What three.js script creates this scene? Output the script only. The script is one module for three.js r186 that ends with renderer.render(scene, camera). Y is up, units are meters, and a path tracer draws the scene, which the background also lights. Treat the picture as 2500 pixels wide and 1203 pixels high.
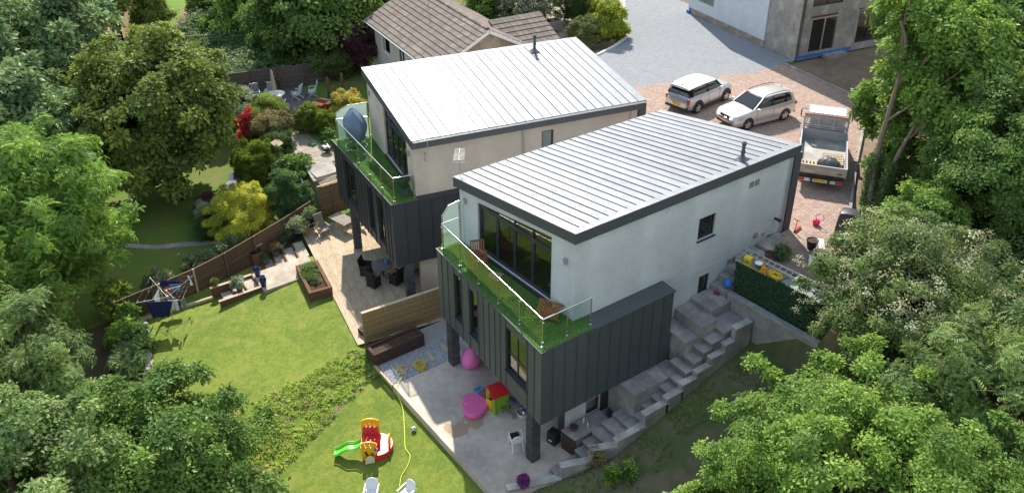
import * as THREE from 'three';
import { mergeGeometries } from 'three/addons/utils/BufferGeometryUtils.js';
import { RoundedBoxGeometry } from 'three/addons/geometries/RoundedBoxGeometry.js';

// ------------------------------------------------------------------ camera, sky, sun, exposure
const scene = new THREE.Scene();
const camera = new THREE.PerspectiveCamera(2 * Math.atan(745 / 2047.985) * 180 / Math.PI, 2500 / 1490, 0.5, 3000);
camera.position.set(19.365, 25.735, 16.271);
camera.rotation.order = 'YXZ';
camera.rotation.set(-28.826 * Math.PI / 180, 55.112 * Math.PI / 180, -0.33 * Math.PI / 180);
camera.setViewOffset(2500, 1490, 0, 286.94, 2500, 1203);
camera.updateProjectionMatrix();

const SUN = new THREE.Vector3(-0.85, 1.0, -0.42).normalize();
const SKYK = 0.76;
// computed sky: blue overhead, paler to the horizon, broken white cloud all round
{
  const W = 1024, Hh = 512, d = new Float32Array(W * Hh * 4);
  const hs = (x, y, z) => { let n = Math.imul(x | 0, 374761393) + Math.imul(y | 0, 668265263) + Math.imul(z | 0, 974634777); n = Math.imul(n ^ n >>> 13, 1274126177); return ((n ^ n >>> 16) >>> 0) / 4294967296; };
  const n3 = (x, y, z) => { const xi = Math.floor(x), yi = Math.floor(y), zi = Math.floor(z), f = t => t * t * (3 - 2 * t), u = f(x - xi), v = f(y - yi), w = f(z - zi), l = (p, q, t) => p + (q - p) * t; return l(l(l(hs(xi, yi, zi), hs(xi + 1, yi, zi), u), l(hs(xi, yi + 1, zi), hs(xi + 1, yi + 1, zi), u), v), l(l(hs(xi, yi, zi + 1), hs(xi + 1, yi, zi + 1), u), l(hs(xi, yi + 1, zi + 1), hs(xi + 1, yi + 1, zi + 1), u), v), w); };
  const f3 = (x, y, z) => { let r = 0, k = 0.5, t = 0; for (let i = 0; i < 5; i++) { r += k * n3(x, y, z); t += k; k *= 0.5; x *= 2.03; y *= 2.03; z *= 2.03; } return r / t; };
  for (let j = 0; j < Hh; j++) for (let i = 0; i < W; i++) {
    const el = ((j + 0.5) / Hh - 0.5) * Math.PI, az = ((i + 0.5) / W) * 2 * Math.PI, y = Math.sin(el), x = Math.cos(el) * Math.cos(az), z = Math.cos(el) * Math.sin(az);
    const t = Math.pow(Math.max(0, y), 0.45), yy = Math.max(y, 0) + 0.22, c0 = f3(x / yy * 1.5 + 11, 3.1, z / yy * 1.5 + 5);
    const c = Math.min(1, Math.max(0, (c0 - 0.47) / 0.16)), sm = c * c * (3 - 2 * c) * 0.9, k = (j * W + i) * 4, cl = 0.72 + 0.5 * (c0 - 0.5);
    const bl = [0.42 - 0.27 * t, 0.47 - 0.22 * t, 0.52 - 0.10 * t];
    for (let q = 0; q < 3; q++) d[k + q] = SKYK * (y < -0.02 ? [0.16, 0.17, 0.14][q] : bl[q] + (cl * [1, 0.99, 0.97][q] - bl[q]) * sm);
    d[k + 3] = 1;
  }
  const t = new THREE.DataTexture(d, W, Hh, THREE.RGBAFormat, THREE.FloatType); t.mapping = THREE.EquirectangularReflectionMapping; t.magFilter = THREE.LinearFilter; t.minFilter = THREE.LinearFilter; t.wrapS = THREE.RepeatWrapping; t.needsUpdate = true;
  scene.background = t; scene.environment = t;
}
const sun = new THREE.DirectionalLight(0xfff5e8, 3.0);
sun.name = 'sun'; sun.position.copy(SUN).multiplyScalar(120); sun.target.position.set(-8, 0, -5);
sun.position.add(sun.target.position);
sun.castShadow = true; sun.shadow.radius = 1.2; sun.shadow.mapSize.set(4096, 4096);
Object.assign(sun.shadow.camera, { left: -70, right: 70, top: 70, bottom: -70, near: 1, far: 400 });
scene.add(sun, sun.target);
const renderer = new THREE.WebGLRenderer({ antialias: true });
renderer.setSize(1024, 492);
renderer.toneMapping = THREE.LinearToneMapping;
renderer.toneMappingExposure = 2.6;
renderer.shadowMap.enabled = true;

// ------------------------------------------------------------------ helpers
let seed = 7;
function rnd() { seed |= 0; seed = seed + 0x6D2B79F5 | 0; let t = Math.imul(seed ^ seed >>> 15, 1 | seed); t = t + Math.imul(t ^ t >>> 7, 61 | t) ^ t; return ((t ^ t >>> 14) >>> 0) / 4294967296; }
const rr = (a, b) => a + (b - a) * rnd();
const V = (x, y, z) => new THREE.Vector3(x, y, z);
const D2R = Math.PI / 180;
const clamp = (x, a = 0, b = 1) => Math.min(b, Math.max(a, x));
const sst = (a, b, x) => { const t = clamp((x - a) / (b - a)); return t * t * (3 - 2 * t); };
const mix = (a, b, t) => a + (b - a) * t;
function h2(x, y, s = 0) { let n = Math.imul(x | 0, 374761393) + Math.imul(y | 0, 668265263) + Math.imul(s | 0, 1274126177); n = Math.imul(n ^ n >>> 13, 1274126177); return ((n ^ n >>> 16) >>> 0) / 4294967296; }
function vn(x, y, p = 0, s = 0) {
  const xi = Math.floor(x), yi = Math.floor(y), fx = x - xi, fy = y - yi, u = fx * fx * (3 - 2 * fx), v = fy * fy * (3 - 2 * fy);
  const w = p ? a => ((a % p) + p) % p : a => a;
  const a = h2(w(xi), w(yi), s), b = h2(w(xi + 1), w(yi), s), c = h2(w(xi), w(yi + 1), s), d = h2(w(xi + 1), w(yi + 1), s);
  return a + (b - a) * u + (c - a) * v + (a - b - c + d) * u * v;
}
function fbm(x, y, o = 4, p = 0, s = 0) { let r = 0, a = 0.5, n = 0; for (let i = 0; i < o; i++) { r += a * vn(x, y, p, s + i); n += a; a *= 0.5; x *= 2; y *= 2; p *= 2; } return r / n; }

const taken = new Map();
function numbered(n) { const k = taken.get(n) || 0; taken.set(n, k + 1); return k ? `${n}_${String(k).padStart(3, '0')}` : n; }
function thing(name, label, category, pos = [0, 0, 0], ry = 0, group) {
  const o = new THREE.Group(); o.name = numbered(name); o.position.set(...pos); o.rotation.y = ry;
  o.userData = { label, category }; if (group) o.userData.group = group; scene.add(o); return o;
}
function shade(m) { m.castShadow = true; m.receiveShadow = true; return m; }
function part(parent, name, geo, mat, label) {
  const m = shade(new THREE.Mesh(Array.isArray(geo) ? mg(geo) : geo, mat)); m.name = name; if (label) m.userData.label = label; parent.add(m); return m;
}
function solo(name, geo, mat, label, category, pos = [0, 0, 0], ry = 0, group) {
  const m = shade(new THREE.Mesh(Array.isArray(geo) ? mg(geo) : geo, mat)); m.name = numbered(name); m.position.set(...pos); m.rotation.y = ry;
  m.userData = { label, category }; if (group) m.userData.group = group; scene.add(m); return m;
}
function structure(name, geo, mat, label, category = 'ground') {
  const m = shade(new THREE.Mesh(Array.isArray(geo) ? mg(geo) : geo, mat)); m.name = numbered(name); m.userData = { kind: 'structure', label, category }; scene.add(m); return m;
}
function clean(g) {
  if (g.index) g = g.toNonIndexed();
  for (const k of Object.keys(g.attributes)) if (!['position', 'normal', 'uv'].includes(k)) g.deleteAttribute(k);
  if (!g.attributes.normal) g.computeVertexNormals();
  if (!g.attributes.uv) g.setAttribute('uv', new THREE.BufferAttribute(new Float32Array(g.attributes.position.count * 2), 2));
  g.morphAttributes = {}; return g;
}
function mg(list) { return list.length === 1 ? clean(list[0]) : mergeGeometries(list.map(clean)); }
// uv in metres, from the object's own positions, by the way a face points
function uvm(g, s = 1, turn = false) {
  if (Array.isArray(g)) g = mg(g); g = clean(g);
  const p = g.attributes.position, n = g.attributes.normal, uv = g.attributes.uv;
  for (let i = 0; i < p.count; i++) {
    const x = p.getX(i), y = p.getY(i), z = p.getZ(i), ax = Math.abs(n.getX(i)), ay = Math.abs(n.getY(i)), az = Math.abs(n.getZ(i));
    let a, b; if (ay >= ax && ay >= az) { a = x; b = z; } else if (ax > az) { a = z; b = y; } else { a = x; b = y; }
    if (turn) [a, b] = [b, a];
    uv.setXY(i, a / s / 2.7, b / s / 2.7);
  }
  return g;
}
function bx(w, h, d, x = 0, y = 0, z = 0, ry = 0, rx = 0, rz = 0) { const g = new THREE.BoxGeometry(w, h, d); if (rx) g.rotateX(rx); if (rz) g.rotateZ(rz); if (ry) g.rotateY(ry); g.translate(x, y, z); return g; }
function rbx(w, h, d, r, x = 0, y = 0, z = 0, ry = 0, rx = 0) { const g = new RoundedBoxGeometry(w, h, d, 2, r); if (rx) g.rotateX(rx); if (ry) g.rotateY(ry); g.translate(x, y, z); return g; }
function cyl(r1, r2, h, x = 0, y = 0, z = 0, seg = 12, open = false) { const g = new THREE.CylinderGeometry(r1, r2, h, seg, 1, open); g.translate(x, y, z); return g; }
function rod(a, b, r, r2 = r, seg = 6) {
  const A = V(...a), B = V(...b), d = B.clone().sub(A), L = d.length(); const g = new THREE.CylinderGeometry(r2, r, L, seg, 1);
  g.applyQuaternion(new THREE.Quaternion().setFromUnitVectors(V(0, 1, 0), d.normalize())); g.translate((A.x + B.x) / 2, (A.y + B.y) / 2, (A.z + B.z) / 2); return g;
}
function beam(a, b, w, h) { // rectangular bar from a to b, h measured upright
  const A = V(...a), B = V(...b), d = B.clone().sub(A), L = d.length(); const g = new THREE.BoxGeometry(w, h, L);
  const m = new THREE.Matrix4().lookAt(A, B, Math.abs(d.y) > 0.95 * L ? V(1, 0, 0) : V(0, 1, 0)); g.applyMatrix4(m); g.translate((A.x + B.x) / 2, (A.y + B.y) / 2, (A.z + B.z) / 2); return g;
}
function tube(pts, r, seg = 40, rad = 6, closed = false) { return new THREE.TubeGeometry(new THREE.CatmullRomCurve3(pts.map(p => V(...p)), closed), seg, r, rad, closed); }
function lathe(pts, seg = 16) { return new THREE.LatheGeometry(pts.map(p => new THREE.Vector2(p[0], p[1])), seg); }
function prism(pts, y0, y1, bevel = 0) { // polygon in x,z raised from y0 to y1
  const s = new THREE.Shape(pts.map(p => new THREE.Vector2(p[0], -p[1])));
  const g = new THREE.ExtrudeGeometry(s, { depth: y1 - y0, bevelEnabled: false }); g.rotateX(-Math.PI / 2); g.translate(0, y0, 0); return g;
}
function slab(c, t) { // c: four top corners (any height), t: thickness straight down
  const P = []; const b = c.map(p => [p[0], p[1] - t, p[2]]);
  const q = (a, e, f, g) => P.push(...a, ...e, ...f, ...a, ...f, ...g);
  const [a, e, f, g] = c; q(a, e, f, g); q(b[3], b[2], b[1], b[0]);
  for (let i = 0; i < 4; i++) { const j = (i + 1) % 4; q(c[j], c[i], b[i], b[j]); }
  const geo = new THREE.BufferGeometry(); geo.setAttribute('position', new THREE.Float32BufferAttribute(P, 3)); geo.computeVertexNormals();
  // orient outwards
  const n = V(...e).sub(V(...a)).cross(V(...f).sub(V(...a)));
  if (n.y < 0) { const p = geo.attributes.position; for (let i = 0; i < p.count; i += 3) { const x = p.getX(i + 1), y = p.getY(i + 1), z = p.getZ(i + 1); p.setXYZ(i + 1, p.getX(i + 2), p.getY(i + 2), p.getZ(i + 2)); p.setXYZ(i + 2, x, y, z); } geo.computeVertexNormals(); }
  return clean(geo);
}
// frame of a wall that runs from p0 to p1 (x,z): u along, y up, w outwards
function WF(p0, p1) {
  const ex = p1[0] - p0[0], ez = p1[1] - p0[1], L = Math.hypot(ex, ez), e = V(ex / L, 0, ez / L), n = V(-ez / L, 0, ex / L);
  const m = new THREE.Matrix4().makeBasis(e, V(0, 1, 0), n); m.setPosition(p0[0], 0, p0[1]); m.len = L; return m;
}
function wbox(M, u0, u1, y0, y1, w0, w1) { const g = bx(u1 - u0, y1 - y0, w1 - w0, (u0 + u1) / 2, (y0 + y1) / 2, (w0 + w1) / 2); g.applyMatrix4(M); return g; }
function wpoly(M, pts, w0, w1, holes = []) {
  const s = new THREE.Shape(pts.map(p => new THREE.Vector2(p[0], p[1])));
  for (const h of holes) s.holes.push(new THREE.Path(h.map(p => new THREE.Vector2(p[0], p[1]))));
  const g = new THREE.ExtrudeGeometry(s, { depth: w1 - w0, bevelEnabled: false }); g.translate(0, 0, w0); g.applyMatrix4(M); return g;
}
const rect = (u0, u1, y0, y1) => [[u0, y0], [u1, y0], [u1, y1], [u0, y1]];

// ------------------------------------------------------------------ textures and materials
function dtex(w, h, fn, srgb = true) {
  const d = new Uint8Array(w * h * 4);
  for (let j = 0; j < h; j++) for (let i = 0; i < w; i++) { const c = fn(i / w, j / h, i, j), k = (j * w + i) * 4; d[k] = clamp(c[0]) * 255; d[k + 1] = clamp(c[1]) * 255; d[k + 2] = clamp(c[2]) * 255; d[k + 3] = 255; }
  const t = new THREE.DataTexture(d, w, h); t.wrapS = t.wrapT = THREE.RepeatWrapping; t.magFilter = THREE.LinearFilter; t.minFilter = THREE.LinearMipmapLinearFilter; t.generateMipmaps = true;
  if (srgb) t.colorSpace = THREE.SRGBColorSpace; t.needsUpdate = true; return t;
}
const grey = v => [v, v, v];
const tGrain = dtex(512, 512, (u, v) => grey(0.86 + 0.10 * fbm(u * 32, v * 32, 4, 32, 3) + 0.05 * (fbm(u * 4, v * 4, 3, 4, 13) - 0.5) + 0.08 * (h2(u * 512, v * 512, 9) - 0.5)));
const tRender = dtex(1024, 1024, (u, v) => { const a = fbm(u * 3, v * 3, 5, 3, 41), b = fbm(u * 48, v * 48, 3, 48, 43), st = fbm(u * 40, v * 3, 3, 3, 47); return grey(0.885 + 0.07 * (a - 0.5) * 2 + 0.06 * (b - 0.5) + 0.025 * (st - 0.5) + 0.06 * (h2(u * 1024, v * 1024, 2) - 0.5)); });
const tRoof = dtex(1024, 512, (u, v) => { const a = fbm(u * 4, v * 8, 5, 4, 51), st = fbm(u * 3, v * 96, 4, 3, 53), b = fbm(u * 40, v * 20, 3, 20, 55); return grey(0.86 + 0.14 * (a - 0.5) + 0.12 * (st - 0.5) + 0.06 * (b - 0.5)); });
const tBlotch = dtex(512, 512, (u, v) => { const a = fbm(u * 4, v * 4, 6, 4, 21), b = fbm(u * 16, v * 16, 4, 16, 5); return [0.66 + 0.34 * a + 0.14 * (b - 0.5), 0.66 + 0.33 * a + 0.14 * (b - 0.5), 0.66 + 0.31 * a + 0.14 * (b - 0.5)]; });
const tWood = dtex(512, 512, (u, v) => { const a = fbm(u * 64, v * 8, 4, 8, 11), b = fbm(u * 128, v * 4, 3, 4, 31), k = vn(u * 14, v * 24, 0, 8) > 0.9 ? 0.10 : 0; const g = 0.70 + 0.3 * a + 0.16 * (b - 0.5) - k; return [g, g * 0.99, g * 0.97]; });
const tBump = dtex(256, 256, (u, v) => grey(0.5 + 0.5 * (fbm(u * 16, v * 16, 4, 16, 77) - 0.5) + 0.5 * (h2(u * 256, v * 256, 4) - 0.5)), false);
const L = (r, g, b) => new THREE.Color().setRGB(r, g, b);
function mat(c, rough = 0.8, o = {}) { return new THREE.MeshStandardMaterial({ color: Array.isArray(c) ? L(...c) : c, roughness: rough, side: THREE.DoubleSide, ...o }); }
const M = {
  whiteRender: mat([0.76, 0.79, 0.80], 0.92, { map: tRender, bumpMap: tBump, bumpScale: 0.002 }),
  creamRender: mat([0.79, 0.69, 0.58], 0.92, { map: tRender, bumpMap: tBump, bumpScale: 0.002 }),
  roofZincs: [[0.255, 0.285, 0.325], [0.268, 0.298, 0.338], [0.243, 0.272, 0.31]].map((c, i) => mat(c, 0.48 + 0.03 * i, { metalness: 0.45, map: tRoof })),
  roofSeam: mat([0.22, 0.215, 0.215], 0.7),
  fascia: mat([0.075, 0.082, 0.092], 0.5),
  zinc: mat([0.128, 0.146, 0.154], 0.5, { metalness: 0.25, map: tGrain }),
  zinc2: mat([0.114, 0.131, 0.139], 0.52, { metalness: 0.25, map: tGrain }),
  zincDark: mat([0.075, 0.080, 0.090], 0.5, { metalness: 0.25, map: tGrain }),
  zincDark2: mat([0.067, 0.072, 0.081], 0.52, { metalness: 0.25, map: tGrain }),
  frame: mat([0.032, 0.036, 0.045], 0.4),
  glass: new THREE.MeshPhysicalMaterial({ color: L(0.80, 0.84, 0.82), roughness: 0.02, transmission: 1, thickness: 0, ior: 1.52, side: THREE.DoubleSide }),
  railGlass: new THREE.MeshPhysicalMaterial({ color: L(0.88, 0.95, 0.92), roughness: 0.03, transmission: 1, thickness: 0, ior: 1.5, side: THREE.DoubleSide }),
  frost: new THREE.MeshPhysicalMaterial({ color: L(0.74, 0.86, 0.82), roughness: 0.45, transmission: 0.8, thickness: 0, ior: 1.5, side: THREE.DoubleSide }),
  steel: mat([0.62, 0.62, 0.62], 0.22, { metalness: 1 }),
  galv: mat([0.50, 0.52, 0.53], 0.4, { metalness: 0.8 }),
  alu: mat([0.66, 0.67, 0.68], 0.38, { metalness: 0.75 }),
  turf: mat([0.085, 0.18, 0.028], 0.95),
  inside: mat([0.30, 0.28, 0.26], 0.9),
  insideFloor: mat([0.16, 0.10, 0.06], 0.6, { map: tWood }),
  concrete: mat([0.50, 0.48, 0.45], 0.92, { map: tBlotch, bumpMap: tBump, bumpScale: 0.003 }),
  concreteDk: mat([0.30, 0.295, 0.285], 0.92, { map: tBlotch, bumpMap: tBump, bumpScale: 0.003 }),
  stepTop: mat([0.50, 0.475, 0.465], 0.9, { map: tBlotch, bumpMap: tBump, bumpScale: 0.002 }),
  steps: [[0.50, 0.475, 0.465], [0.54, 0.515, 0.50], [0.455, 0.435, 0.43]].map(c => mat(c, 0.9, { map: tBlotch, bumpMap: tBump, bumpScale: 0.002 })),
  coping: mat([0.66, 0.66, 0.62], 0.9, { map: tBlotch }),
  mortar: mat([0.36, 0.35, 0.33], 0.95),
  bricks: [mat([0.050, 0.052, 0.060], 0.75), mat([0.066, 0.066, 0.074], 0.75), mat([0.040, 0.042, 0.050], 0.75), mat([0.085, 0.08, 0.085], 0.8)],
  decks: [mat([0.62, 0.50, 0.35], 0.85, { map: tWood }), mat([0.66, 0.54, 0.39], 0.85, { map: tWood }), mat([0.57, 0.46, 0.32], 0.85, { map: tWood }), mat([0.63, 0.51, 0.35], 0.85, { map: tWood })],
  slats: [mat([0.42, 0.30, 0.15], 0.85, { map: tWood }), mat([0.46, 0.33, 0.17], 0.85, { map: tWood }), mat([0.37, 0.26, 0.12], 0.85, { map: tWood })],
  fenceW: [mat([0.175, 0.115, 0.07], 0.92, { map: tWood }), mat([0.20, 0.135, 0.085], 0.92, { map: tWood }), mat([0.15, 0.10, 0.06], 0.92, { map: tWood })],
  fenceG: [mat([0.17, 0.14, 0.13], 0.92, { map: tWood }), mat([0.14, 0.115, 0.11], 0.92, { map: tWood })],
  sleeper: mat([0.19, 0.095, 0.05], 0.9, { map: tWood }),
  sleeperDk: mat([0.075, 0.048, 0.036], 0.9, { map: tWood }),
  teak: mat([0.40, 0.15, 0.05], 0.6, { map: tWood }),
  greyTeak: mat([0.36, 0.33, 0.29], 0.85, { map: tWood }),
  pale: mat([0.60, 0.50, 0.36], 0.85, { map: tWood }),
  soil: mat([0.10, 0.058, 0.035], 1, { map: tBlotch }),
  gravel: mat([0.40, 0.41, 0.41], 0.95, { map: tGrain }),
  white: mat([0.80, 0.80, 0.79], 0.45),
  whiteDull: mat([0.72, 0.72, 0.70], 0.8),
  plastic: mat([0.78, 0.79, 0.80], 0.35),
  black: mat([0.02, 0.02, 0.022], 0.5),
  rubber: mat([0.022, 0.022, 0.022], 0.85),
  rattan: mat([0.028, 0.024, 0.022], 0.75, { map: tGrain }),
  greyTop: mat([0.16, 0.16, 0.165], 0.5),
  terracotta: mat([0.32, 0.12, 0.06], 0.85),
  glazeBlue: mat([0.012, 0.018, 0.10], 0.12),
  glazeGreen: mat([0.05, 0.16, 0.13], 0.25),
  potGrey: mat([0.13, 0.15, 0.13], 0.8),
  pink: mat([0.72, 0.14, 0.36], 0.5), pinkNet: mat([0.80, 0.20, 0.48], 0.7),
  red: mat([0.60, 0.025, 0.03], 0.4), yellow: mat([0.85, 0.42, 0.02], 0.4), lime: mat([0.14, 0.62, 0.06], 0.35), cream: mat([0.68, 0.60, 0.42], 0.5),
  olive: mat([0.24, 0.42, 0.03], 0.45), blueP: mat([0.02, 0.16, 0.60], 0.4), blueTape: mat([0.015, 0.17, 0.60], 0.6), orange: mat([0.75, 0.09, 0.015], 0.5),
  hoseY: mat([0.72, 0.78, 0.05], 0.45), ropeY: mat([0.62, 0.47, 0.06], 0.8), yel2: mat([0.80, 0.55, 0.02], 0.5),
  coverBlue: mat([0.15, 0.21, 0.31], 0.75), tarp: mat([0.05, 0.055, 0.06], 0.4),
  navy: mat([0.010, 0.018, 0.11], 0.9), cloth: mat([0.72, 0.73, 0.75], 0.9), darkCloth: mat([0.02, 0.021, 0.028], 0.95), greyCloth: mat([0.14, 0.16, 0.18], 0.9), redCloth: mat([0.55, 0.10, 0.09], 0.9), blueCloth: mat([0.10, 0.16, 0.30], 0.9),
  bark: mat([0.16, 0.125, 0.09], 0.95, { map: tBlotch, bumpMap: tBump, bumpScale: 0.01 }), barkPale: mat([0.34, 0.28, 0.20], 0.95, { map: tBlotch, bumpMap: tBump, bumpScale: 0.01 }), barkDk: mat([0.07, 0.055, 0.042], 0.95, { map: tBlotch }),
  block: mat([0.52, 0.50, 0.46], 0.95, { map: tBlotch, bumpMap: tBump, bumpScale: 0.004 }), blockBrown: mat([0.54, 0.47, 0.38], 0.95, { map: tBlotch }), panelWhite: mat([0.70, 0.76, 0.80], 0.7, { map: tGrain }),
  tiles: [mat([0.26, 0.22, 0.195], 0.95, { map: tBlotch }), mat([0.285, 0.245, 0.215], 0.95, { map: tBlotch }), mat([0.235, 0.20, 0.18], 0.95, { map: tBlotch }), mat([0.30, 0.26, 0.225], 0.95, { map: tBlotch })],
  slabs: [mat([0.47, 0.42, 0.34], 0.92, { map: tBlotch }), mat([0.52, 0.47, 0.40], 0.92, { map: tBlotch }), mat([0.42, 0.38, 0.32], 0.92, { map: tBlotch })],
  rocks: [mat([0.55, 0.54, 0.52], 0.95, { map: tBlotch }), mat([0.46, 0.44, 0.41], 0.95, { map: tBlotch }), mat([0.62, 0.61, 0.58], 0.95, { map: tBlotch })],
  pathM: mat([0.66, 0.58, 0.47], 0.92, { map: tBlotch }),
  slateP: mat([0.20, 0.19, 0.19], 0.9, { map: tBlotch }),
};

// ------------------------------------------------------------------ terrain
function H(x, z) {
  const f = Math.max(0, z - 4.2);
  const up = Math.max(-1.7, -0.14 - 0.08 * f), lo = Math.max(-2.6, -0.36 - 0.125 * f);
  const crest = -10.4 + 0.08 * f, foot = Math.min(-6.2, -8.9 + 0.40 * f);
  let y = mix(up, lo, sst(crest, foot, x));
  if (x < -17.4) y = mix(y, -0.72 - 0.03 * Math.max(0, z - 6), Math.max(sst(-17.7, -19.4, x) * sst(4.5, 6.5, z), sst(-19.25, -19.5, x) * sst(2.2, 3.0, z)));
  if (x > -10.6 && x < -6.5 && z < 4.3 && z > -1.5) y = Math.min(y, -0.3);
  // neighbour's garden beyond the brown fence
  if (x < -20.5) {
    let g = -0.85 + 0.11 * Math.max(0, 6.5 - z) - 0.04 * Math.max(0, z - 12);
    g += 1.55 * sst(-25.2, -28, x) * sst(3.2, -0.2, z) + 0.55 * sst(-31, -34, x) * sst(1.5, -2, z);
    g += 1.2 * sst(-38, -60, x);
    y = mix(y, g, sst(-21.2, -22.4, x));
  }
  // rise between and behind the houses
  if (z < 0) { const k = sst(-1.5, -10.5, z) * sst(-30, -22.5, x); y = mix(y, 5.70, k); if (x < -22) y = mix(y, 5.7, sst(-9, -17, z) * sst(-42, -28, x) * (1 - k)); }
  // grass slope right of the outside stairs
  if (x > 0.3) {
    const s = clamp(-0.02 + 0.322 * (2.2 - z), -1.4, 3.15);
    const edge = z > -0.6 ? 0.55 + 0.40 * (3.5 - z) + 0.08 : 2.22;
    const k = sst(edge - 0.1, edge + 0.12, x);
    let r = z < -7.72 ? mix(3.15, 5.70, sst(-7.72, -7.95, z)) : s;
    if (x > 6.5) r = mix(r, clamp(2.6 - 0.33 * z, 0.5, 6.4), sst(6.5, 10, x));
    const inner = z > 1.8 ? y : Math.min(s - 0.7, 2.0) ;
    y = mix(x < 2.2 && z < 1.8 ? mix(y, inner, sst(0.3, 0.7, x)) : y, r, z > 3.6 ? sst(0.9, 3.2, x) * sst(6.0, 3.6, z) : k);
    if (z < -7.72) { const d = (x - 5.2) * 0.8466 - (z + 9.3) * 0.5325; y = mix(y, mix(4.55, 5.70, x < 5.2 ? sst(-9.0, -9.25, z) : 1) + 0.8 * sst(0.3, 4, d), sst(-7.72, -7.95, z) * (1 - sst(6, 9, x) * sst(-12, -8, z))); }
  }
  return y + 0.05 * (vn(x * 0.7, z * 0.7, 0, 5) - 0.5) * sst(0, 3, Math.abs(x + 4) + Math.abs(z - 1) - 4);
}
const bankAmt = (x, z) => { const f = Math.max(0, z - 4.2), c = -10.6 + 0.08 * f, t = Math.min(-6.2, -8.9 + 0.40 * f) + 0.2; return z > 4.3 && x > c && x < t ? 1 : 0; };
function axis(lo, hi, step, extra) {
  const a = []; for (let v = lo; v <= hi + 1e-6; v += step) a.push(v);
  let d = step, p = lo; const pre = []; while (p > -700) { d *= 1.45; p -= d; pre.unshift(p); }
  d = step; p = hi; const post = []; while (p < 700) { d *= 1.45; p += d; post.push(p); }
  return [...pre, ...a, ...post, ...extra].sort((m, n) => m - n).filter((v, i, r) => !i || v - r[i - 1] > 0.02);
}
const GX0 = -72, GX1 = 18, GZ0 = -48, GZ1 = 24;
{
  const xs = axis(-50, 16, 0.4, [2.12, 2.22, 2.34, -21.2, -22.4]), zs = axis(-42, 22, 0.4, [-7.72, -7.84, -7.95, 3.6]);
  const nx = xs.length, nz = zs.length, P = new Float32Array(nx * nz * 3), U = new Float32Array(nx * nz * 2), I = [];
  for (let j = 0; j < nz; j++) for (let i = 0; i < nx; i++) { const k = j * nx + i; P[k * 3] = xs[i]; P[k * 3 + 1] = H(clamp(xs[i], -80, 40), clamp(zs[j], -60, 40)); P[k * 3 + 2] = zs[j]; U[k * 2] = (xs[i] - GX0) / (GX1 - GX0); U[k * 2 + 1] = (zs[j] - GZ0) / (GZ1 - GZ0); }
  for (let j = 0; j < nz - 1; j++) for (let i = 0; i < nx - 1; i++) { const a = j * nx + i; I.push(a, a + nx, a + 1, a + 1, a + nx, a + nx + 1); }
  const g = new THREE.BufferGeometry(); g.setAttribute('position', new THREE.BufferAttribute(P, 3)); g.setAttribute('uv', new THREE.BufferAttribute(U, 2)); g.setIndex(I); g.computeVertexNormals();
  const s = v => Math.pow(clamp(v), 1 / 2.2);
  const t = dtex(2048, 1638, (u, v) => {
    const x = GX0 + u * (GX1 - GX0), z = GZ0 + v * (GZ1 - GZ0);
    const n1 = fbm(x * 0.55, z * 0.55, 4, 0, 1), n2 = fbm(x * 2.6, z * 2.6, 3, 0, 2), n3 = fbm(x * 9, z * 9, 2, 0, 3), n4 = h2(u * 2048, v * 1638, 6);
    const q = clamp(0.5 + 1.0 * (n1 - 0.5) + 0.9 * (n2 - 0.5) + 0.9 * (n3 - 0.5) + 0.8 * (n4 - 0.5));
    // lawn: fresh green with straw-coloured worn patches
    let c = [mix(0.085, 0.185, q), mix(0.15, 0.225, q), mix(0.011, 0.028, q)];
    const straw = sst(0.60, 0.82, 0.6 * n2 + 0.4 * fbm(x * 1.1 + 9, z * 1.1, 3, 0, 44)); c = [mix(c[0], 0.25, straw * 0.45), mix(c[1], 0.23, straw * 0.45), mix(c[2], 0.08, straw * 0.45)];
    { const f = Math.max(0, z - 4.2), ft = Math.min(-6.2, -8.9 + 0.40 * f), e = Math.exp(-Math.pow((x - ft + 0.25 * (n2 - 0.5)) / 0.16, 2)) * (z > 5 ? 1 : 0) * sst(0.35, 0.55, n3 + 0.2 * n4); c = [mix(c[0], 0.15, e), mix(c[1], 0.10, e), mix(c[2], 0.06, e)]; }
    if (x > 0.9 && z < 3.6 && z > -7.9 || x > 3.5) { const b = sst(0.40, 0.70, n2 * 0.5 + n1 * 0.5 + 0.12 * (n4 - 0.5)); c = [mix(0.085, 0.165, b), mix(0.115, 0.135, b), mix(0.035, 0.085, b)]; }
    if (x < -21.3) { const b = sst(0.48, 0.72, n1 * 0.6 + n2 * 0.4); c = [mix(0.10, 0.155, b), mix(0.175, 0.165, b), mix(0.02, 0.045, b)]; if (x < -44) { const e = sst(0.52, 0.58, fbm(x * 0.13 + 3, z * 0.13, 2, 0, 8)); c = [mix(0.14, 0.26, e), mix(0.24, 0.17, e), mix(0.03, 0.09, e)]; } }
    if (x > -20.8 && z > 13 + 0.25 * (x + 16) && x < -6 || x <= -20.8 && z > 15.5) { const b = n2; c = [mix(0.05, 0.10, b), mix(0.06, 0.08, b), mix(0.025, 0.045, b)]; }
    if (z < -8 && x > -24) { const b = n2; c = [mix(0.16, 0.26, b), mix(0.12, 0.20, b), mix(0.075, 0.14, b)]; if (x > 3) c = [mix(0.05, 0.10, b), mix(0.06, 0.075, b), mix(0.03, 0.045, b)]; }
    if (z < -9 && x < -21 && x > -36) { const b = n2; c = [mix(0.36, 0.48, b), mix(0.31, 0.42, b), mix(0.24, 0.33, b)]; }
    return [s(c[0]), s(c[1]), s(c[2])];
  });
  t.wrapS = t.wrapT = THREE.MirroredRepeatWrapping;
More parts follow.
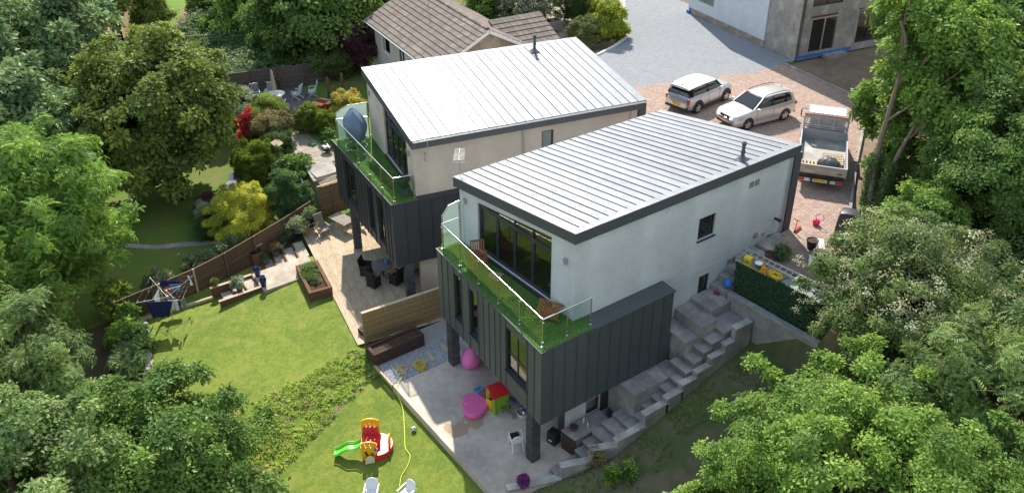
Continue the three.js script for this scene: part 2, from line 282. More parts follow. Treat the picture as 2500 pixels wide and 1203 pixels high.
  structure('ground', g, mat([1, 1, 1], 1, { map: t, bumpMap: null }), 'grassy ground falling from the upper drive to the lawns', 'ground');
}

// ------------------------------------------------------------------ patio of the nearer house
{
  const pts = [[-7.12, 4.36], [0.42, 4.13], [0.95, 3.2], [1.62, 1.2], [1.62, -2.6], [-7.3, -2.6], [-7.3, 1.5], [-7.12, 1.5]];
  const t = dtex(1024, 1024, (u, v) => {
    const x = -8 + u * 10, z = -3 + v * 8, a = fbm(u * 6, v * 6, 6, 0, 61), b = fbm(x * 5, z * 5, 3, 0, 62);
    let g = 0.70 + 0.28 * a + 0.12 * (b - 0.5), c = [g, g * 0.965, g * 0.93];
    const lx = (x + 3.2) * 0.99, lz = z - 2.85, w = fbm(x * 2.4, z * 2.4, 4, 0, 63); // spilt water stain by the pool
    const st = sst(0.02, 0.05, 0.42 + 0.55 * (w - 0.5) * 2 - Math.hypot(lx / 0.75, lz / 1.25) * 0.52 - Math.abs(lx + 0.12 * lz) * 0.35);
    c = [mix(c[0], 0.72, st * 0.8), mix(c[1], 0.63, st * 0.8), mix(c[2], 0.54, st * 0.8)];
    if (Math.abs(((z + 40) % 2.1) - 1) < 0.006 && x > -7.2) c = c.map(k => k * 0.86);
    return c;
  });
  const g = clean(prism(pts, -0.45, 0)); const p = g.attributes.position, uv = g.attributes.uv; for (let i = 0; i < p.count; i++) uv.setXY(i, (p.getX(i) + 8) / 10, (p.getZ(i) + 3) / 8);
  structure('patio', g, mat([0.74, 0.695, 0.63], 0.9, { map: t }), 'pale concrete patio in front of the nearer house', 'patio');
  structure('gravel_bed', prism([[-8.72, 4.3], [-7.16, 4.3], [-7.16, -1.2], [-9.9, -1.2], [-9.9, 1.75], [-8.72, 1.75]], -0.4, -0.02), M.gravel, 'blue-grey gravel bed beside the dark timber planter', 'gravel');
  const stone = new THREE.IcosahedronGeometry(0.026, 0); const im = shade(new THREE.InstancedMesh(stone, mat([0.42, 0.44, 0.47], 0.9), 5200)); const m4 = new THREE.Matrix4(), q = new THREE.Quaternion(), col = new THREE.Color();
  for (let i = 0; i < 5200; i++) { q.setFromEuler(new THREE.Euler(rr(0, 6), rr(0, 6), rr(0, 6))); m4.compose(V(rr(-8.68, -7.2), -0.012, rr(0.2, 4.26)), q, V(rr(0.6, 1.4), rr(0.5, 1), rr(0.6, 1.4))); im.setMatrixAt(i, m4); const v = rr(0.5, 1.35); im.setColorAt(i, col.setRGB(v, v, v)); }
  im.name = 'gravel_stones'; im.userData = { kind: 'stuff', label: 'loose blue-grey gravel stones', category: 'gravel' }; scene.add(im);
  for (const [x, z, a, i] of [[-7.78, 3.58, 0.10, 0], [-7.82, 2.0, -0.12, 1], [-7.95, 1.15, -0.05, 2]]) solo('loose_plank', rbx(0.72, 0.04, 0.2, 0.008), M.pale, ['short pale plank on the gravel, nearest the lawn', 'short pale plank in the middle of the gravel bed', 'short pale plank on the gravel, nearest the house'][i], 'plank', [x, 0.03, z], a, 'planks lying on the gravel');
  solo('timber_edging', uvm([bx(1.72, 0.16, 0.09, 0, 0, 0)], 1), M.pale, 'pale timber board edging the gravel bed', 'edging board', [-7.95, -0.02, 4.40], 0.02);
}

// ------------------------------------------------------------------ driveway of block paving
function inside(p, x, z) { let c = false; for (let i = 0, j = p.length - 1; i < p.length; j = i++) { const a = p[i], b = p[j]; if ((a[1] > z) !== (b[1] > z) && x < (b[0] - a[0]) * (z - a[1]) / (b[1] - a[1]) + a[0]) c = !c; } return c; }
const redZone = [[5.2, -9.2], [0.65, -15.98], [-2.15, -20.46], [-5.5, -26.4], [-6.6, -27.9], [-9.67, -28.43], [-13.86, -29.14], [-13.69, -26.77], [-16.08, -19.53], [-17.2, -13.2], [-8.6, -11.4], [-7.4, -11.0], [0.2, -12.0], [0.25, -11.7], [1.28, -10.2], [1.0, -9.2]];
const greyZone = [[-16.08, -19.53], [-13.69, -26.77], [-13.86, -29.14], [-13.8, -30.1], [-25.4, -32.15], [-27.5, -44], [-40, -44], [-31.21, -30.39], [-26.5, -26.2], [-23.92, -24.18], [-23.0, -22.2], [-22.31, -20.03], [-19.0, -15.6], [-17.2, -13.2]];
{
  const drive = structure('driveway', prism([[5.2, -9.2], [0.65, -15.98], [-2.15, -20.46], [-5.5, -26.4], [-6.6, -27.9], [-9.67, -28.43], [-13.86, -29.14], [-13.8, -30.1], [-25.4, -32.15], [-27.5, -44], [-40, -44], [-31.21, -30.39], [-26.5, -26.2], [-23.92, -24.18], [-23.0, -22.2], [-22.31, -20.03], [-19.0, -15.6], [-17.2, -13.2], [-8.6, -11.4], [-7.4, -11.0], [0.2, -12.0], [0.25, -11.7], [1.28, -10.2], [1.0, -9.2]], 5.3, 5.80), mat([0.17, 0.145, 0.125], 1, { map: tGrain }), 'block paved driveway, red-brown near the houses and grey beyond', 'driveway');
  const W = 0.115, pav = [];
  for (let i = -700; i < 700; i++) for (let j = -700; j < 700; j++) {
    const t = (((i - j) % 4) + 4) % 4; if (t !== 0 && t !== 3) continue;
    const a = (t === 0 ? i + 1 : i + 0.5) * W, b = (t === 0 ? j + 0.5 : j + 1) * W;
    if (a * a + b * b > 1600) continue;
    const x = -14 + 0.819 * a - 0.574 * b, z = -24 + 0.574 * a + 0.819 * b;
    if (z < -34) continue;
    const zone = inside(redZone, x, z) ? 1 : inside(greyZone, x, z) ? 2 : 0; if (!zone) continue;
    pav.push([x, z, t === 0 ? 0 : Math.PI / 2, zone]);
  }
  const cam = camera.position; for (const p of pav) p[4] = Math.hypot(p[0] - cam.x, p[1] - cam.z) + (p[0] < 1.25 && p[1] > -12.6 ? 50 : 0) + (p[1] > -9.9 ? 50 : 0);
  pav.sort((a, b) => a[4] - b[4]);
  const geo = (() => { const s = new THREE.Shape(); const w = W - 0.004, h = W / 2 - 0.004; s.moveTo(-w, -h); s.lineTo(w, -h); s.lineTo(w, h); s.lineTo(-w, h); const g = new THREE.ExtrudeGeometry(s, { depth: 0.05, bevelEnabled: true, bevelThickness: 0.006, bevelSize: 0.006, bevelSegments: 1, bevelOffset: -0.006 }); g.rotateX(-Math.PI / 2); g.translate(0, -0.056, 0); return clean(g); })();
  const reds = [[0.36, 0.262, 0.21], [0.375, 0.28, 0.228], [0.345, 0.245, 0.195], [0.39, 0.30, 0.25], [0.335, 0.245, 0.20], [0.365, 0.268, 0.215]], greys = [[0.262, 0.277, 0.295], [0.277, 0.292, 0.31], [0.25, 0.265, 0.283], [0.267, 0.282, 0.30]];
  const mats = reds.map(c => mat(c, 0.92, { map: tGrain }));
  const rest = pav.slice(300), im = shade(new THREE.InstancedMesh(geo, mat([1, 1, 1], 0.92), rest.length)), m4 = new THREE.Matrix4(), q = new THREE.Quaternion(), col = new THREE.Color(), up = V(0, 1, 0), one = V(1, 1, 1);
  const turn = -35 * D2R;
  const put = p => V(p[0], 5.85 + 0.004 * (h2(p[0] * 50, p[1] * 50, 3) - 0.5), p[1]);
  rest.forEach((p, i) => { q.setFromAxisAngle(up, turn + p[2]); m4.compose(put(p), q, one); im.setMatrixAt(i, m4); const set = p[3] === 1 ? reds : greys, c = set[Math.floor(rnd() * set.length)], k = p[3] === 1 ? rr(0.9, 1.1) : rr(0.95, 1.05); im.setColorAt(i, col.setRGB(c[0] * k, c[1] * k, c[2] * k)); });
  im.name = 'pavers'; im.userData = { kind: 'stuff' }; drive.add(im);
  pav.slice(0, 300).forEach((p, i) => { const m = shade(new THREE.Mesh(geo, mats[Math.floor(rnd() * mats.length)])); m.name = i ? `paver_${String(i).padStart(3, '0')}` : 'paver'; m.position.copy(put(p)); m.rotation.y = turn + p[2]; drive.add(m); });
  // kerbs
  const kerb = solo('kerb', uvm([beam([-13.86, 5.84, -29.1], [-9.67, 5.84, -28.38], 0.14, 0.2), beam([-9.67, 5.84, -28.38], [-6.6, 5.84, -27.86], 0.14, 0.2), beam([-13.75, 5.84, -30.05], [-13.88, 5.84, -29.1], 0.14, 0.2)], 1), M.concrete, 'grey concrete kerb between drive and bare soil by the building', 'kerb');
  solo('kerb', uvm([beam([5.2, 5.86, -9.3], [0.7, 5.86, -16.0], 0.14, 0.2), beam([0.7, 5.86, -16.0], [-2.1, 5.86, -20.46], 0.14, 0.2), beam([-2.1, 5.86, -20.46], [-6.5, 5.86, -27.9], 0.14, 0.2)], 1), M.concrete, 'kerb along the wooded side of the drive beside the truck', 'kerb');
  solo('kerb', uvm([beam([-31.2, 5.86, -30.4], [-26.5, 5.86, -26.2], 0.14, 0.2), beam([-26.5, 5.86, -26.2], [-23.92, 5.86, -24.18], 0.14, 0.2), beam([-23.92, 5.86, -24.18], [-23.0, 5.86, -22.2], 0.14, 0.2), beam([-23.0, 5.86, -22.2], [-22.3, 5.86, -20.03], 0.14, 0.2)], 1), M.white, 'pale kerb between the grey drive and the hedge', 'kerb');
}

// ------------------------------------------------------------------ outside stairs and walls right of the nearer house
{
  const st = thing('stone_staircase', 'grey stone steps climbing beside the nearer house', 'stairs', [0, 0, 0]);
  const N = [[0.2, 1.62], [0.5, 0.40], [0.78, 0.02], [1.02, -0.45], [1.2, -0.95], [1.38, -1.5], [1.58, -2.02], [1.82, -2.45], [2.06, -2.94], [2.34, -3.38], [2.61, -3.87], [2.95, -4.27], [3.27, -4.66], [3.57, -5.16], [3.82, -5.62], [4.05, -6.3]];
  const xr = z => z > -0.55 ? 0.63 + 0.385 * (3.53 - z) - 0.06 : 2.12;
  N.forEach(([y, z], i) => {
    const zb = i + 1 < N.length ? N[i + 1][1] - 0.05 : -7.6; const xl = i === 0 ? 0.86 : i < 6 ? 0.9 : i < 11 ? 1.2 : 1.15;
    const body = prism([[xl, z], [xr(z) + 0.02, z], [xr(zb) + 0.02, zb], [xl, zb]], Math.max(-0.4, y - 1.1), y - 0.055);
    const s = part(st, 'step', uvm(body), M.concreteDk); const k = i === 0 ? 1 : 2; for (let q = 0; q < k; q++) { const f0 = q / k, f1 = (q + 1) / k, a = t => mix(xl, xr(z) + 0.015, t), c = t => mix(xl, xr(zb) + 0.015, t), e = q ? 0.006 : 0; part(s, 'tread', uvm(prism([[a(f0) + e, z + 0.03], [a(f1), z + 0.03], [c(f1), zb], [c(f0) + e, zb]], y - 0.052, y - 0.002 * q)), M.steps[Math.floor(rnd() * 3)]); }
  });
  const blk = (n, x0, x1, z0, z1, yb, yt, lab) => { const b = part(st, n, uvm(bx(x1 - x0, yt - 0.05 - yb, z0 - z1, (x0 + x1) / 2, (yb + yt - 0.05) / 2, (z0 + z1) / 2)), M.concrete, lab); const na = Math.max(1, Math.round((x1 - x0) / 0.62)), nb = Math.max(1, Math.round((z0 - z1) / 0.62)); for (let i = 0; i < na; i++) for (let j = 0; j < nb; j++) { const w = (x1 - x0 + 0.03) / na, d = (z0 - z1 + 0.03) / nb; part(b, 'top_slab', uvm(rbx(w - 0.012, 0.046, d - 0.012, 0.006, x0 - 0.015 + w * (i + 0.5), yt - 0.025 + rr(-0.002, 0.002), z1 - 0.015 + d * (j + 0.5))), M.steps[Math.floor(rnd() * 3)]); } };
  blk('plinth', 0.06, 1.58, -2.0, -4.56, 0.8, 2.56, 'big square plinth against the cladding');
  blk('plinth', 0.05, 1.52, -4.72, -5.5, 1.5, 3.86, 'plinth above the cladding corner');
  blk('plinth', 0.05, 1.58, -5.52, -6.4, 2.2, 4.33, 'plinth below the small side window');
  blk('landing', 0.05, 1.2, -6.42, -7.58, 2.2, 4.52);
  // upper flight behind the hedge-fronted store
  [[4.78, -7.6], [5.06, -8.05], [5.34, -8.5], [5.6, -8.95], [5.75, -9.5]].forEach(([y, z], i) => part(st, 'step', uvm(bx(0.85, 1.2, 0.62, 0.48, y - 0.6, z - 0.28)), M.stepTop));
  part(st, 'landing', uvm(prism([[0.2, -10.15], [1.28, -10.2], [0.25, -11.72], [0.04, -11.72]], 5.2, 5.89)), M.concrete, 'pale concrete slab at the top of the steps');
  // stepped wall with copings
  const w = thing('stepped_wall', 'stepped concrete side wall with pale copings along the stairs', 'wall', [0, 0, 0]);
  const seg = [[0.63, 3.53, 1.4, 1.5, 0.15], [1.38, 1.52, 1.8, 0.42, 0.76], [1.78, 0.44, 2.22, -0.58, 1.35], [2.22, -0.5, 2.25, -1.95, 1.62], [2.25, -1.87, 2.25, -3.1, 2.21], [2.25, -3.0, 2.25, -3.9, 2.44], [2.25, -3.82, 2.25, -4.66, 2.72], [2.26, -4.58, 2.26, -5.5, 2.99], [2.26, -5.35, 2.28, -6.2, 3.35], [2.28, -6.1, 2.3, -6.72, 3.69], [2.31, -6.6, 2.33, -7.55, 4.3]];
  for (const [x0, z0, x1, z1, y] of seg) {
    const yb = clamp(-0.02 + 0.322 * (2.2 - z0), -0.5, 9) - 0.9;
    part(w, 'wall_block', uvm(beam([x0, (yb + y - 0.06) / 2, z0], [x1, (yb + y - 0.06) / 2, z1], 0.24, y - 0.06 - yb)), M.concrete);
    part(w, 'coping', uvm(beam([x0, y - 0.028, z0 + 0.02], [x1, y - 0.028, z1], 0.3, 0.056)), M.coping);
  }
  const b = thing('retaining_wall', 'smooth concrete retaining wall at the head of the grass slope', 'wall', [0, 0, 0]);
  part(b, 'wall', uvm(beam([0.95, 3.75, -7.72], [6.4, 3.75, -8.1], 0.24, 2.0)), M.concrete);
  part(b, 'capping', uvm(beam([0.95, 4.775, -7.72], [6.4, 4.775, -8.1], 0.3, 0.05)), M.coping);
}

// ------------------------------------------------------------------ upper garden: deck, path, timber steps, planters
{
  const deck = thing('timber_deck', 'pale timber deck in front of the farther house', 'deck', [-21.33, -0.05, 2.64], -9.0 * D2R);
  const geos = [3.4, 3.9, 3.5].map(l => uvm(rbx(l - 0.006, 0.03, 0.14, 0.005), 1, true));
  for (let r = 0; r < 36; r++) {
    let s = -0.75, o = r % 3, k = 0; const stop = 10.85;
    while (s < stop - 0.05) {
      let l = [3.4, 3.9, 3.5][(o + k) % 3], g = geos[(o + k) % 3]; if (k === 0 && r % 2) { l = 1.9; g = null; }
      if (s + l > stop) { l = stop - s; g = null; }
      g = g || uvm(bx(l - 0.006, 0.03, 0.14), 1, true);
      const m = part(deck, 'board', g, M.decks[Math.floor(rnd() * 4)]); m.position.set(s + l / 2, -0.015 + rr(-0.001, 0.001), -0.075 - r * 0.147); s += l; k++;
    }
  }
  part(deck, 'edge_board', uvm(bx(7.8, 0.16, 0.035, 6.95, -0.09, 0.018), 1, true), M.decks[1]);
  part(deck, 'joists', uvm([0.6, 2.6, 4.6, 6.6, 8.6, 10.6].map(x => bx(0.06, 0.2, 5.2, x, -0.135, -2.65))), M.decks[2]);
  part(deck, 'step_block', uvm([bx(1.6, 0.09, 0.42, 10.2, -0.19, 0.24)], 1, true), M.decks[1]);
  const path = structure('garden_path', uvm(prism([[-19.45, 3.2], [-17.5, 3.45], [-17.52, 6.42], [-19.2, 6.42], [-19.42, 6.4]], -0.6, -0.10)), M.pathM, 'pale paved path between deck and lawn', 'path');
  const gs = thing('garden_steps', 'timber-edged garden steps with pale treads beside the brown fence', 'steps', [0, 0, 0]);
  [[3.2, -0.15], [3.85, -0.30], [4.45, -0.45], [5.05, -0.60]].forEach(([z, y], i) => {
    part(gs, 'tread', uvm(bx(1.68, 0.5, 0.56, -20.3 + i * 0.05, y - 0.27, z + 0.05, -0.15)), M.pathM);
    part(gs, 'sleeper', uvm(bx(1.7, 0.2, 0.09, -20.3 + i * 0.05, y - 0.1 + 0.012, z + 0.37, -0.15), 1, true), M.sleeper);
  });
  const ss = thing('sunken_steps', 'short sunken flight of timber-walled steps between path and lawn', 'steps', [0, 0, 0]);
  [[6.75, -0.26], [7.35, -0.42], [7.95, -0.58]].forEach(([z, y], i) => {
    part(ss, 'tread', uvm(bx(1.24, 0.4, 0.55, -18.72, y - 0.2, z)), M.pathM);
    part(ss, 'sleeper', uvm(bx(1.24, 0.16, 0.09, -18.72, y + 0.06, z - 0.32), 1, true), M.sleeper);
  });
  for (const [x, l] of [[-19.42, 'side wall next to the fence'], [-18.02, 'side wall next to the lawn']]) { const wl = part(ss, 'side_wall', uvm(beam([x, -0.48, 6.45], [x, -0.48, 8.62], 0.07, 0.70), 1), M.sleeper, l); part(wl, 'capping', uvm(beam([x, -0.115, 6.43], [x, -0.115, 8.66], 0.17, 0.03), 1), M.pale); }
  solo('timber_edging', uvm(beam([-19.35, -0.68, 8.6], [-19.75, -0.78, 12.2], 0.14, 0.16), 1), M.pale, 'long pale timber edging under the clothes dryer', 'edging board');
  // planter at the deck
  const pl = thing('sleeper_planter', 'reddish timber planter at the corner of the deck', 'planter', [-16.62, -0.15, 4.0], -8.5 * D2R);
  const side = (x, z, l, a) => { for (const y of [0.14, 0.40]) part(pl, 'sleeper', uvm(rbx(l, 0.25, 0.18, 0.012, x, y, z, a), 1, true), M.sleeper); };
  side(0, 0.52, 2.85, 0); side(0, -0.52, 2.85, 0); side(-1.335, 0, 0.86, Math.PI / 2); side(1.335, 0, 0.86, Math.PI / 2);
  part(pl, 'soil', uvm(bx(2.5, 0.36, 0.87, 0, 0.22, 0)), M.soil);
  // dark planter under the slatted screen
  const dp = thing('dark_planter', 'long dark timber planter on the gravel below the slatted screen', 'planter', [-9.08, 0, 3.1], 0);
  for (const y of [0.11, 0.33, 0.55]) { part(dp, 'sleeper', uvm(rbx(0.16, 0.21, 2.64, 0.012, 0.30, y, 0.02), 1, true), M.sleeperDk); part(dp, 'sleeper', uvm(rbx(0.16, 0.21, 2.64, 0.012, -0.38, y, 0.02), 1, true), M.sleeperDk); part(dp, 'sleeper', uvm(rbx(0.50, 0.21, 0.16, 0.012, -0.04, y, 1.26), 1, true), M.sleeperDk); part(dp, 'sleeper', uvm(rbx(0.50, 0.21, 0.16, 0.012, -0.04, y, -1.22), 1, true), M.sleeperDk); }
  part(dp, 'soil', uvm(bx(0.5, 0.4, 2.3, -0.04, 0.36, 0.02)), M.soil);
  // slatted screen
  const sf = thing('slatted_screen', 'pale horizontal-slat timber screen between the two gardens', 'fence', [0, 0, 0]);
  const a = [-10.42, 4.06], b = [-10.02, -0.35];
  for (let i = 0; i < 17; i++) { const y = 0.12 + i * 0.099; part(sf, 'slat', uvm(beam([a[0], y, a[1]], [b[0], y, b[1]], 0.03, 0.086), 1), M.slats[i % 3]); }
  for (const t of [0.006, 0.25, 0.5, 0.75, 0.99]) { const x = mix(a[0], b[0], t) - 0.06, z = mix(a[1], b[1], t); part(sf, 'post', uvm(bx(0.09, 1.8, 0.09, x, 0.88, z, -0.09), 1), M.slats[1]); }
  part(sf, 'top_rail', uvm(beam([a[0] - 0.04, 1.81, a[1] + 0.03], [b[0] - 0.04, 1.81, b[1]], 0.16, 0.04), 1), M.decks[1]);
  // log pile end beside the screen
  const lp = thing('stacked_pipes', 'bundle of dark stacked pipes at the end of the slatted screen', 'pipes', [-11.1, -0.05, 3.75], 0.2);
  for (let i = 0; i < 9; i++) part(lp, 'pipe', rod([-0.35, 0.06 + 0.1 * Math.floor(i / 3), 0.11 * (i % 3) - 0.1], [0.4, 0.06 + 0.1 * Math.floor(i / 3), 0.11 * (i % 3) - 0.1], 0.05, 0.05, 8), M.black);

  // brown close-board fence
  const fn = thing('board_fence', 'brown close-board fence running down the garden boundary', 'fence', [0, 0, 0]);
  const line = [[-22.35, 1.55, 1.45], [-21.85, 3.5, 1.15], [-21.25, 5.5, 1.0], [-20.85, 7.3, 0.78], [-20.55, 9.1, 0.62], [-20.45, 10.9, 0.48], [-20.3, 13.2, 0.35]];
  for (let i = 0; i < line.length - 1; i++) {
    const p = line[i], q = line[i + 1], len = Math.hypot(q[0] - p[0], q[1] - p[1]), n = Math.round(len / 0.105), gs2 = [];
    for (let k = 0; k < n; k++) { const t = (k + 0.5) / n, x = mix(p[0], q[0], t), z = mix(p[1], q[1], t), yt = mix(p[2], q[2], t), yb = H(x, z) - 0.15; gs2.push(bx(0.112, yt - yb, 0.02, x + (k % 2) * 0.006, (yt + yb) / 2 + rr(-0.008, 0.008), z, -Math.atan2(q[1] - p[1], q[0] - p[0]) + 0.08)); }
    part(fn, 'panel', uvm(gs2, 1), M.fenceW[i % 3]);
    part(fn, 'capping', uvm(beam([p[0], p[2] + 0.02, p[1]], [q[0], q[2] + 0.02, q[1]], 0.07, 0.04), 1), M.fenceW[1]);
    part(fn, 'gravel_board', uvm(beam([p[0] + 0.04, H(p[0], p[1]) + 0.0, p[1]], [q[0] + 0.04, H(q[0], q[1]) + 0.0, q[1]], 0.03, 0.22), 1), M.fenceW[2]);
    part(fn, 'rail', uvm(beam([p[0] + 0.04, p[2] - 0.75, p[1]], [q[0] + 0.04, q[2] - 0.75, q[1]], 0.05, 0.08), 1), M.fenceW[1]);
    part(fn, 'post', uvm(bx(0.1, 2.4, 0.1, q[0] + 0.07, q[2] - 1.12, q[1], 0.1), 1), i === 3 || i === 4 ? M.pale : M.fenceW[1]);
  }
  const fp = thing('panel_fence', 'single brown woven fence panel behind the deck dining set', 'fence', [-22.45, 0, 0.95], 0);
  for (let i = 0; i < 11; i++) part(fp, 'slat', uvm(bx(0.03, 0.185, 2.3, 0.02 * (i % 2), 0.2 + i * 0.18, -1.1), 1), M.fenceW[i % 2]);
  for (const z of [0, -0.75, -1.5, -2.25]) part(fp, 'batten', uvm(bx(0.04, 2.1, 0.06, 0.05, 1.1, z), 1), M.fenceW[1]);
  part(fp, 'capping', uvm(bx(0.1, 0.03, 2.36, 0, 2.2, -1.1), 1), M.pale);
}

// ------------------------------------------------------------------ the two modern houses
function windowPart(parent, F, u0, u1, y0, y1, o = {}) {
  const d0 = o.w0 ?? -0.13, d1 = o.w1 ?? -0.05, fr = o.fr ?? 0.06, ms = o.mull || [], ts = o.trans || [], g = [];
  g.push(wbox(F, u0, u0 + fr, y0, y1, d0, d1), wbox(F, u1 - fr, u1, y0, y1, d0, d1), wbox(F, u0 + fr, u1 - fr, y0, y0 + fr, d0, d1), wbox(F, u0 + fr, u1 - fr, y1 - fr, y1, d0, d1));
  for (const m of ms) g.push(wbox(F, m - fr / 2, m + fr / 2, y0 + fr, y1 - fr, d0 + 0.004, d1 - 0.004));
  for (const t of ts) g.push(wbox(F, u0 + fr, u1 - fr, t - fr / 2, t + fr / 2, d0 + 0.008, d1 - 0.008));
  const w = part(parent, 'window', g, o.frame || M.frame, o.label);
  const us = [u0, ...ms, u1], ys = [y0, ...ts, y1], c = (d0 + d1) / 2;
  for (let i = 0; i < us.length - 1; i++) for (let j = 0; j < ys.length - 1; j++) part(w, 'pane', wbox(F, us[i] + fr * 0.6, us[i + 1] - fr * 0.6, ys[j] + fr * 0.6, ys[j + 1] - fr * 0.6, c - 0.006, c + 0.006), o.glass || M.glass);
  if (o.sill) part(w, 'sill', wbox(F, u0 - 0.04, u1 + 0.04, y0 - 0.05, y0 - 0.003, d0, 0.07), o.frame || M.frame);
  return w;
}
function brickPier(parent, x0, x1, z0, z1, y0, y1, stuff) {
  const w = x1 - x0, d = z1 - z0, cx = (x0 + x1) / 2, cz = (z0 + z1) / 2, n = Math.round((y1 - y0) / 0.078), ch = (y1 - y0) / n;
  const core = part(parent, 'pier', bx(w - 0.024, y1 - y0, d - 0.024, cx, (y0 + y1) / 2, cz), M.mortar, 'dark brick pier');
  const l = w * 0.655, b = w * 0.345, gx = clean(bx(l - 0.012, ch - 0.013, b - 0.006)), gz = clean(bx(b - 0.006, ch - 0.013, l * d / w - 0.012)); const bag = [];
  for (let i = 0; i < n; i++) {
    const y = y0 + (i + 0.5) * ch, f = i % 2 ? -1 : 1, k = d / w;
    const spots = [[gx, f * (w / 2 - l / 2), d / 2 - b / 2], [gx, -f * (w / 2 - l / 2), -d / 2 + b / 2], [gz, f * (w / 2 - b / 2), -(d / 2 - l * k / 2)], [gz, -f * (w / 2 - b / 2), d / 2 - l * k / 2]];
    for (const [g, dx, dz] of spots) {
      if (stuff) { const c = g.clone(); c.translate(cx + dx, y, cz + dz); bag.push(c); }
      else { const m = part(core, 'brick', g, M.bricks[Math.floor(rnd() * 4)]); m.position.set(cx + dx, y, cz + dz); }
    }
  }
  if (stuff) { const m = part(core, 'bricks', bag, M.bricks[1]); m.userData.kind = 'stuff'; }
  return core;
}
function balustrade(parent, pts, yF, nPost, o) { // pts: corners along the outside; nPost per run
  const yR = yF + 1.24, bal = part(parent, 'balustrade', (() => { const g = []; for (let i = 0; i < pts.length - 1; i++) g.push(rod([pts[i][0], yR, pts[i][1]], [pts[i + 1][0], yR, pts[i + 1][1]], 0.03, 0.03, 10)); return g; })(), M.steel, 'brushed steel handrail with glass panels');
  for (let i = 0; i < pts.length - 1; i++) {
    const a = pts[i], b = pts[i + 1], n = nPost[i];
    for (let k = (i ? 1 : 0); k <= n; k++) { const t = k / n, x = mix(a[0], b[0], t), z = mix(a[1], b[1], t); part(bal, 'post', [rod([x, yF, z], [x, yR, z], 0.024, 0.024, 8), cyl(0.065, 0.07, 0.03, x, yF + 0.02, z, 12), cyl(0.036, 0.036, 0.05, x, yF + 0.2, z, 8), cyl(0.036, 0.036, 0.05, x, yF + 1.08, z, 8)], M.steel); }
    const F = WF(a, b);
    for (let k = 0; k < n; k++) part(bal, 'glass_panel', wbox(F, F.len * k / n + 0.05, F.len * (k + 1) / n - 0.05, yF + 0.07, yR - 0.07, -0.006, 0.006), M.railGlass);
  }
  return bal;
}
function house(cfg) {
  const c = cfg, h = thing('modern_house', c.label, 'house', c.pos, c.ry, 'two grey-clad houses with white metal roofs');
  const [rLF, rRF, rRB, rLB] = c.roof, Yb = c.Yb, yB = c.ybot;
  const ry = x => rRF[1] + (rLF[1] - rRF[1]) * (x - rRF[0]) / (rLF[0] - rRF[0]);
  const xl = c.xl, zl = c.zl, zb = c.zb, zbl = c.zbl, top = x => ry(x) - 0.36;
  // roof: deck board, panels between standing seams, fascias
  const roof = part(h, 'roof', slab([[rLF[0] + 0.06, rLF[1] - 0.05, rLF[2] - 0.06], [rRF[0] - 0.06, rRF[1] - 0.05, rRF[2] - 0.06], [rRB[0] - 0.06, rRB[1] - 0.05, rRB[2] + 0.06], [rLB[0] + 0.06, rLB[1] - 0.05, rLB[2] + 0.06]], 0.3), M.fascia);
  const n = c.panels, P = (s, t, up = 0) => [mix(mix(rLF[0], rLB[0], t), mix(rRF[0], rRB[0], t), s), mix(mix(rLF[1], rLB[1], t), mix(rRF[1], rRB[1], t), s) + up, mix(mix(rLF[2], rLB[2], t), mix(rRF[2], rRB[2], t), s)];
  for (let i = 0; i < n; i++) {
    const t0 = i / n, t1 = (i + 1) / n, e = 0.0004, dy = rr(-0.003, 0.003), dz = rr(-0.006, 0.006);
    const pn = part(roof, 'roof_panel', uvm(slab([P(0, t0 + e, dy), P(1, t0 + e, dy), P(1, t1 - e, dy + dz), P(0, t1 - e, dy + dz)], 0.04)), M.roofZincs[Math.floor(rnd() * 3)]);
    if (i) { const a = P(c.seam[0], t0, 0.018), b = P(c.seam[1], t0, 0.018); part(roof, 'seam', beam(a, b, 0.018, 0.036), M.roofSeam); }
  }
  const fas = (a, b, o) => part(roof, 'fascia', slab([[a[0] + o[0], a[1] - 0.022, a[2] + o[1]], [b[0] + o[0], b[1] - 0.022, b[2] + o[1]], [b[0] + o[0] * 0.1, b[1] - 0.022, b[2] + o[1] * 0.1], [a[0] + o[0] * 0.1, a[1] - 0.022, a[2] + o[1] * 0.1]], 0.44), M.fascia);
  fas([rLF[0], rLF[1] + 0.012, rLF[2]], [rRF[0], rRF[1] + 0.012, rRF[2]], [0, -0.05]); fas(rRF, rRB, [-0.05, 0]); fas(rRB, rLB, [0, 0.05]); fas(rLB, rLF, [0.05, 0]);
  // walls
  const W = (name, p0, p1, yb0, f0, f1, holes, m, th = 0.26) => { const F = WF(p0, p1), y0 = Array.isArray(yb0) ? yb0 : [yb0, yb0]; part(h, name, uvm(wpoly(F, [[0, y0[0]], [F.len, y0[1]], [F.len, f1], [0, f0]], -th, 0, holes)), m); return F; };
  const m = c.render;
  const FF = W('front_wall', [xl, zl], [0, 0], Yb - 0.1, top(xl), top(0), [c.door], m);
  const FR = W('side_wall', [0, -0.003], [0, zb], c.dpc, top(0) - 0.002, top(0) - 0.002, (c.sideWin || []).filter(w => w[4] !== 'low').map(w => rect(w[0], w[1], w[2], w[3])), m);
  part(h, 'lower_side_wall', uvm(wpoly(FR, rect(0, FR.len, -0.2, c.dpc - 0.012), -0.3, -0.014, (c.sideWin || []).filter(w => w[4] === 'low').map(w => rect(w[0], w[1], w[2], w[3])))), m);
  part(h, 'plinth_bead', wbox(FR, 0.3, FR.len - 0.01, c.dpc - 0.02, c.dpc - 0.002, -0.02, 0.006), M.whiteDull);
  W('back_wall', [-0.003, zb], [xl, zbl], -0.2, top(0) - 0.004, top(xl), [], m);
  W('side_wall', [xl, zbl + 0.003], [xl, zl - 0.003], -0.2, top(xl) - 0.002, top(xl) - 0.002, [], m);
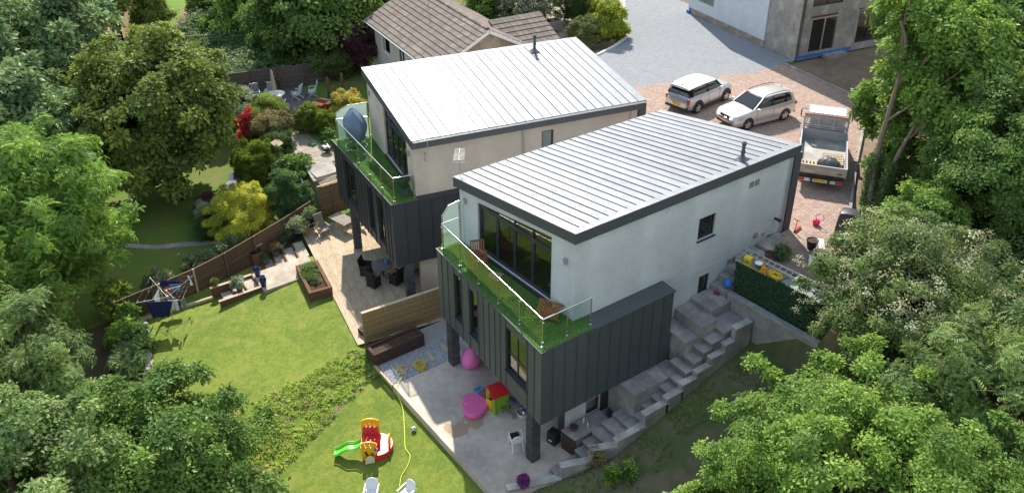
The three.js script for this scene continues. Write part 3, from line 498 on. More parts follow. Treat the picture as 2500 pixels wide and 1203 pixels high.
  for (const w of c.sideWin || []) windowPart(h, FR, w[0], w[1], w[2], w[3], { sill: true, w0: -0.16, w1: -0.08, fr: 0.075, glass: w[5] });
  part(h, 'floor', uvm(prism([[xl + 0.27, zl - 0.27], [-0.31, -0.27], [-0.31, zb + 0.27], [xl + 0.27, zbl + 0.27]], Yb - 0.25, Yb - 0.02)), M.insideFloor);
  part(h, 'inner_wall', uvm(bx(xl * -1 - 0.7, 2.4, 0.1, xl / 2, Yb + 1.2, -5.2)), M.inside);
  // bifold doors under a sloping transom
  const D = c.door, du0 = D[0][0], du1 = D[1][0], dy0 = D[0][1], tl = D[3][1], tr = D[2][1], ty = c.transom, fr = 0.075, w0 = -0.17, w1 = -0.08, tY = u => mix(tl, tr, (u - du0) / (du1 - du0));
  const bf = part(h, 'bifold_doors', [wpoly(FF, D, w0, w1, [[[du0 + fr, dy0 + 0.05], [du1 - fr, dy0 + 0.05], [du1 - fr, tY(du1 - fr) - fr], [du0 + fr, tY(du0 + fr) - fr]]]), wbox(FF, du0 + fr, du1 - fr, ty - 0.06, ty + 0.06, w0 + 0.004, w1 - 0.004)], M.frame, 'dark grey bifold doors with sloping transom lights');
  for (let i = 0; i < 4; i++) {
    const a = mix(du0 + fr, du1 - fr, i / 4), b = mix(du0 + fr, du1 - fr, (i + 1) / 4), lf = part(bf, 'door_leaf', [wbox(FF, a + 0.004, a + 0.08, dy0 + 0.055, ty - 0.062, w0 + 0.008, w1 - 0.008), wbox(FF, b - 0.08, b - 0.004, dy0 + 0.055, ty - 0.062, w0 + 0.008, w1 - 0.008), wbox(FF, a + 0.08, b - 0.08, dy0 + 0.055, dy0 + 0.14, w0 + 0.008, w1 - 0.008), wbox(FF, a + 0.08, b - 0.08, ty - 0.13, ty - 0.062, w0 + 0.008, w1 - 0.008), wbox(FF, a + 0.03, a + 0.05, dy0 + 0.9, dy0 + 1.1, w1 - 0.008, w1 + 0.03)], M.frame);
    part(bf, 'pane', wbox(FF, a + 0.07, b - 0.07, dy0 + 0.12, ty - 0.11, -0.131, -0.119), M.glass);
    part(bf, 'transom_pane', wpoly(FF, [[a + 0.03, ty + 0.055], [b - 0.03, ty + 0.055], [b - 0.03, tY(b) - fr + 0.01], [a + 0.03, tY(a) - fr + 0.01]], -0.131, -0.119), M.glass);
    if (i) part(bf, 'mullion', wbox(FF, a - 0.03, a + 0.03, ty + 0.06, tY(a) - fr, w0 + 0.006, w1 - 0.006), M.frame);
  }
  part(bf, 'threshold', wbox(FF, du0 - 0.1, du1 + 0.1, Yb, dy0 - 0.004, -0.2, 0.09), M.frame);
  for (const [u, y] of c.lamps) { const l = part(h, 'wall_lamp', [wbox(FF, u - 0.055, u + 0.055, y - 0.13, y + 0.13, 0.03, 0.13), wbox(FF, u - 0.04, u + 0.04, y - 0.06, y + 0.06, 0, 0.035)], M.galv); }
  // projecting clad storey
  const [xc, zc, xcl, zcl, zcb] = c.clad, CF = WF([xcl, zcl], [xc, zc]), CR = WF([xc, zc], [xc, zcb]), CL = WF([xcl, Math.min(zcl, zl) - 1.5], [xcl, zcl]);
  const z1 = c.zinc[0], z2 = c.zinc[1], dec = Yb - 0.07;
  const box = part(h, 'clad_storey', [wpoly(CF, rect(0.02, CF.len - 0.02, yB, dec), -0.14, -0.035, c.cladWin.map(w => rect(w[0], w[1], w[2], w[3]))), wpoly(CR, rect(0.02, CR.len, yB, dec), -0.14, -0.035), wpoly(CL, rect(0, CL.len - 0.02, yB, dec), -0.14, -0.035)], c.zinc[2], 'dark standing seam metal cladding');
  const cuts = c.cuts;
  for (let i = 0; i < cuts.length - 1; i++) {
    const a = cuts[i], b = cuts[i + 1], w = c.cladWin.find(q => a >= q[0] - 0.01 && b <= q[1] + 0.01), pm = rnd() < 0.5 ? z1 : z2;
    if (w) { part(box, 'clad_panel', uvm(wbox(CF, a + 0.003, b - 0.003, yB - 0.02, w[2] - 0.03, -0.032, 0)), pm); part(box, 'clad_panel', uvm(wbox(CF, a + 0.003, b - 0.003, w[3] + 0.03, dec, -0.032, 0)), pm); }
    else part(box, 'clad_panel', uvm(wbox(CF, a + 0.003, b - 0.003, yB - 0.02, dec, -0.032, 0)), pm);
    if (i && !c.cladWin.some(q => a > q[0] + 0.02 && a < q[1] - 0.02)) part(box, 'clad_seam', wbox(CF, a - 0.012, a + 0.012, yB - 0.02, dec, 0.001, 0.034), z2);
  }
  const nr = c.sidePanels; for (let i = 0; i < nr; i++) { const a = CR.len * i / nr, b = CR.len * (i + 1) / nr; part(box, 'clad_panel', uvm(wbox(CR, a + 0.003, b - 0.003, yB - 0.02, dec, -0.032, 0)), rnd() < 0.5 ? z1 : z2); if (i) part(box, 'clad_seam', wbox(CR, a - 0.012, a + 0.012, yB - 0.02, dec, 0.001, 0.034), z2); }
  for (let i = 0; i < 4; i++) part(box, 'clad_panel', uvm(wbox(CL, CL.len * i / 4 + 0.003, CL.len * (i + 1) / 4 - 0.003, yB - 0.02, dec, -0.032, 0)), i % 2 ? z1 : z2);
  for (const w of c.cladWin) windowPart(h, CF, w[0] + 0.004, w[1] - 0.004, w[2] + 0.004, w[3] - 0.004, { mull: w[4], trans: w[5], sill: true, fr: 0.055, w0: -0.13, w1: -0.06 });
  part(box, 'soffit', prism([[xcl + 0.15, zcl - 0.15], [xc - 0.15, zc - 0.15], [xc - 0.15, zcb + 0.01], [xcl + 0.15, zcb + 0.01]], yB + 0.005, yB + 0.1), M.fascia);
  // balcony deck with artificial turf, and metal flashing on the side return
  part(h, 'balcony_deck', prism([[xcl - 0.03, zcl + 0.03], [xc + 0.03, zc + 0.03], [xc + 0.03, c.turfBack - 0.02], [0.004, c.turfBack - 0.02], [0.004, 0.004], [xl - 0.02, zl + 0.004], [xcl - 0.03, zl + 0.004]], Yb - 0.07, Yb - 0.022), M.fascia);
  const turf = part(h, 'artificial_turf', prism([[xcl + 0.01, zcl - 0.02], [xc - 0.02, zc - 0.02], [xc - 0.02, c.turfBack], [0.01, c.turfBack], [0.01, 0.012], [xl - 0.01, zl + 0.012], [xcl + 0.01, zl + 0.012]], Yb - 0.02, Yb), M.turf, 'bright green artificial grass');
  const bl = new THREE.BufferGeometry().setAttribute('position', new THREE.Float32BufferAttribute([-0.006, 0, 0, 0.006, 0, 0, 0.004, 0.03, 0.008, 0, 0, -0.006, 0, 0, 0.006, -0.008, 0.026, 0], 3)); bl.computeVertexNormals();
  const bm = shade(new THREE.InstancedMesh(bl, mat([1, 1, 1], 0.95), 9000)), m4 = new THREE.Matrix4(), col = new THREE.Color(), q = new THREE.Quaternion(); let bi = 0;
  while (bi < 9000) { const x = rr(xcl, xc - 0.03), zf = mix(zcl, zc, (x - xcl) / (xc - xcl)), zk = x > 0 ? c.turfBack : mix(0, zl, x / xl); const z = rr(zk + 0.02, zf - 0.03); q.setFromAxisAngle(V(0, 1, 0), rr(0, 6.3)); m4.compose(V(x, Yb - 0.002, z), q, V(1.6, 1, 1.6)); bm.setMatrixAt(bi, m4); const k = rr(0.75, 1.3); bm.setColorAt(bi++, col.setRGB(0.085 * k, 0.17 * k, 0.028)); }
  bm.name = 'turf_blades'; bm.userData.kind = 'stuff'; turf.add(bm);
  part(h, 'side_flashing', slab([[0.003, Yb - 0.02, c.turfBack - 0.025], [xc + 0.05, Yb - 0.055, c.turfBack - 0.025], [xc + 0.05, Yb - 0.055, zcb - 0.05], [0.003, Yb - 0.02, zcb - 0.05]], 0.05), z2);
  part(h, 'clad_end', wpoly(WF([xc, zcb], [0, zcb]), rect(0.02, xc - 0.002, yB, dec - 0.03), -0.1, 0), z1);
  balustrade(h, c.rail, Yb, c.posts);
  // privacy glass on the left end
  const pv = c.privacy, PF = WF(pv[0], pv[1]);
  const ps = part(h, 'privacy_screen', [wbox(PF, 0, 0.05, Yb, Yb + 2.05, -0.025, 0.025), rod([pv[1][0], Yb, pv[1][1]], [pv[1][0], Yb + 1.6, pv[1][1]], 0.022, 0.022, 8), (() => { const r = rod([0.02, Yb + 2.06, 0], [PF.len * 0.62, Yb + 2.0, 0], 0.02, 0.02, 8); r.applyMatrix4(PF); return r; })(), (() => { const r = rod([PF.len * 0.62, Yb + 2.0, 0], [PF.len, Yb + 1.6, 0], 0.02, 0.02, 8); r.applyMatrix4(PF); return r; })(), (() => { const r = rod([0.02, Yb + 1.24, 0], [PF.len, Yb + 1.24, 0], 0.025, 0.025, 8); r.applyMatrix4(PF); return r; })()], M.steel);
  part(ps, 'glass_panel', wpoly(PF, [[0.06, Yb + 0.08], [PF.len - 0.04, Yb + 0.08], [PF.len - 0.04, Yb + 1.2], [0.06, Yb + 1.2]], -0.006, 0.006), M.frost);
  part(ps, 'glass_panel', wpoly(PF, [[0.06, Yb + 1.28], [PF.len - 0.04, Yb + 1.28], [PF.len - 0.04, Yb + 1.58], [PF.len * 0.62, Yb + 1.97], [0.06, Yb + 2.03]], -0.006, 0.006), M.frost);
  // ground storey under the cladding
  part(h, 'lower_front_wall', uvm(wpoly(WF([xl + 0.3, c.lowZ], [-0.3, c.lowZ]), rect(0, -xl - 0.6, -0.3, yB + 0.1), -0.2, 0, [rect(1.2, 5.0, 0.06, 2.15)])), m);
  windowPart(h, WF([xl + 0.3, c.lowZ], [-0.3, c.lowZ]), 1.2, 5.0, 0.07, 2.15, { mull: [2.45, 3.7], fr: 0.07 });
  for (const p of c.piers) brickPier(h, ...p);
  return { h, FF, FR, ry };
}
const near = house({
  label: 'nearer house, pale blue-white render over grey metal cladding with glass balcony', pos: [0, 0, 0], ry: 0,
  roof: [[-7.39, 9.28, 0.63], [0.17, 10.13, 0.18], [0.17, 10.13, -12.16], [-7.39, 9.28, -11.31]], panels: 27, seam: [0.002, 0.955],
  Yb: 6.14, ybot: 2.63, xl: -7.22, zl: 0.43, zb: -11.91, zbl: -11.05, dpc: 5.76, render: M.whiteRender,
  door: [[1.27, 6.3], [5.93, 6.3], [5.93, 9.22], [1.27, 8.62]], transom: 8.5, lamps: [[0.45, 8.33], [6.78, 8.62]],
  sideWin: [[6.42, 7.4, 7.3, 8.35], [6.84, 7.48, 4.42, 5.36, 'low'], [0.87, 1.58, 0.85, 1.62, 'low']],
  clad: [0.76, 2.055, -7.34, 1.62, -4.55], zinc: [M.zinc, M.zinc2, M.zincDark], sidePanels: 12,
  cladWin: [[1.5, 2.17, 3.5, 5.72, [], []], [2.78, 3.52, 3.44, 5.72, [], []], [5.66, 7.18, 3.58, 5.66, [6.4], [4.5]]],
  cuts: [0, 0.42, 0.95, 1.5, 2.17, 2.78, 3.52, 3.96, 4.4, 4.83, 5.25, 5.66, 6.4, 7.18, 7.66, 8.11], turfBack: -0.42,
  rail: [[-7.13, 1.43], [0.55, 1.85], [0.55, -0.38]], posts: [5, 2], privacy: [[-7.15, 0.5], [-7.13, 1.40]], lowZ: -1.6,
  piers: [[-7.04, -6.62, 1.1, 1.52, 0, 2.61], [-0.29, 0.13, 1.55, 1.97, 0, 2.61], [-0.30, 0.14, -12.36, -11.93, 5.83, 9.72, true], [-0.75, -0.02, -0.42, 0.0, 0, 2.6, true]],
});
const FAR_RY = -12.708 * D2R;
const far = house({
  label: 'farther house, cream render over near-black metal cladding with glass balcony', pos: [-12.083, -0.148, -0.02], ry: FAR_RY,
  roof: [[-7.60, 10.106, 0.51], [0.398, 9.254, 0.152], [0.398, 9.254, -12.24], [-7.60, 10.106, -12.15]], panels: 26, seam: [0.03, 0.998],
  Yb: 6.14, ybot: 2.63, xl: -7.32, zl: 0.34, zb: -12.0, zbl: -11.9, dpc: 5.6, render: M.creamRender,
  door: [[2.75, 6.3], [6.35, 6.3], [6.35, 8.62], [2.75, 9.2]], transom: 8.42, lamps: [[0.45, 8.9], [6.8, 8.2]],
  sideWin: [[6.6, 7.25, 7.1, 8.35, 'up', M.frost]],
  clad: [0.338, 1.305, -7.85, 2.42, -6.6], zinc: [M.zincDark, M.zincDark2, M.zincDark], sidePanels: 12,
  cladWin: [[1.55, 3.3, 3.3, 5.7, [2.1, 2.7], []], [5.0, 5.72, 3.2, 5.66, [], []], [6.28, 7.08, 3.2, 5.66, [], []]],
  cuts: [0, 0.5, 1.0, 1.55, 3.3, 3.72, 4.15, 4.58, 5.0, 5.72, 6.28, 7.08, 7.5, 7.88, 8.26], turfBack: 0.03,
  rail: [[-7.64, 2.15], [0.135, 1.09], [0.135, 0.12]], posts: [5, 1], privacy: [[-7.30, 0.42], [-7.64, 2.12]], lowZ: -1.0,
  piers: [[-6.30, -5.88, 1.75, 2.17, 0.1, 2.61], [-0.12, 0.30, 0.42, 0.84, 0.1, 2.61], [-0.32, 0.12, -12.44, -12.02, 5.9, 8.9, true], [-1.1, -0.36, -0.72, -0.3, 0, 2.6, true]],
});
// aerials, flues, gutter, small fittings
function aerial(h, x, y, z, ry) {
  const s = (g) => { g.scale(0.72, 0.9, 0.72); g.rotateY(ry); g.translate(x, y, z); return g; };
  const a = part(h, 'tv_aerial', [s(rod([0, -0.9, 0], [0, 0.95, 0], 0.018, 0.018, 6)), s(rod([-0.55, 0.75, 0], [0.6, 0.9, 0], 0.012, 0.012, 6)), s(bx(0.05, 0.14, 0.06, 0, 0.8, 0))], M.galv);
  for (let i = 0; i < 9; i++) { const u = -0.45 + i * 0.125; part(a, 'element', s(rod([u, 0.765 + i * 0.015, -0.3], [u, 0.765 + i * 0.015, 0.3], 0.008, 0.008, 5)), M.alu); }
  for (const dy of [-0.12, 0, 0.12, 0.24]) part(a, 'reflector', s(rod([-0.5 + Math.abs(dy - 0.06) * -0.3, 0.75 + dy, -0.36], [-0.5 + Math.abs(dy - 0.06) * -0.3, 0.75 + dy, 0.36], 0.006, 0.006, 5)), M.alu);
}
aerial(near.h, -7.42, 9.45, 0.25, 2.53);
aerial(far.h, 0.62, 8.9, -0.55, 2.75);
part(far.h, 'aerial_bracket', [bx(0.3, 0.03, 0.03, 0.16, 8.35, -0.55), bx(0.3, 0.03, 0.03, 0.16, 8.0, -0.55), rod([0.1, 7.95, -0.55], [0.1, 8.4, -0.55], 0.02)], M.galv);
function flue(h, x, y, z, hh) {
  const f = part(h, 'flue', [cyl(0.07, 0.07, hh, x, y + hh / 2, z, 14), cyl(0.10, 0.10, 0.09, x, y + hh * 0.55, z, 14)], M.fascia);
  part(f, 'cowl', [cyl(0.12, 0.09, 0.1, x, y + hh + 0.03, z, 14), cyl(0.05, 0.12, 0.07, x, y + hh + 0.11, z, 14)], M.fascia);
  part(f, 'flashing', [lathe([[0.07, 0.30], [0.1, 0.2], [0.32, 0.03], [0.34, -0.02]], 4).rotateY(0.78).translate(x, y, z)], M.fascia);
}
flue(near.h, -0.40, 10.06, -9.05, 0.72);
{ const p = V(-16.44, 9.8, -10.28).sub(V(-12.083, -0.148, -0.02)).applyAxisAngle(V(0, 1, 0), -FAR_RY); flue(far.h, p.x, far.ry(p.x), p.z, 0.85); }
{ // gutter and downpipes of the farther house
  const g = (z0, z1) => { const s = new THREE.Shape(); s.absarc(0, 0, 0.065, Math.PI, 0, false); s.absarc(0, 0, 0.057, 0, Math.PI, true); const e = new THREE.ExtrudeGeometry(s, { depth: z0 - z1, bevelEnabled: false, curveSegments: 8 }); e.translate(0.398 + 0.075, 9.21, z1); return e; };
  const gt = part(far.h, 'gutter', g(0.1, -12.2), M.galv);
  part(gt, 'downpipe', [rod([0.44, 9.12, -5.6], [0.1, 8.85, -5.6], 0.04), rod([0.1, 8.87, -5.6], [0.1, 5.7, -5.6], 0.04)], M.galv);
  part(gt, 'downpipe', [rod([0.44, 9.12, -11.6], [0.1, 8.85, -11.6], 0.04), rod([0.1, 8.87, -11.6], [0.1, 5.9, -11.6], 0.04)], M.galv);
}
{ // small fittings on the nearer house's side wall
  const F = near.FR, v = (n, u, y, w, hgt, m, d = 0.03) => part(near.h, n, wbox(F, u - w / 2, u + w / 2, y - hgt / 2, y + hgt / 2, 0, d), m);
  const vm = mat([0.22, 0.22, 0.17], 0.8);
  v('vent', 9.38, 9.0, 0.24, 0.26, vm); v('vent', 9.72, 9.0, 0.24, 0.26, vm); v('vent', 10.69, 6.1, 0.22, 0.2, M.pale, 0.02); v('vent', 11.12, 5.9, 0.3, 0.09, M.galv, 0.02); v('vent', 8.62, 5.48, 0.2, 0.2, vm); v('vent', 8.92, 5.5, 0.2, 0.2, vm);
  part(near.h, 'boiler_flue', [rod([0, 6.68, -11.37], [0.28, 6.68, -11.37], 0.06, 0.06, 10), rod([0.2, 6.68, -11.37], [0.3, 6.68, -11.37], 0.085, 0.085, 10)], M.black);
  part(near.h, 'service_hatch', [rod([0, 6.24, -10.16], [0.03, 6.24, -10.16], 0.16, 0.16, 14), rod([0, 6.24, -10.16], [0.12, 6.24, -10.16], 0.06, 0.06, 10)], M.blockBrown);
  part(near.h, 'downpipe', [rod([0.1, 9.6, -11.8], [0.1, 5.9, -11.8], 0.035)], M.galv);
  part(near.h, 'back_door', [wbox(F, 1.62, 2.3, 0.7, 2.3, -0.05, 0.0)], mat([0.06, 0.045, 0.04], 0.6), 'dark brown side door below the cladding');
}

// ------------------------------------------------------------------ brown-tiled bungalow
{
  const h = thing('bungalow', 'cream bungalow with brown tiled roof behind the farther house', 'house', [-23.0, 0, -11.6], -6 * D2R);
  const eY = 7.05, rY = 9.1, ez = 3.9, x0 = -12.2, x1 = 0;
  const wl = mat([0.74, 0.70, 0.62], 0.92, { map: tGrain }), gb = mat([0.62, 0.55, 0.44], 0.92, { map: tBlotch });
  const F = WF([x0 + 0.5, ez - 0.5], [x1 - 0.35, ez - 0.5]);
  part(h, 'front_wall', uvm(wpoly(F, rect(0, F.len, 0.5, eY + 0.15), -0.25, 0, [rect(1.3, 2.9, 5.2, 6.5), rect(4.4, 5.6, 4.9, 6.4), rect(7.4, 8.8, 4.6, 6.3)])), wl);
  part(h, 'back_wall', uvm(bx(F.len, 4, 0.25, (x0 + x1) / 2, 5.1, -ez + 0.5)), wl);
  part(h, 'gable_wall', uvm(wpoly(WF([x1 - 0.35, ez - 0.503], [x1 - 0.35, -ez + 0.503]), [[0, 0.5], [6.79, 0.5], [6.79, eY + 0.12], [3.39, rY - 0.18], [0, eY + 0.12]], -0.25, 0)), gb);
  part(h, 'gable_wall', uvm(wpoly(WF([x0 + 0.5, -ez + 0.503], [x0 + 0.5, ez - 0.503]), [[0, 0.5], [6.79, 0.5], [6.79, eY + 0.12], [3.39, rY - 0.18], [0, eY + 0.12]], -0.25, 0)), gb);
  windowPart(h, F, 1.3, 2.9, 5.2, 6.5, { mull: [1.75], frame: M.white, sill: true }); windowPart(h, F, 4.4, 5.6, 4.9, 6.4, { mull: [5.0], frame: M.white, sill: true }); windowPart(h, F, 7.4, 8.8, 4.6, 6.3, { mull: [8.1], frame: M.white, sill: true });
  part(h, 'wall_lamp', [cyl(0.09, 0.12, 0.2, x0 + 4.2, 6.5, ez - 0.4, 10)], M.white);
  const roof = part(h, 'roof', [slab([[x0, rY - 0.09, 0], [x1, rY - 0.09, 0], [x1, eY - 0.09, ez], [x0, eY - 0.09, ez]], 0.1), slab([[x0, rY - 0.09, 0], [x1, rY - 0.09, 0], [x1, eY - 0.09, -ez], [x0, eY - 0.09, -ez]], 0.1)], M.tiles[2]);
  const sl = Math.atan2(rY - eY, ez), len = Math.hypot(rY - eY, ez), nC = 11, cl = len / nC, tw = 0.36, nT = Math.round((x1 - x0) / tw), tg = [];
  for (let k = 0; k < 2; k++) { const g = bx((x1 - x0) / nT - 0.012, 0.045, cl + 0.06); const p = g.attributes.position; for (let i = 0; i < p.count; i++) if (p.getY(i) > 0 && Math.abs(p.getX(i)) < 1) p.setY(i, p.getY(i) + 0.0); tg.push(clean(g)); }
  const all = []; for (const f of [1, -1]) for (let c = 0; c < nC; c++) for (let t = 0; t < nT; t++) all.push([f, c, t]);
  const posOf = ([f, c, t]) => { const d = (c + 0.5) * cl, tilt = 0.12; return { p: V(x0 + (t + 0.5) * (x1 - x0) / nT, rY - Math.sin(sl) * d + 0.0, f * Math.cos(sl) * d), r: f * (sl - tilt) }; };
  all.sort((a, b) => (b[0] - a[0]) || (b[2] - a[2]));
  const solo300 = all.slice(0, 300), rest = all.slice(300), im = shade(new THREE.InstancedMesh(tg[0], mat([1, 1, 1], 0.95, { map: tBlotch }), rest.length)), m4 = new THREE.Matrix4(), q = new THREE.Quaternion(), col = new THREE.Color();
  const pal = [[0.26, 0.22, 0.195], [0.285, 0.245, 0.215], [0.235, 0.20, 0.18], [0.30, 0.26, 0.225]];
  const lich = (x, z) => fbm(x * 0.8 + 5, z * 0.9, 3, 0, 71) > 0.60 && rnd() < 0.22;
  rest.forEach((a, i) => { const o = posOf(a); q.setFromEuler(new THREE.Euler(o.r, 0, rr(-0.006, 0.006))); m4.compose(o.p, q, V(1, 1, 1)); im.setMatrixAt(i, m4); const c = lich(o.p.x, o.p.z) ? [0.36, 0.32, 0.25] : pal[Math.floor(rnd() * 4)]; im.setColorAt(i, col.setRGB(...c)); });
  im.name = 'roof_tiles'; im.userData.kind = 'stuff'; roof.add(im);
  const lm = mat([0.36, 0.32, 0.25], 0.95, { map: tBlotch });
  for (const a of solo300) { const o = posOf(a), m = part(roof, 'roof_tile', tg[0], lich(o.p.x, o.p.z) ? lm : M.tiles[Math.floor(rnd() * 4)]); m.position.copy(o.p); m.rotation.set(o.r, 0, rr(-0.006, 0.006)); }
  for (let i = 0; i < 27; i++) part(roof, 'ridge_tile', uvm(lathe([[0.13, -0.22], [0.13, 0.22]], 10).rotateZ(Math.PI / 2).translate(x0 + 0.22 + i * 0.445, rY - 0.03, 0)), i % 4 === 1 ? lm : M.tiles[i % 3]);
  for (const x of [x1 + 0.02, x0 - 0.02]) part(h, 'bargeboard', [beam([x, eY - 0.12, ez], [x, rY - 0.12, 0], 0.04, 0.2), beam([x, eY - 0.12, -ez], [x, rY - 0.12, 0], 0.04, 0.2)], M.white);
  part(h, 'gutter', rod([x0, eY - 0.1, ez + 0.06], [x1, eY - 0.1, ez + 0.06], 0.055, 0.055, 8), M.white);
  part(h, 'chimney_pole', rod([-6.6, 8.0, 1.2], [-6.6, 10.2, 1.2], 0.02), M.galv);
  // porch with a flat roof on the far corner
  part(h, 'porch', uvm([bx(2.4, 3.0, 0.2, x0 - 1.0, 3.6, ez + 0.2), bx(0.2, 3.0, 2.4, x0 + 0.2, 3.6, ez - 0.9), bx(0.2, 3.0, 2.4, x0 - 2.1, 3.6, ez - 0.9)]), wl);
  part(h, 'porch_roof', uvm([bx(2.6, 0.12, 2.8, x0 - 0.95, 5.02, ez - 0.9)]), M.tiles[2]);
  part(h, 'porch_fascia', [bx(2.75, 0.35, 0.06, x0 - 0.95, 5.0, ez + 0.55), bx(0.06, 0.35, 2.9, x0 + 0.42, 5.0, ez - 0.9)], M.white);
  // wing roof: courses fall towards the drive
  const w = part(h, 'wing_roof', slab([[-3.2, 8.55, -1.6], [-3.2, 8.55, -5.6], [-0.1, 7.2, -5.6], [-0.1, 7.2, -1.6]], 0.1), M.tiles[2]);
  for (let c = 0; c < 7; c++) for (let t = 0; t < 9; t++) { const d = (c + 0.5) / 7, m = part(w, 'roof_tile', (posOf.g ||= clean(bx(3.38 / 7 + 0.06, 0.04, 0.435))), M.tiles[Math.floor(rnd() * 4)]); m.position.set(mix(-3.2, -0.1, d), mix(8.55, 7.2, d) + 0.045, -1.82 - t * 0.444); m.rotation.z = -Math.atan2(1.35, 3.1) + 0.085; }
  part(w, 'wing_wall', uvm([bx(2.9, 3, 0.2, -1.7, 5.7, -5.3), bx(0.2, 2.2, 3.6, -0.45, 6.0, -3.6)]), wl);
}

// ------------------------------------------------------------------ half-finished block building by the drive
{
  const b = thing('block_building', 'unfinished grey block building with white insulated wall beside the drive', 'building', [-13.73, 5.80, -30.12], -10.2 * D2R);
  const F = WF([-12.1, 0], [0, 0]), R = WF([0, -0.003], [0, -11]);
  part(b, 'front_wall', uvm(wpoly(F, rect(0, F.len, 0, 9.5), -0.3, 0, [])), M.block);
  part(b, 'insulated_wall', uvm(wpoly(F, rect(0.0, F.len - 3.1, 0.52, 9.4), 0.003, 0.10, [rect(1.2, 3.1, 1.28, 3.2)])), M.panelWhite, 'smooth white insulated wall panel');
  part(b, 'plinth', uvm(wpoly(F, rect(0.0, F.len - 3.12, 0.0, 0.515), 0.003, 0.05)), M.blockBrown);
  windowPart(b, F, 1.2, 3.1, 1.28, 3.2, { frame: M.galv, w0: 0.005, w1: 0.06 });
  part(b, 'side_wall', uvm(wpoly(R, rect(0, R.len, 0, 9.5), -0.3, 0, [rect(1.0, 3.35, 0.36, 2.8), rect(5.2, 7.4, 0.5, 2.8), rect(0.85, 3.5, 3.6, 5.4)])), M.block);
  part(b, 'back_wall', uvm([bx(12.1, 9.5, 0.3, -6.05, 4.75, -10.8), bx(0.3, 9.5, 10.4, -11.95, 4.75, -5.45)]), M.block);
  part(b, 'roof', uvm([bx(12.0, 0.2, 10.9, -6.0, 9.6, -5.45)]), M.concreteDk);
  part(b, 'inner_floor', uvm([bx(11.4, 0.1, 10.2, -6, 0.1, -5.5), bx(11.4, 0.2, 10.2, -6, 3.2, -5.5)]), M.concreteDk);
  windowPart(b, R, 1.0, 3.35, 0.36, 2.8, { mull: [2.2], frame: M.galv, fr: 0.09, w0: -0.12, w1: -0.02, label: 'grey sliding patio door' }); windowPart(b, R, 5.2, 7.4, 0.5, 2.8, { mull: [6.3], frame: M.frame, fr: 0.09, w0: -0.12, w1: -0.02 }); windowPart(b, R, 0.85, 3.5, 3.6, 5.4, { mull: [2.2], frame: M.frame, fr: 0.09, w0: -0.2, w1: -0.1 });
  const lint = mat([0.14, 0.055, 0.04], 0.9); part(b, 'lintel', wbox(R, 0.9, 3.2, 2.86, 2.97, 0.002, 0.03), lint); part(b, 'lintel', wbox(R, 5.1, 7.5, 2.9, 3.0, 0.002, 0.03), lint);
  part(b, 'damp_proof_membrane', wbox(R, 0.0, 5.0, 0.10, 0.30, 0.002, 0.02), M.blueTape, 'bright blue waterproof membrane strip'); part(b, 'membrane_roll', rbx(0.35, 0.3, 0.12, 0.03, -12.0, 0.17, 0.15), M.blueTape);
  part(b, 'door_step', uvm(wbox(R, 2.4, 4.2, -0.1, 0.16, 0.03, 0.5)), M.concrete);
  part(b, 'timber_offcut', [wbox(F, F.len - 0.62, F.len - 0.55, 2.0, 2.7, 0.002, 0.05)], M.pale);
}

// ------------------------------------------------------------------ vehicles
function loft(secs, cap = true) { // secs: [z, [[x,y]...half profile from bottom centre to top centre]]
  const n = secs[0][1].length, ring = 2 * n - 2, P = [], I = [];
  for (const [z, pr] of secs) { for (let i = 0; i < n; i++) P.push(pr[i][0], pr[i][1], z); for (let i = n - 2; i > 0; i--) P.push(-pr[i][0], pr[i][1], z); }
  for (let s = 0; s < secs.length - 1; s++) for (let i = 0; i < ring; i++) { const a = s * ring + i, b = s * ring + (i + 1) % ring, c = a + ring, d = b + ring; I.push(a, b, c, b, d, c); }
  if (cap) for (const s of [0, secs.length - 1]) { for (let i = 1; i < ring - 1; i++) s ? I.push(s * ring, s * ring + i + 1, s * ring + i) : I.push(0, i, i + 1); }
  const g = new THREE.BufferGeometry(); g.setAttribute('position', new THREE.Float32BufferAttribute(P, 3)); g.setIndex(I); g.computeVertexNormals(); return g;
}
function textTex(txt, bg, fg, w = 256, h = 64, font = 'bold 46px sans-serif') {
  const c = document.createElement('canvas'); c.width = w; c.height = h; const x = c.getContext('2d'); x.fillStyle = bg; x.fillRect(0, 0, w, h); x.fillStyle = fg; x.font = font; x.textAlign = 'center'; x.textBaseline = 'middle'; x.fillText(txt, w / 2, h / 2);
  const t = new THREE.CanvasTexture(c); t.colorSpace = THREE.SRGBColorSpace; return t;
}
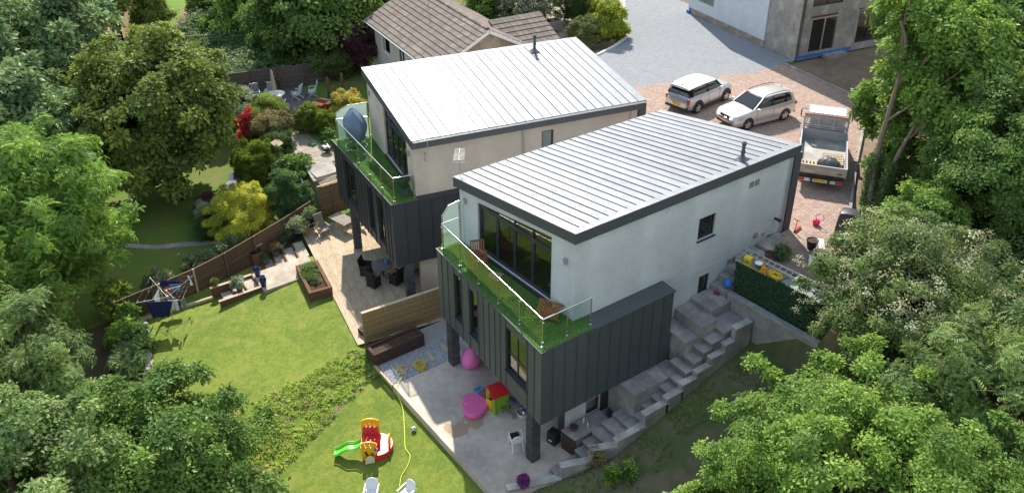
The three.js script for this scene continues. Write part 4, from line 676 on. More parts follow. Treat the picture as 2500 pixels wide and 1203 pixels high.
function wheel(parent, x, y, z, r, w, rimM) {
  const sg = Math.sign(x), t = part(parent, 'wheel', (() => { const g = lathe([[r * 0.62, -w / 2], [r * 0.9, -w / 2], [r, -w / 2 + 0.04], [r, w / 2 - 0.04], [r * 0.9, w / 2], [r * 0.62, w / 2]], 24); g.rotateZ(Math.PI / 2); g.translate(x, y, z); return g; })(), M.rubber);
  const sp = [(() => { const g = lathe([[r * 0.52, w * 0.3], [r * 0.66, w * 0.5], [r * 0.66, w * 0.2]], 24); g.rotateZ(-sg * Math.PI / 2); g.translate(x, y, z); return g; })(), (() => { const g = cyl(r * 0.14, r * 0.14, 0.05, 0, 0, 0, 12); g.rotateZ(Math.PI / 2); g.translate(x + sg * w * 0.42, y, z); return g; })()];
  for (let i = 0; i < 5; i++) { const a = i * Math.PI * 0.4 + 0.3; sp.push(beam([x + sg * w * 0.4, y, z], [x + sg * w * 0.44, y + Math.sin(a) * r * 0.6, z + Math.cos(a) * r * 0.6], 0.07, 0.07)); }
  part(t, 'rim', sp, rimM); part(t, 'brake_disc', (() => { const g = cyl(r * 0.6, r * 0.6, 0.02, 0, 0, 0, 20); g.rotateZ(Math.PI / 2); g.translate(x + sg * w * 0.1, y, z); return g; })(), M.black); return t;
}
function carProfile(w, yb, yt, tuck = 0.1) { return [[0, yb], [w - 0.12, yb], [w - 0.02, yb + 0.10], [w + 0.012, mix(yb, yt, 0.42)], [w, mix(yb, yt, 0.72)], [w - tuck * 0.45, yt - 0.045], [w - tuck - 0.08, yt - 0.004], [0, yt + 0.02]]; }
function car(o) {
  const c = thing('car', o.label, 'car', o.pos, o.ry, 'silver cars parked on the drive');
  if (o.scale) c.scale.setScalar(o.scale);
  const paint = new THREE.MeshPhysicalMaterial({ color: L(...o.paint), roughness: 0.35, metalness: 0.6, clearcoat: 1, clearcoatRoughness: 0.05, side: THREE.DoubleSide });
  const roofM = o.roofPaint ? new THREE.MeshPhysicalMaterial({ color: L(...o.roofPaint), roughness: 0.3, metalness: 0.1, clearcoat: 1, clearcoatRoughness: 0.05, side: THREE.DoubleSide }) : paint;
  const dark = new THREE.MeshPhysicalMaterial({ color: L(0.012, 0.014, 0.016), roughness: 0.04, clearcoat: 1, clearcoatRoughness: 0.02, side: THREE.DoubleSide });
  part(c, 'body', loft(o.st.map(s => [s[0], carProfile(s[1], s[2], s[3], s[4])])), paint);
  // glasshouse
  const G = o.gh, gs = G.map(s => [s[0], [[0, s[3] - 0.05], [s[1], s[3] - 0.05], [mix(s[1], s[2], 0.5) + 0.01, mix(s[3], s[4], 0.5)], [s[2], s[4]], [0, s[4] + 0.0]]]);
  part(c, 'glasshouse', loft(gs), dark, 'dark tinted windows');
  if (o.ws) part(c, 'windscreen', slab(o.ws, 0.012), dark, 'windscreen');
  part(c, 'roof', loft(o.rf.map(s => [s[0], [[0, s[2] - 0.06], [s[1] - 0.02, s[2] - 0.06], [s[1] + 0.01, s[2] - 0.03], [s[1] - 0.06, s[2] + 0.012], [s[1] * 0.5, s[2] + 0.045], [0, s[2] + 0.055]]])), roofM);
  for (const p of o.pillars) for (const s of [1, -1]) part(c, 'pillar', beam([s * p[0], p[1], p[2]], [s * p[3], p[4], p[5]], p[6], p[6]), p[7] ? M.black : (o.roofPaint && p[8] ? roofM : paint));
  for (const s of [1, -1]) for (const z of o.wheels) {
    wheel(c, s * (o.track), o.wr, z, o.wr, 0.22, M.alu);
    part(c, 'wheel_arch', (() => { const g = new THREE.RingGeometry(0, o.wr + (o.arch || 0.06), 28, 1, 0, Math.PI); g.rotateY(s * Math.PI / 2); g.translate(s * (o.bodyW + 0.019), o.wr, z); return clean(g); })(), M.black);
    const t = new THREE.TorusGeometry(o.wr + (o.arch || 0.06), o.trim ? 0.035 : 0.018, 6, 24, Math.PI); t.rotateY(Math.PI / 2); t.translate(s * (o.bodyW + 0.008), o.wr, z); part(c, 'arch_trim', t, o.trim ? M.black : paint);
  }
  for (const s of [1, -1]) {
    part(c, 'sill', bx(0.06, 0.13, o.wheels[0] - o.wheels[1] - 0.9, s * (o.bodyW - 0.01), 0.3, (o.wheels[0] + o.wheels[1]) / 2), o.trim ? M.black : paint);
    const mr = part(c, 'mirror', rbx(0.2, 0.14, 0.12, 0.04, s * (o.bodyW + 0.09), o.mir[0], o.mir[1]), o.roofPaint ? M.white : paint);
    for (const z of o.handles) part(c, 'door_handle', rbx(0.035, 0.03, 0.17, 0.012, s * (o.bodyW + 0.012), o.handY, z), M.alu);
    for (const z of o.doorLines) part(c, 'door_gap', bx(0.006, 0.55, 0.012, s * (o.bodyW + 0.012), 0.68, z), M.black);
    part(c, 'tail_light', rbx(o.tl[3], o.tl[4], o.tl[5], 0.03, s * o.tl[0], o.tl[1], o.tl[2]), mat([0.45, 0.01, 0.012], 0.2));
    part(c, 'headlight', rbx(0.34, 0.16, 0.2, 0.06, s * o.hl[0], o.hl[1], o.hl[2], s * 0.5), mat([0.55, 0.58, 0.6], 0.1, { metalness: 0.4 }));
    if (o.rails) part(c, 'roof_rail', tube([[s * o.rails[0], o.rails[1] - 0.03, o.rails[2]], [s * o.rails[0], o.rails[1] + 0.05, o.rails[2] - 0.2], [s * o.rails[0], o.rails[1] + 0.05, o.rails[3] + 0.2], [s * o.rails[0], o.rails[1] - 0.03, o.rails[3]]], 0.02, 24, 6), M.black);
  }
  part(c, 'grille', rbx(0.75, 0.2, 0.08, 0.03, 0, o.grille[0], o.grille[1]), M.black); part(c, 'lower_grille', rbx(1.2, 0.14, 0.08, 0.03, 0, 0.38, o.grille[1] + 0.02), M.black);
  const pl = part(c, 'number_plate', (() => { const g = new THREE.BoxGeometry(0.52, 0.12, 0.015); g.rotateY(Math.PI); g.translate(0, o.plate[0], o.plate[1]); return g; })(), mat([1, 1, 1], 0.5, { map: textTex(o.plateText, '#f2c40c', '#161616') }), 'yellow rear number plate');
  part(c, 'rear_bumper_trim', rbx(o.bodyW * 1.7, 0.16, 0.1, 0.04, 0, 0.36, o.plate[1] + 0.03), M.black);
  part(c, 'aerial', rod([0, o.rf[1][2] + 0.05, o.fin], [0, o.rf[1][2] + 0.13, o.fin - 0.12], 0.03, 0.01), M.black);
  part(c, 'rear_glass_wiper', rod([0, o.wip[0], o.wip[1]], [0.35, o.wip[0] + 0.03, o.wip[1]], 0.012), M.black);
  return c;
}
car({ // large silver estate
  label: 'silver four by four facing the house with bright bonnet', pos: [-8.82, 5.85, -20.4], ry: -0.115, ws: [[-0.70, 1.135, 0.97], [0.70, 1.135, 0.97], [0.63, 1.625, 0.27], [-0.63, 1.625, 0.27]], paint: [0.62, 0.61, 0.59], bodyW: 0.94,
  st: [[2.32, 0.62, 0.42, 0.66, 0.1], [2.25, 0.80, 0.28, 0.84, 0.1], [2.0, 0.91, 0.22, 0.95, 0.14], [1.5, 0.94, 0.22, 1.02, 0.16], [0.95, 0.94, 0.22, 1.09, 0.14], [0.2, 0.94, 0.22, 1.10, 0.07], [-1.2, 0.94, 0.22, 1.13, 0.07], [-1.9, 0.92, 0.24, 1.17, 0.08], [-2.2, 0.86, 0.30, 1.16, 0.1], [-2.33, 0.74, 0.42, 1.0, 0.1]],
  gh: [[1.0, 0.76, 0.72, 1.08, 1.10], [0.25, 0.86, 0.70, 1.10, 1.57], [-0.6, 0.87, 0.70, 1.12, 1.64], [-1.7, 0.85, 0.66, 1.15, 1.60], [-2.12, 0.78, 0.60, 1.16, 1.40]],
  rf: [[0.32, 0.66, 1.56], [0.1, 0.69, 1.62], [-0.7, 0.70, 1.67], [-1.6, 0.67, 1.64], [-2.06, 0.62, 1.57]],
  pillars: [[0.83, 1.07, 0.98, 0.67, 1.59, 0.22, 0.06], [0.87, 1.12, -0.42, 0.70, 1.62, -0.5, 0.05, 1], [0.86, 1.14, -1.45, 0.68, 1.6, -1.5, 0.06, 1], [0.83, 1.14, -2.0, 0.64, 1.56, -1.9, 0.14]],
  wheels: [1.38, -1.38], wr: 0.36, track: 0.845, mir: [1.13, 0.78], handles: [-0.3, -1.25], handY: 0.93, doorLines: [0.75, -0.45, -1.3], tl: [0.76, 0.93, -2.2, 0.26, 0.17, 0.2], hl: [0.66, 0.74, 2.1], rails: [0.66, 1.67, 0.1, -1.85], grille: [0.74, 2.27], plate: [0.78, -2.32], plateText: 'WX61 FDV', fin: -1.7, wip: [1.2, -2.2] });
car({ // small silver hatchback with white roof
  label: 'small silver car with white roof seen from behind', pos: [-12.42, 5.85, -19.62], ry: -3.02, scale: 1.05, paint: [0.66, 0.68, 0.69], roofPaint: [0.80, 0.80, 0.80], bodyW: 0.90, trim: true,
  st: [[2.10, 0.60, 0.40, 0.70, 0.12], [2.0, 0.78, 0.26, 0.86, 0.16], [1.7, 0.87, 0.22, 0.97, 0.2], [1.0, 0.90, 0.22, 1.04, 0.16], [0.5, 0.90, 0.22, 1.04, 0.07], [-1.0, 0.90, 0.22, 1.07, 0.07], [-1.7, 0.89, 0.24, 1.08, 0.08], [-2.0, 0.83, 0.30, 1.04, 0.1], [-2.12, 0.70, 0.40, 0.84, 0.1]],
  gh: [[0.92, 0.74, 0.70, 1.03, 1.05], [0.42, 0.82, 0.70, 1.04, 1.48], [-0.6, 0.83, 0.71, 1.05, 1.54], [-1.6, 0.81, 0.68, 1.06, 1.50], [-2.0, 0.76, 0.63, 1.04, 1.30]],
  rf: [[0.50, 0.68, 1.46], [0.3, 0.71, 1.53], [-0.6, 0.73, 1.57], [-1.5, 0.71, 1.55], [-1.92, 0.65, 1.48]],
  pillars: [[0.80, 1.02, 0.92, 0.69, 1.5, 0.42, 0.05, 1], [0.83, 1.05, -0.4, 0.72, 1.52, -0.45, 0.05, 1], [0.80, 1.06, -1.72, 0.69, 1.5, -1.65, 0.07, 1]],
  wheels: [1.30, -1.30], wr: 0.34, arch: 0.09, track: 0.815, mir: [1.08, 0.62], handles: [-0.25, -1.05], handY: 0.88, doorLines: [0.62, -0.38, -1.1], tl: [0.74, 0.80, -1.99, 0.16, 0.30, 0.16], hl: [0.62, 0.74, 1.86], grille: [0.72, 2.03], plate: [0.55, -2.13], plateText: 'WV11 OJN', fin: -1.7, wip: [1.12, -2.06] });
{ // tipper truck
  const t = thing('tipper_truck', 'white dropside tipper truck carrying pallets, parked under the trees', 'truck', [-2.63, 5.85, -18.13], -2.525);
  const wp = new THREE.MeshPhysicalMaterial({ color: L(0.66, 0.67, 0.68), roughness: 0.4, clearcoat: 0.5, side: THREE.DoubleSide }), gal = mat([0.48, 0.50, 0.52], 0.5, { metalness: 0.4, map: tGrain }), floorM = mat([0.55, 0.54, 0.50], 0.7, { map: tBlotch }), lt = mat([0.45, 0.02, 0.015], 0.3);
  const bed = part(t, 'bed_floor', uvm(bx(2.2, 0.07, 4.1, 0, 0.80, 0)), floorM);
  for (const s of [1, -1]) { const sd = part(t, 'side_board', [bx(0.04, 0.42, 4.1, s * 1.12, 1.05, 0), bx(0.07, 0.05, 4.12, s * 1.12, 1.27, 0), bx(0.07, 0.06, 4.12, s * 1.12, 0.83, 0)], gal); for (let i = 0; i < 4; i++) part(sd, 'latch', bx(0.05, 0.3, 0.05, s * 1.15, 1.03, -1.9 + i * 1.27), gal); }
  const tb = part(t, 'tailboard', [bx(2.2, 0.40, 0.04, 0, 1.05, -2.07)], mat([0.60, 0.56, 0.46], 0.6, { map: tBlotch }), 'cream tailboard'); part(tb, 'tailboard_rim', [bx(2.24, 0.05, 0.07, 0, 1.27, -2.07), bx(0.07, 0.5, 0.07, 1.1, 1.05, -2.08), bx(0.07, 0.5, 0.07, -1.1, 1.05, -2.08)], gal);
  part(tb, 'maker_badge', bx(0.16, 0.06, 0.01, -0.85, 0.98, -2.095), M.black);
  const hb = part(t, 'headboard', [bx(2.2, 0.55, 0.05, 0, 1.12, 2.04), bx(2.2, 0.08, 0.07, 0, 2.12, 2.04), bx(2.2, 0.06, 0.06, 0, 1.5, 2.04), bx(0.08, 1.35, 0.08, 1.07, 1.5, 2.04), bx(0.08, 1.35, 0.08, -1.07, 1.5, 2.04), bx(0.12, 0.7, 0.05, 0.36, 1.8, 2.04), bx(0.12, 0.7, 0.05, -0.36, 1.8, 2.04), bx(2.1, 0.12, 0.045, 0, 1.62, 2.04), bx(2.1, 0.12, 0.045, 0, 2.04, 2.04)], gal);
  for (const x of [-0.72, 0, 0.72]) part(hb, 'mesh_window', Array.from({ length: 7 }, (_, i) => bx(0.56, 0.012, 0.012, x, 1.71 + i * 0.045, 2.04)), M.galv);
  part(t, 'rope_hook_bar', bx(2.24, 0.05, 0.1, 0, 2.19, 2.03), M.terracotta);
  const cab = part(t, 'cab', loft([[2.16, [[0, 0.5], [0.98, 0.5], [1.0, 1.2], [0.96, 1.3], [0.82, 1.98], [0.6, 2.10], [0, 2.12]]], [2.9, [[0, 0.45], [1.0, 0.45], [1.02, 1.2], [0.97, 1.32], [0.85, 2.0], [0.62, 2.14], [0, 2.16]]], [3.45, [[0, 0.42], [1.0, 0.42], [1.02, 1.1], [0.97, 1.25], [0.83, 1.85], [0.62, 2.02], [0, 2.05]]], [3.95, [[0, 0.40], [0.97, 0.40], [0.99, 0.9], [0.94, 1.15], [0.9, 1.22], [0.7, 1.28], [0, 1.3]]], [4.3, [[0, 0.42], [0.85, 0.42], [0.88, 0.7], [0.85, 0.85], [0.8, 0.92], [0.6, 0.98], [0, 1.0]]]]), wp);
  part(cab, 'cab_window', [bx(0.02, 0.5, 0.7, 0.94, 1.62, 2.85, 0, 0, 0.2), bx(0.02, 0.5, 0.7, -0.94, 1.62, 2.85, 0, 0, -0.2), bx(1.5, 0.02, 0.75, 0, 1.69, 3.72, 0, 1.0)], new THREE.MeshPhysicalMaterial({ color: L(0.012, 0.014, 0.016), roughness: 0.05, clearcoat: 1 }));
  const rk = part(t, 'roof_sheet', Array.from({ length: 8 }, (_, i) => bx(0.215, 0.03, 1.05, -0.78 + i * 0.223, 2.2, 2.72)), mat([0.62, 0.70, 0.80], 0.3, { metalness: 0.2 }), 'ribbed pale blue sheet on the cab roof'); for (let i = 0; i < 9; i++) part(rk, 'rib', rbx(0.04, 0.05, 1.07, 0.012, -0.89 + i * 0.223, 2.22, 2.72), mat([0.5, 0.57, 0.66], 0.3));
  for (const s of [1, -1]) { part(t, 'mirror', [rbx(0.06, 0.36, 0.22, 0.03, s * 1.28, 1.75, 3.2), rod([s * 0.95, 1.95, 3.25], [s * 1.28, 1.98, 3.2], 0.015), rod([s * 0.95, 1.4, 3.25], [s * 1.28, 1.5, 3.2], 0.015)], M.black); part(t, 'tail_light', rbx(0.34, 0.12, 0.08, 0.02, s * 0.88, 0.52, -2.16), lt); wheel(t, s * 0.86, 0.36, 3.1, 0.36, 0.22, M.alu); wheel(t, s * 0.86, 0.36, -0.9, 0.36, 0.36, M.alu); }
  part(t, 'chassis', [bx(0.1, 0.2, 6, 0.4, 0.6, 0.6), bx(0.1, 0.2, 6, -0.4, 0.6, 0.6), bx(2.1, 0.1, 0.1, 0, 0.68, -1.95)], M.black);
  part(t, 'rear_bumper', [rbx(2.1, 0.14, 0.1, 0.02, 0, 0.50, -2.12)], M.whiteDull); part(t, 'tail_recess', bx(2.16, 0.2, 0.06, 0, 0.7, -2.05), M.black);
  part(t, 'number_plate', (() => { const g = new THREE.BoxGeometry(0.55, 0.125, 0.015); g.rotateY(Math.PI); g.translate(0, 0.55, -2.19); return g; })(), mat([1, 1, 1], 0.5, { map: textTex('WL05 RXY', '#f2c40c', '#161616') }), 'yellow rear number plate');
  const world = (x, y, z) => { const v = V(x, y, z).applyAxisAngle(V(0, 1, 0), -2.525); return [v.x - 2.63, v.y + 5.85, v.z - 18.13]; };
  const pallet = (lab, p, ry, tilt) => { const g = thing('pallet', lab, 'pallet', p, ry, 'pallets in the truck bed'); g.rotation.x = tilt; for (let i = 0; i < 7; i++) part(g, 'top_board', uvm(bx(1.0, 0.02, 0.095, 0, 0.13, -0.5 + i * 0.167), 1), M.pale); for (const x of [-0.45, 0, 0.45]) part(g, 'bearer', uvm(bx(0.09, 0.1, 1.1, x, 0.07, 0), 1), M.pale); for (const z of [-0.5, 0, 0.5]) part(g, 'bottom_board', uvm(bx(1.0, 0.02, 0.1, 0, 0.01, z), 1), M.pale); };
  pallet('upright-looking pale pallet lying by the truck right side board', world(-0.5, 0.86, -0.45), -2.525 + 0.03, 0.1);
  pallet('pale pallet at the tailboard left corner under the dark sheet', world(0.45, 0.85, -1.45), -2.525 + 1.57, 0);
  const tp = new THREE.IcosahedronGeometry(0.42, 4), pp = tp.attributes.position; for (let i = 0; i < pp.count; i++) { const x = pp.getX(i), y = pp.getY(i), z = pp.getZ(i), k = 1 + 0.5 * (fbm(x * 3 + 9, z * 3 + y * 2, 3, 0, 4) - 0.5); pp.setXYZ(i, x * k * 1.25, Math.max(-0.05, y * k * 0.75), z * k); } tp.computeVertexNormals();
  solo('tarpaulin', tp, M.tarp, 'crumpled dark plastic sheet on the pallets in the truck', 'tarpaulin', world(-0.35, 1.05, -1.25), 0.4);
  const tp2 = tp.clone(); tp2.scale(0.8, 0.5, 0.6); solo('rubble_sack', tp2, M.greyCloth, 'grey crumpled sack in the right rear corner of the truck', 'sack', world(-0.75, 0.92, -1.75), 1.1);
}

// ------------------------------------------------------------------ garden furniture
function slatChair(label, pos, ry, m, o = {}) {
  const c = thing(o.name || 'garden_chair', label, 'chair', pos, ry, o.group), w = o.w || 0.56, rec = o.rec ?? 0.35, bh = o.bh || 0.75, sy = o.sy || 0.40;
  for (let i = 0; i < 6; i++) part(c, 'seat_slat', uvm(rbx(w, 0.022, 0.07, 0.005, 0, sy - i * 0.006, 0.2 - i * 0.082), 1), m);
  for (let i = 0; i < 7; i++) { const x = -w / 2 + 0.04 + i * (w - 0.08) / 6; part(c, 'back_slat', uvm(beam([x, sy + 0.02, -0.24], [x * (o.fan || 1), sy + bh * Math.cos(rec), -0.24 - bh * Math.sin(rec)], 0.05, 0.018), 1), m); }
  part(c, 'back_rail', uvm([beam([-w / 2, sy + bh * Math.cos(rec), -0.24 - bh * Math.sin(rec)], [w / 2, sy + bh * Math.cos(rec), -0.24 - bh * Math.sin(rec)], 0.04, 0.06)], 1), m);
  part(c, 'back_rail', uvm([beam([-w / 2, sy + 0.08, -0.265], [w / 2, sy + 0.08, -0.265], 0.03, 0.05)], 1), m);
  for (const s of [1, -1]) {
    part(c, 'leg', uvm(beam([s * w / 2, 0, 0.28], [s * w / 2, sy + 0.22, -0.32], 0.04, 0.05), 1), m); part(c, 'leg', uvm(beam([s * (w / 2 - 0.03), 0, -0.42], [s * (w / 2 - 0.03), sy, 0.2], 0.04, 0.05), 1), m);
    if (o.arms !== false) { part(c, 'arm_rest', uvm(rbx(0.07, 0.025, 0.55, 0.008, s * (w / 2 + 0.03), sy + 0.24, -0.05), 1), m); part(c, 'arm_post', uvm(beam([s * (w / 2 + 0.03), sy - 0.02, 0.17], [s * (w / 2 + 0.03), sy + 0.23, 0.17], 0.035, 0.035), 1), m); }
  }
  return c;
}
function plasticChair(label, pos, ry) {
  const c = thing('plastic_chair', label, 'chair', pos, ry, 'white plastic garden chairs'), m = M.plastic;
  part(c, 'seat', (() => { const g = new RoundedBoxGeometry(0.5, 0.035, 0.48, 3, 0.016); const p = g.attributes.position; for (let i = 0; i < p.count; i++) p.setY(i, p.getY(i) + 0.42 - 0.02 * (1 - Math.pow(p.getX(i) / 0.25, 2)) + 0.03 * p.getZ(i)); g.computeVertexNormals(); return g; })(), m);
  part(c, 'backrest', (() => { const s = new THREE.Shape(); s.moveTo(-0.2, 0); s.lineTo(0.2, 0); s.lineTo(0.24, 0.3); s.quadraticCurveTo(0.23, 0.48, 0.0, 0.5); s.quadraticCurveTo(-0.23, 0.48, -0.24, 0.3); s.closePath(); const g = new THREE.ExtrudeGeometry(s, { depth: 0.018, bevelEnabled: true, bevelSize: 0.008, bevelThickness: 0.008, bevelSegments: 2, curveSegments: 8 }); g.rotateX(-0.28); g.translate(0, 0.41, -0.24); return g; })(), m);
  for (const s of [1, -1]) { part(c, 'leg', [rod([s * 0.23, 0, 0.26], [s * 0.22, 0.62, 0.2], 0.028, 0.024, 8)], m); part(c, 'leg', [rod([s * 0.24, 0, -0.36], [s * 0.22, 0.44, -0.22], 0.028, 0.026, 8)], m); part(c, 'arm_rest', rbx(0.055, 0.03, 0.54, 0.014, s * 0.26, 0.64, -0.05, 0, -0.05), m); }
  return c;
}
function rattanChair(label, pos, ry) {
  const c = thing('rattan_chair', label, 'chair', pos, ry, 'dark rattan chairs on the deck'), m = M.rattan;
  part(c, 'seat', rbx(0.58, 0.14, 0.56, 0.03, 0, 0.38, 0), m); part(c, 'apron', rbx(0.58, 0.3, 0.5, 0.03, 0, 0.18, -0.02), m);
  part(c, 'backrest', (() => { const g = new RoundedBoxGeometry(0.58, 0.62, 0.07, 3, 0.03, 6); const p = g.attributes.position; for (let i = 0; i < p.count; i++) p.setZ(i, p.getZ(i) + 0.35 * p.getX(i) * p.getX(i) * 1.2); g.computeVertexNormals(); g.rotateX(-0.2); g.translate(0, 0.7, -0.32); return g; })(), m);
  for (const s of [1, -1]) { part(c, 'arm_rest', rbx(0.08, 0.05, 0.56, 0.02, s * 0.3, 0.64, -0.02), m); part(c, 'arm_panel', rbx(0.05, 0.26, 0.46, 0.02, s * 0.3, 0.5, -0.04), m); for (const z of [0.24, -0.26]) part(c, 'leg', bx(0.05, 0.1, 0.05, s * 0.25, 0.05, z), m); }
  return c;
}
function pot(name, label, pos, r, hh, m, o = {}) {
  const p = thing(name, label, o.cat || 'plant pot', pos, 0, o.group);
  const pr = o.vase ? [[0, 0], [r * 0.62, 0], [r * 0.7, hh * 0.05], [r, hh * 0.6], [r * 0.92, hh * 0.8], [r * 0.62, hh * 0.93], [r * 0.8, hh], [r * 0.7, hh * 0.99], [r * 0.55, hh * 0.9], [0, hh * 0.86]] : [[0, 0], [r * 0.72, 0], [r * 0.97, hh * 0.9], [r * 1.06, hh * 0.9], [r * 1.06, hh], [r * 0.92, hh], [r * 0.88, hh * 0.88], [0, hh * 0.88]];
  part(p, 'pot', lathe(pr, 20), m);
  if (!o.vase) part(p, 'soil', cyl(r * 0.88, r * 0.86, 0.02, 0, hh * 0.885, 0, 16), M.soil);
  return p;
}
{ // nearer balcony
  const y = 6.14;
  slatChair('orange-brown slatted chair on the nearer balcony by the doors', [-5.0, y, 0.95], 1.15, M.teak, { name: 'balcony_chair', rec: 0.4, fan: 1.15, bh: 0.68 });
  const t = thing('side_table', 'small square wooden side table on the nearer balcony', 'table', [-3.62, y, 1.08], 0.5); for (let i = 0; i < 6; i++) part(t, 'top_slat', uvm(rbx(0.075, 0.02, 0.48, 0.005, -0.21 + i * 0.084, 0.46, 0), 1), M.slats[1]); for (const sx of [1, -1]) for (const sz of [1, -1]) part(t, 'leg', beam([sx * 0.2, 0, sz * 0.2], [-sx * 0.15, 0.45, sz * 0.2], 0.035, 0.035), M.teak);
  const f = thing('folded_chair', 'folded orange-brown slatted chair lying at the balcony corner', 'chair', [-0.78, y, 0.52], 0.55); f.rotation.order = 'YXZ';
  for (let i = 0; i < 9; i++) part(f, 'slat', uvm(beam([-0.42 + i * 0.1, 0.16, 0.30], [-0.46 + i * 0.1, 0.44, -0.30], 0.06, 0.02), 1), M.teak);
  for (const [a, b] of [[[-0.55, 0.12, 0.32], [0.5, 0.15, 0.34]], [[-0.55, 0.42, -0.32], [0.5, 0.40, -0.28]], [[-0.5, 0.02, 0.25], [0.45, 0.5, -0.2]], [[-0.4, 0.5, -0.2], [0.5, 0.04, 0.28]]]) part(f, 'frame_bar', uvm(beam(a, b, 0.05, 0.05), 1), M.teak);
  // room things seen through the doors
  slatChair('brown armchair inside the nearer house behind the glass doors', [-4.3, y, -1.2], 2.6, M.teak, { name: 'indoor_chair' });
  const dt = thing('dining_table', 'wooden table inside the nearer house behind the glass doors', 'table', [-2.6, y, -1.9], 0.2); part(dt, 'table_top', uvm(rbx(1.5, 0.05, 0.85, 0.01, 0, 0.74, 0), 1), M.teak); for (const sx of [1, -1]) for (const sz of [1, -1]) part(dt, 'leg', bx(0.07, 0.72, 0.07, sx * 0.66, 0.36, sz * 0.34), M.teak);
  const es = thing('toy_easel', 'purple and yellow toy easel just inside the nearer glass doors', 'easel', [-1.75, y, -0.55], 0.3); part(es, 'frame', [rod([-0.28, 0, 0.15], [-0.2, 1.15, 0], 0.025), rod([0.28, 0, 0.15], [0.2, 1.15, 0], 0.025), rod([-0.22, 1.1, 0], [0.22, 1.1, 0], 0.025), rod([0, 0, -0.35], [0, 1.1, 0], 0.025)], mat([0.16, 0.05, 0.42], 0.4)); part(es, 'board', bx(0.44, 0.5, 0.03, 0, 0.75, 0.07, 0, -0.13), mat([0.03, 0.05, 0.04], 0.8)); part(es, 'tray', bx(0.5, 0.05, 0.14, 0, 0.42, 0.14), M.yellow);
}
{ // farther balcony: covered hanging chair and pot
  const y = 5.99, c = thing('covered_egg_chair', 'egg chair under a slate-blue cover on the farther balcony', 'chair', [-18.75, y, -0.15], 0.2);
  const pr = [[0.02, 0.36], [0.36, 0.38], [0.50, 0.52], [0.62, 0.85], [0.66, 1.15], [0.60, 1.5], [0.44, 1.8], [0.22, 2.03], [0.08, 2.12], [0, 2.13]], g = new THREE.LatheGeometry(new THREE.SplineCurve(pr.map(a => new THREE.Vector2(...a))).getPoints(36), 64), p = g.attributes.position;
  for (let i = 0; i < p.count; i++) { const x = p.getX(i), yy = p.getY(i), z = p.getZ(i), a = Math.atan2(z, x), t = clamp((yy - 0.36) / 1.77), fold = 0.09 * Math.sin(a * 5 + 1.8 * t) * Math.sin(Math.PI * t) + 0.05 * Math.sin(a * 9 - 2.5 * t) * (1 - t) + 0.06 * (fbm(a * 2 + 7, t * 5, 3, 0, 6) - 0.5); p.setXYZ(i, x * (1 + fold) - 0.16 * t * t, yy + 0.03 * Math.sin(a * 4), z * (1 + fold) * 0.84); } g.computeVertexNormals();
  part(c, 'cover', g, M.coverBlue); part(c, 'base_ring', (() => { const t = new THREE.TorusGeometry(0.58, 0.025, 8, 40); t.rotateX(Math.PI / 2); t.translate(0, 0.03, 0.05); return t; })(), M.galv); part(c, 'stand', [tube([[0, 0.03, -0.53], [0, 0.2, -0.62], [0, 0.6, -0.5]], 0.025, 12), rod([-0.45, 0.03, 0.3], [-0.25, 0.5, 0], 0.018), rod([0.45, 0.03, 0.3], [0.25, 0.5, 0], 0.018)], M.galv);
}
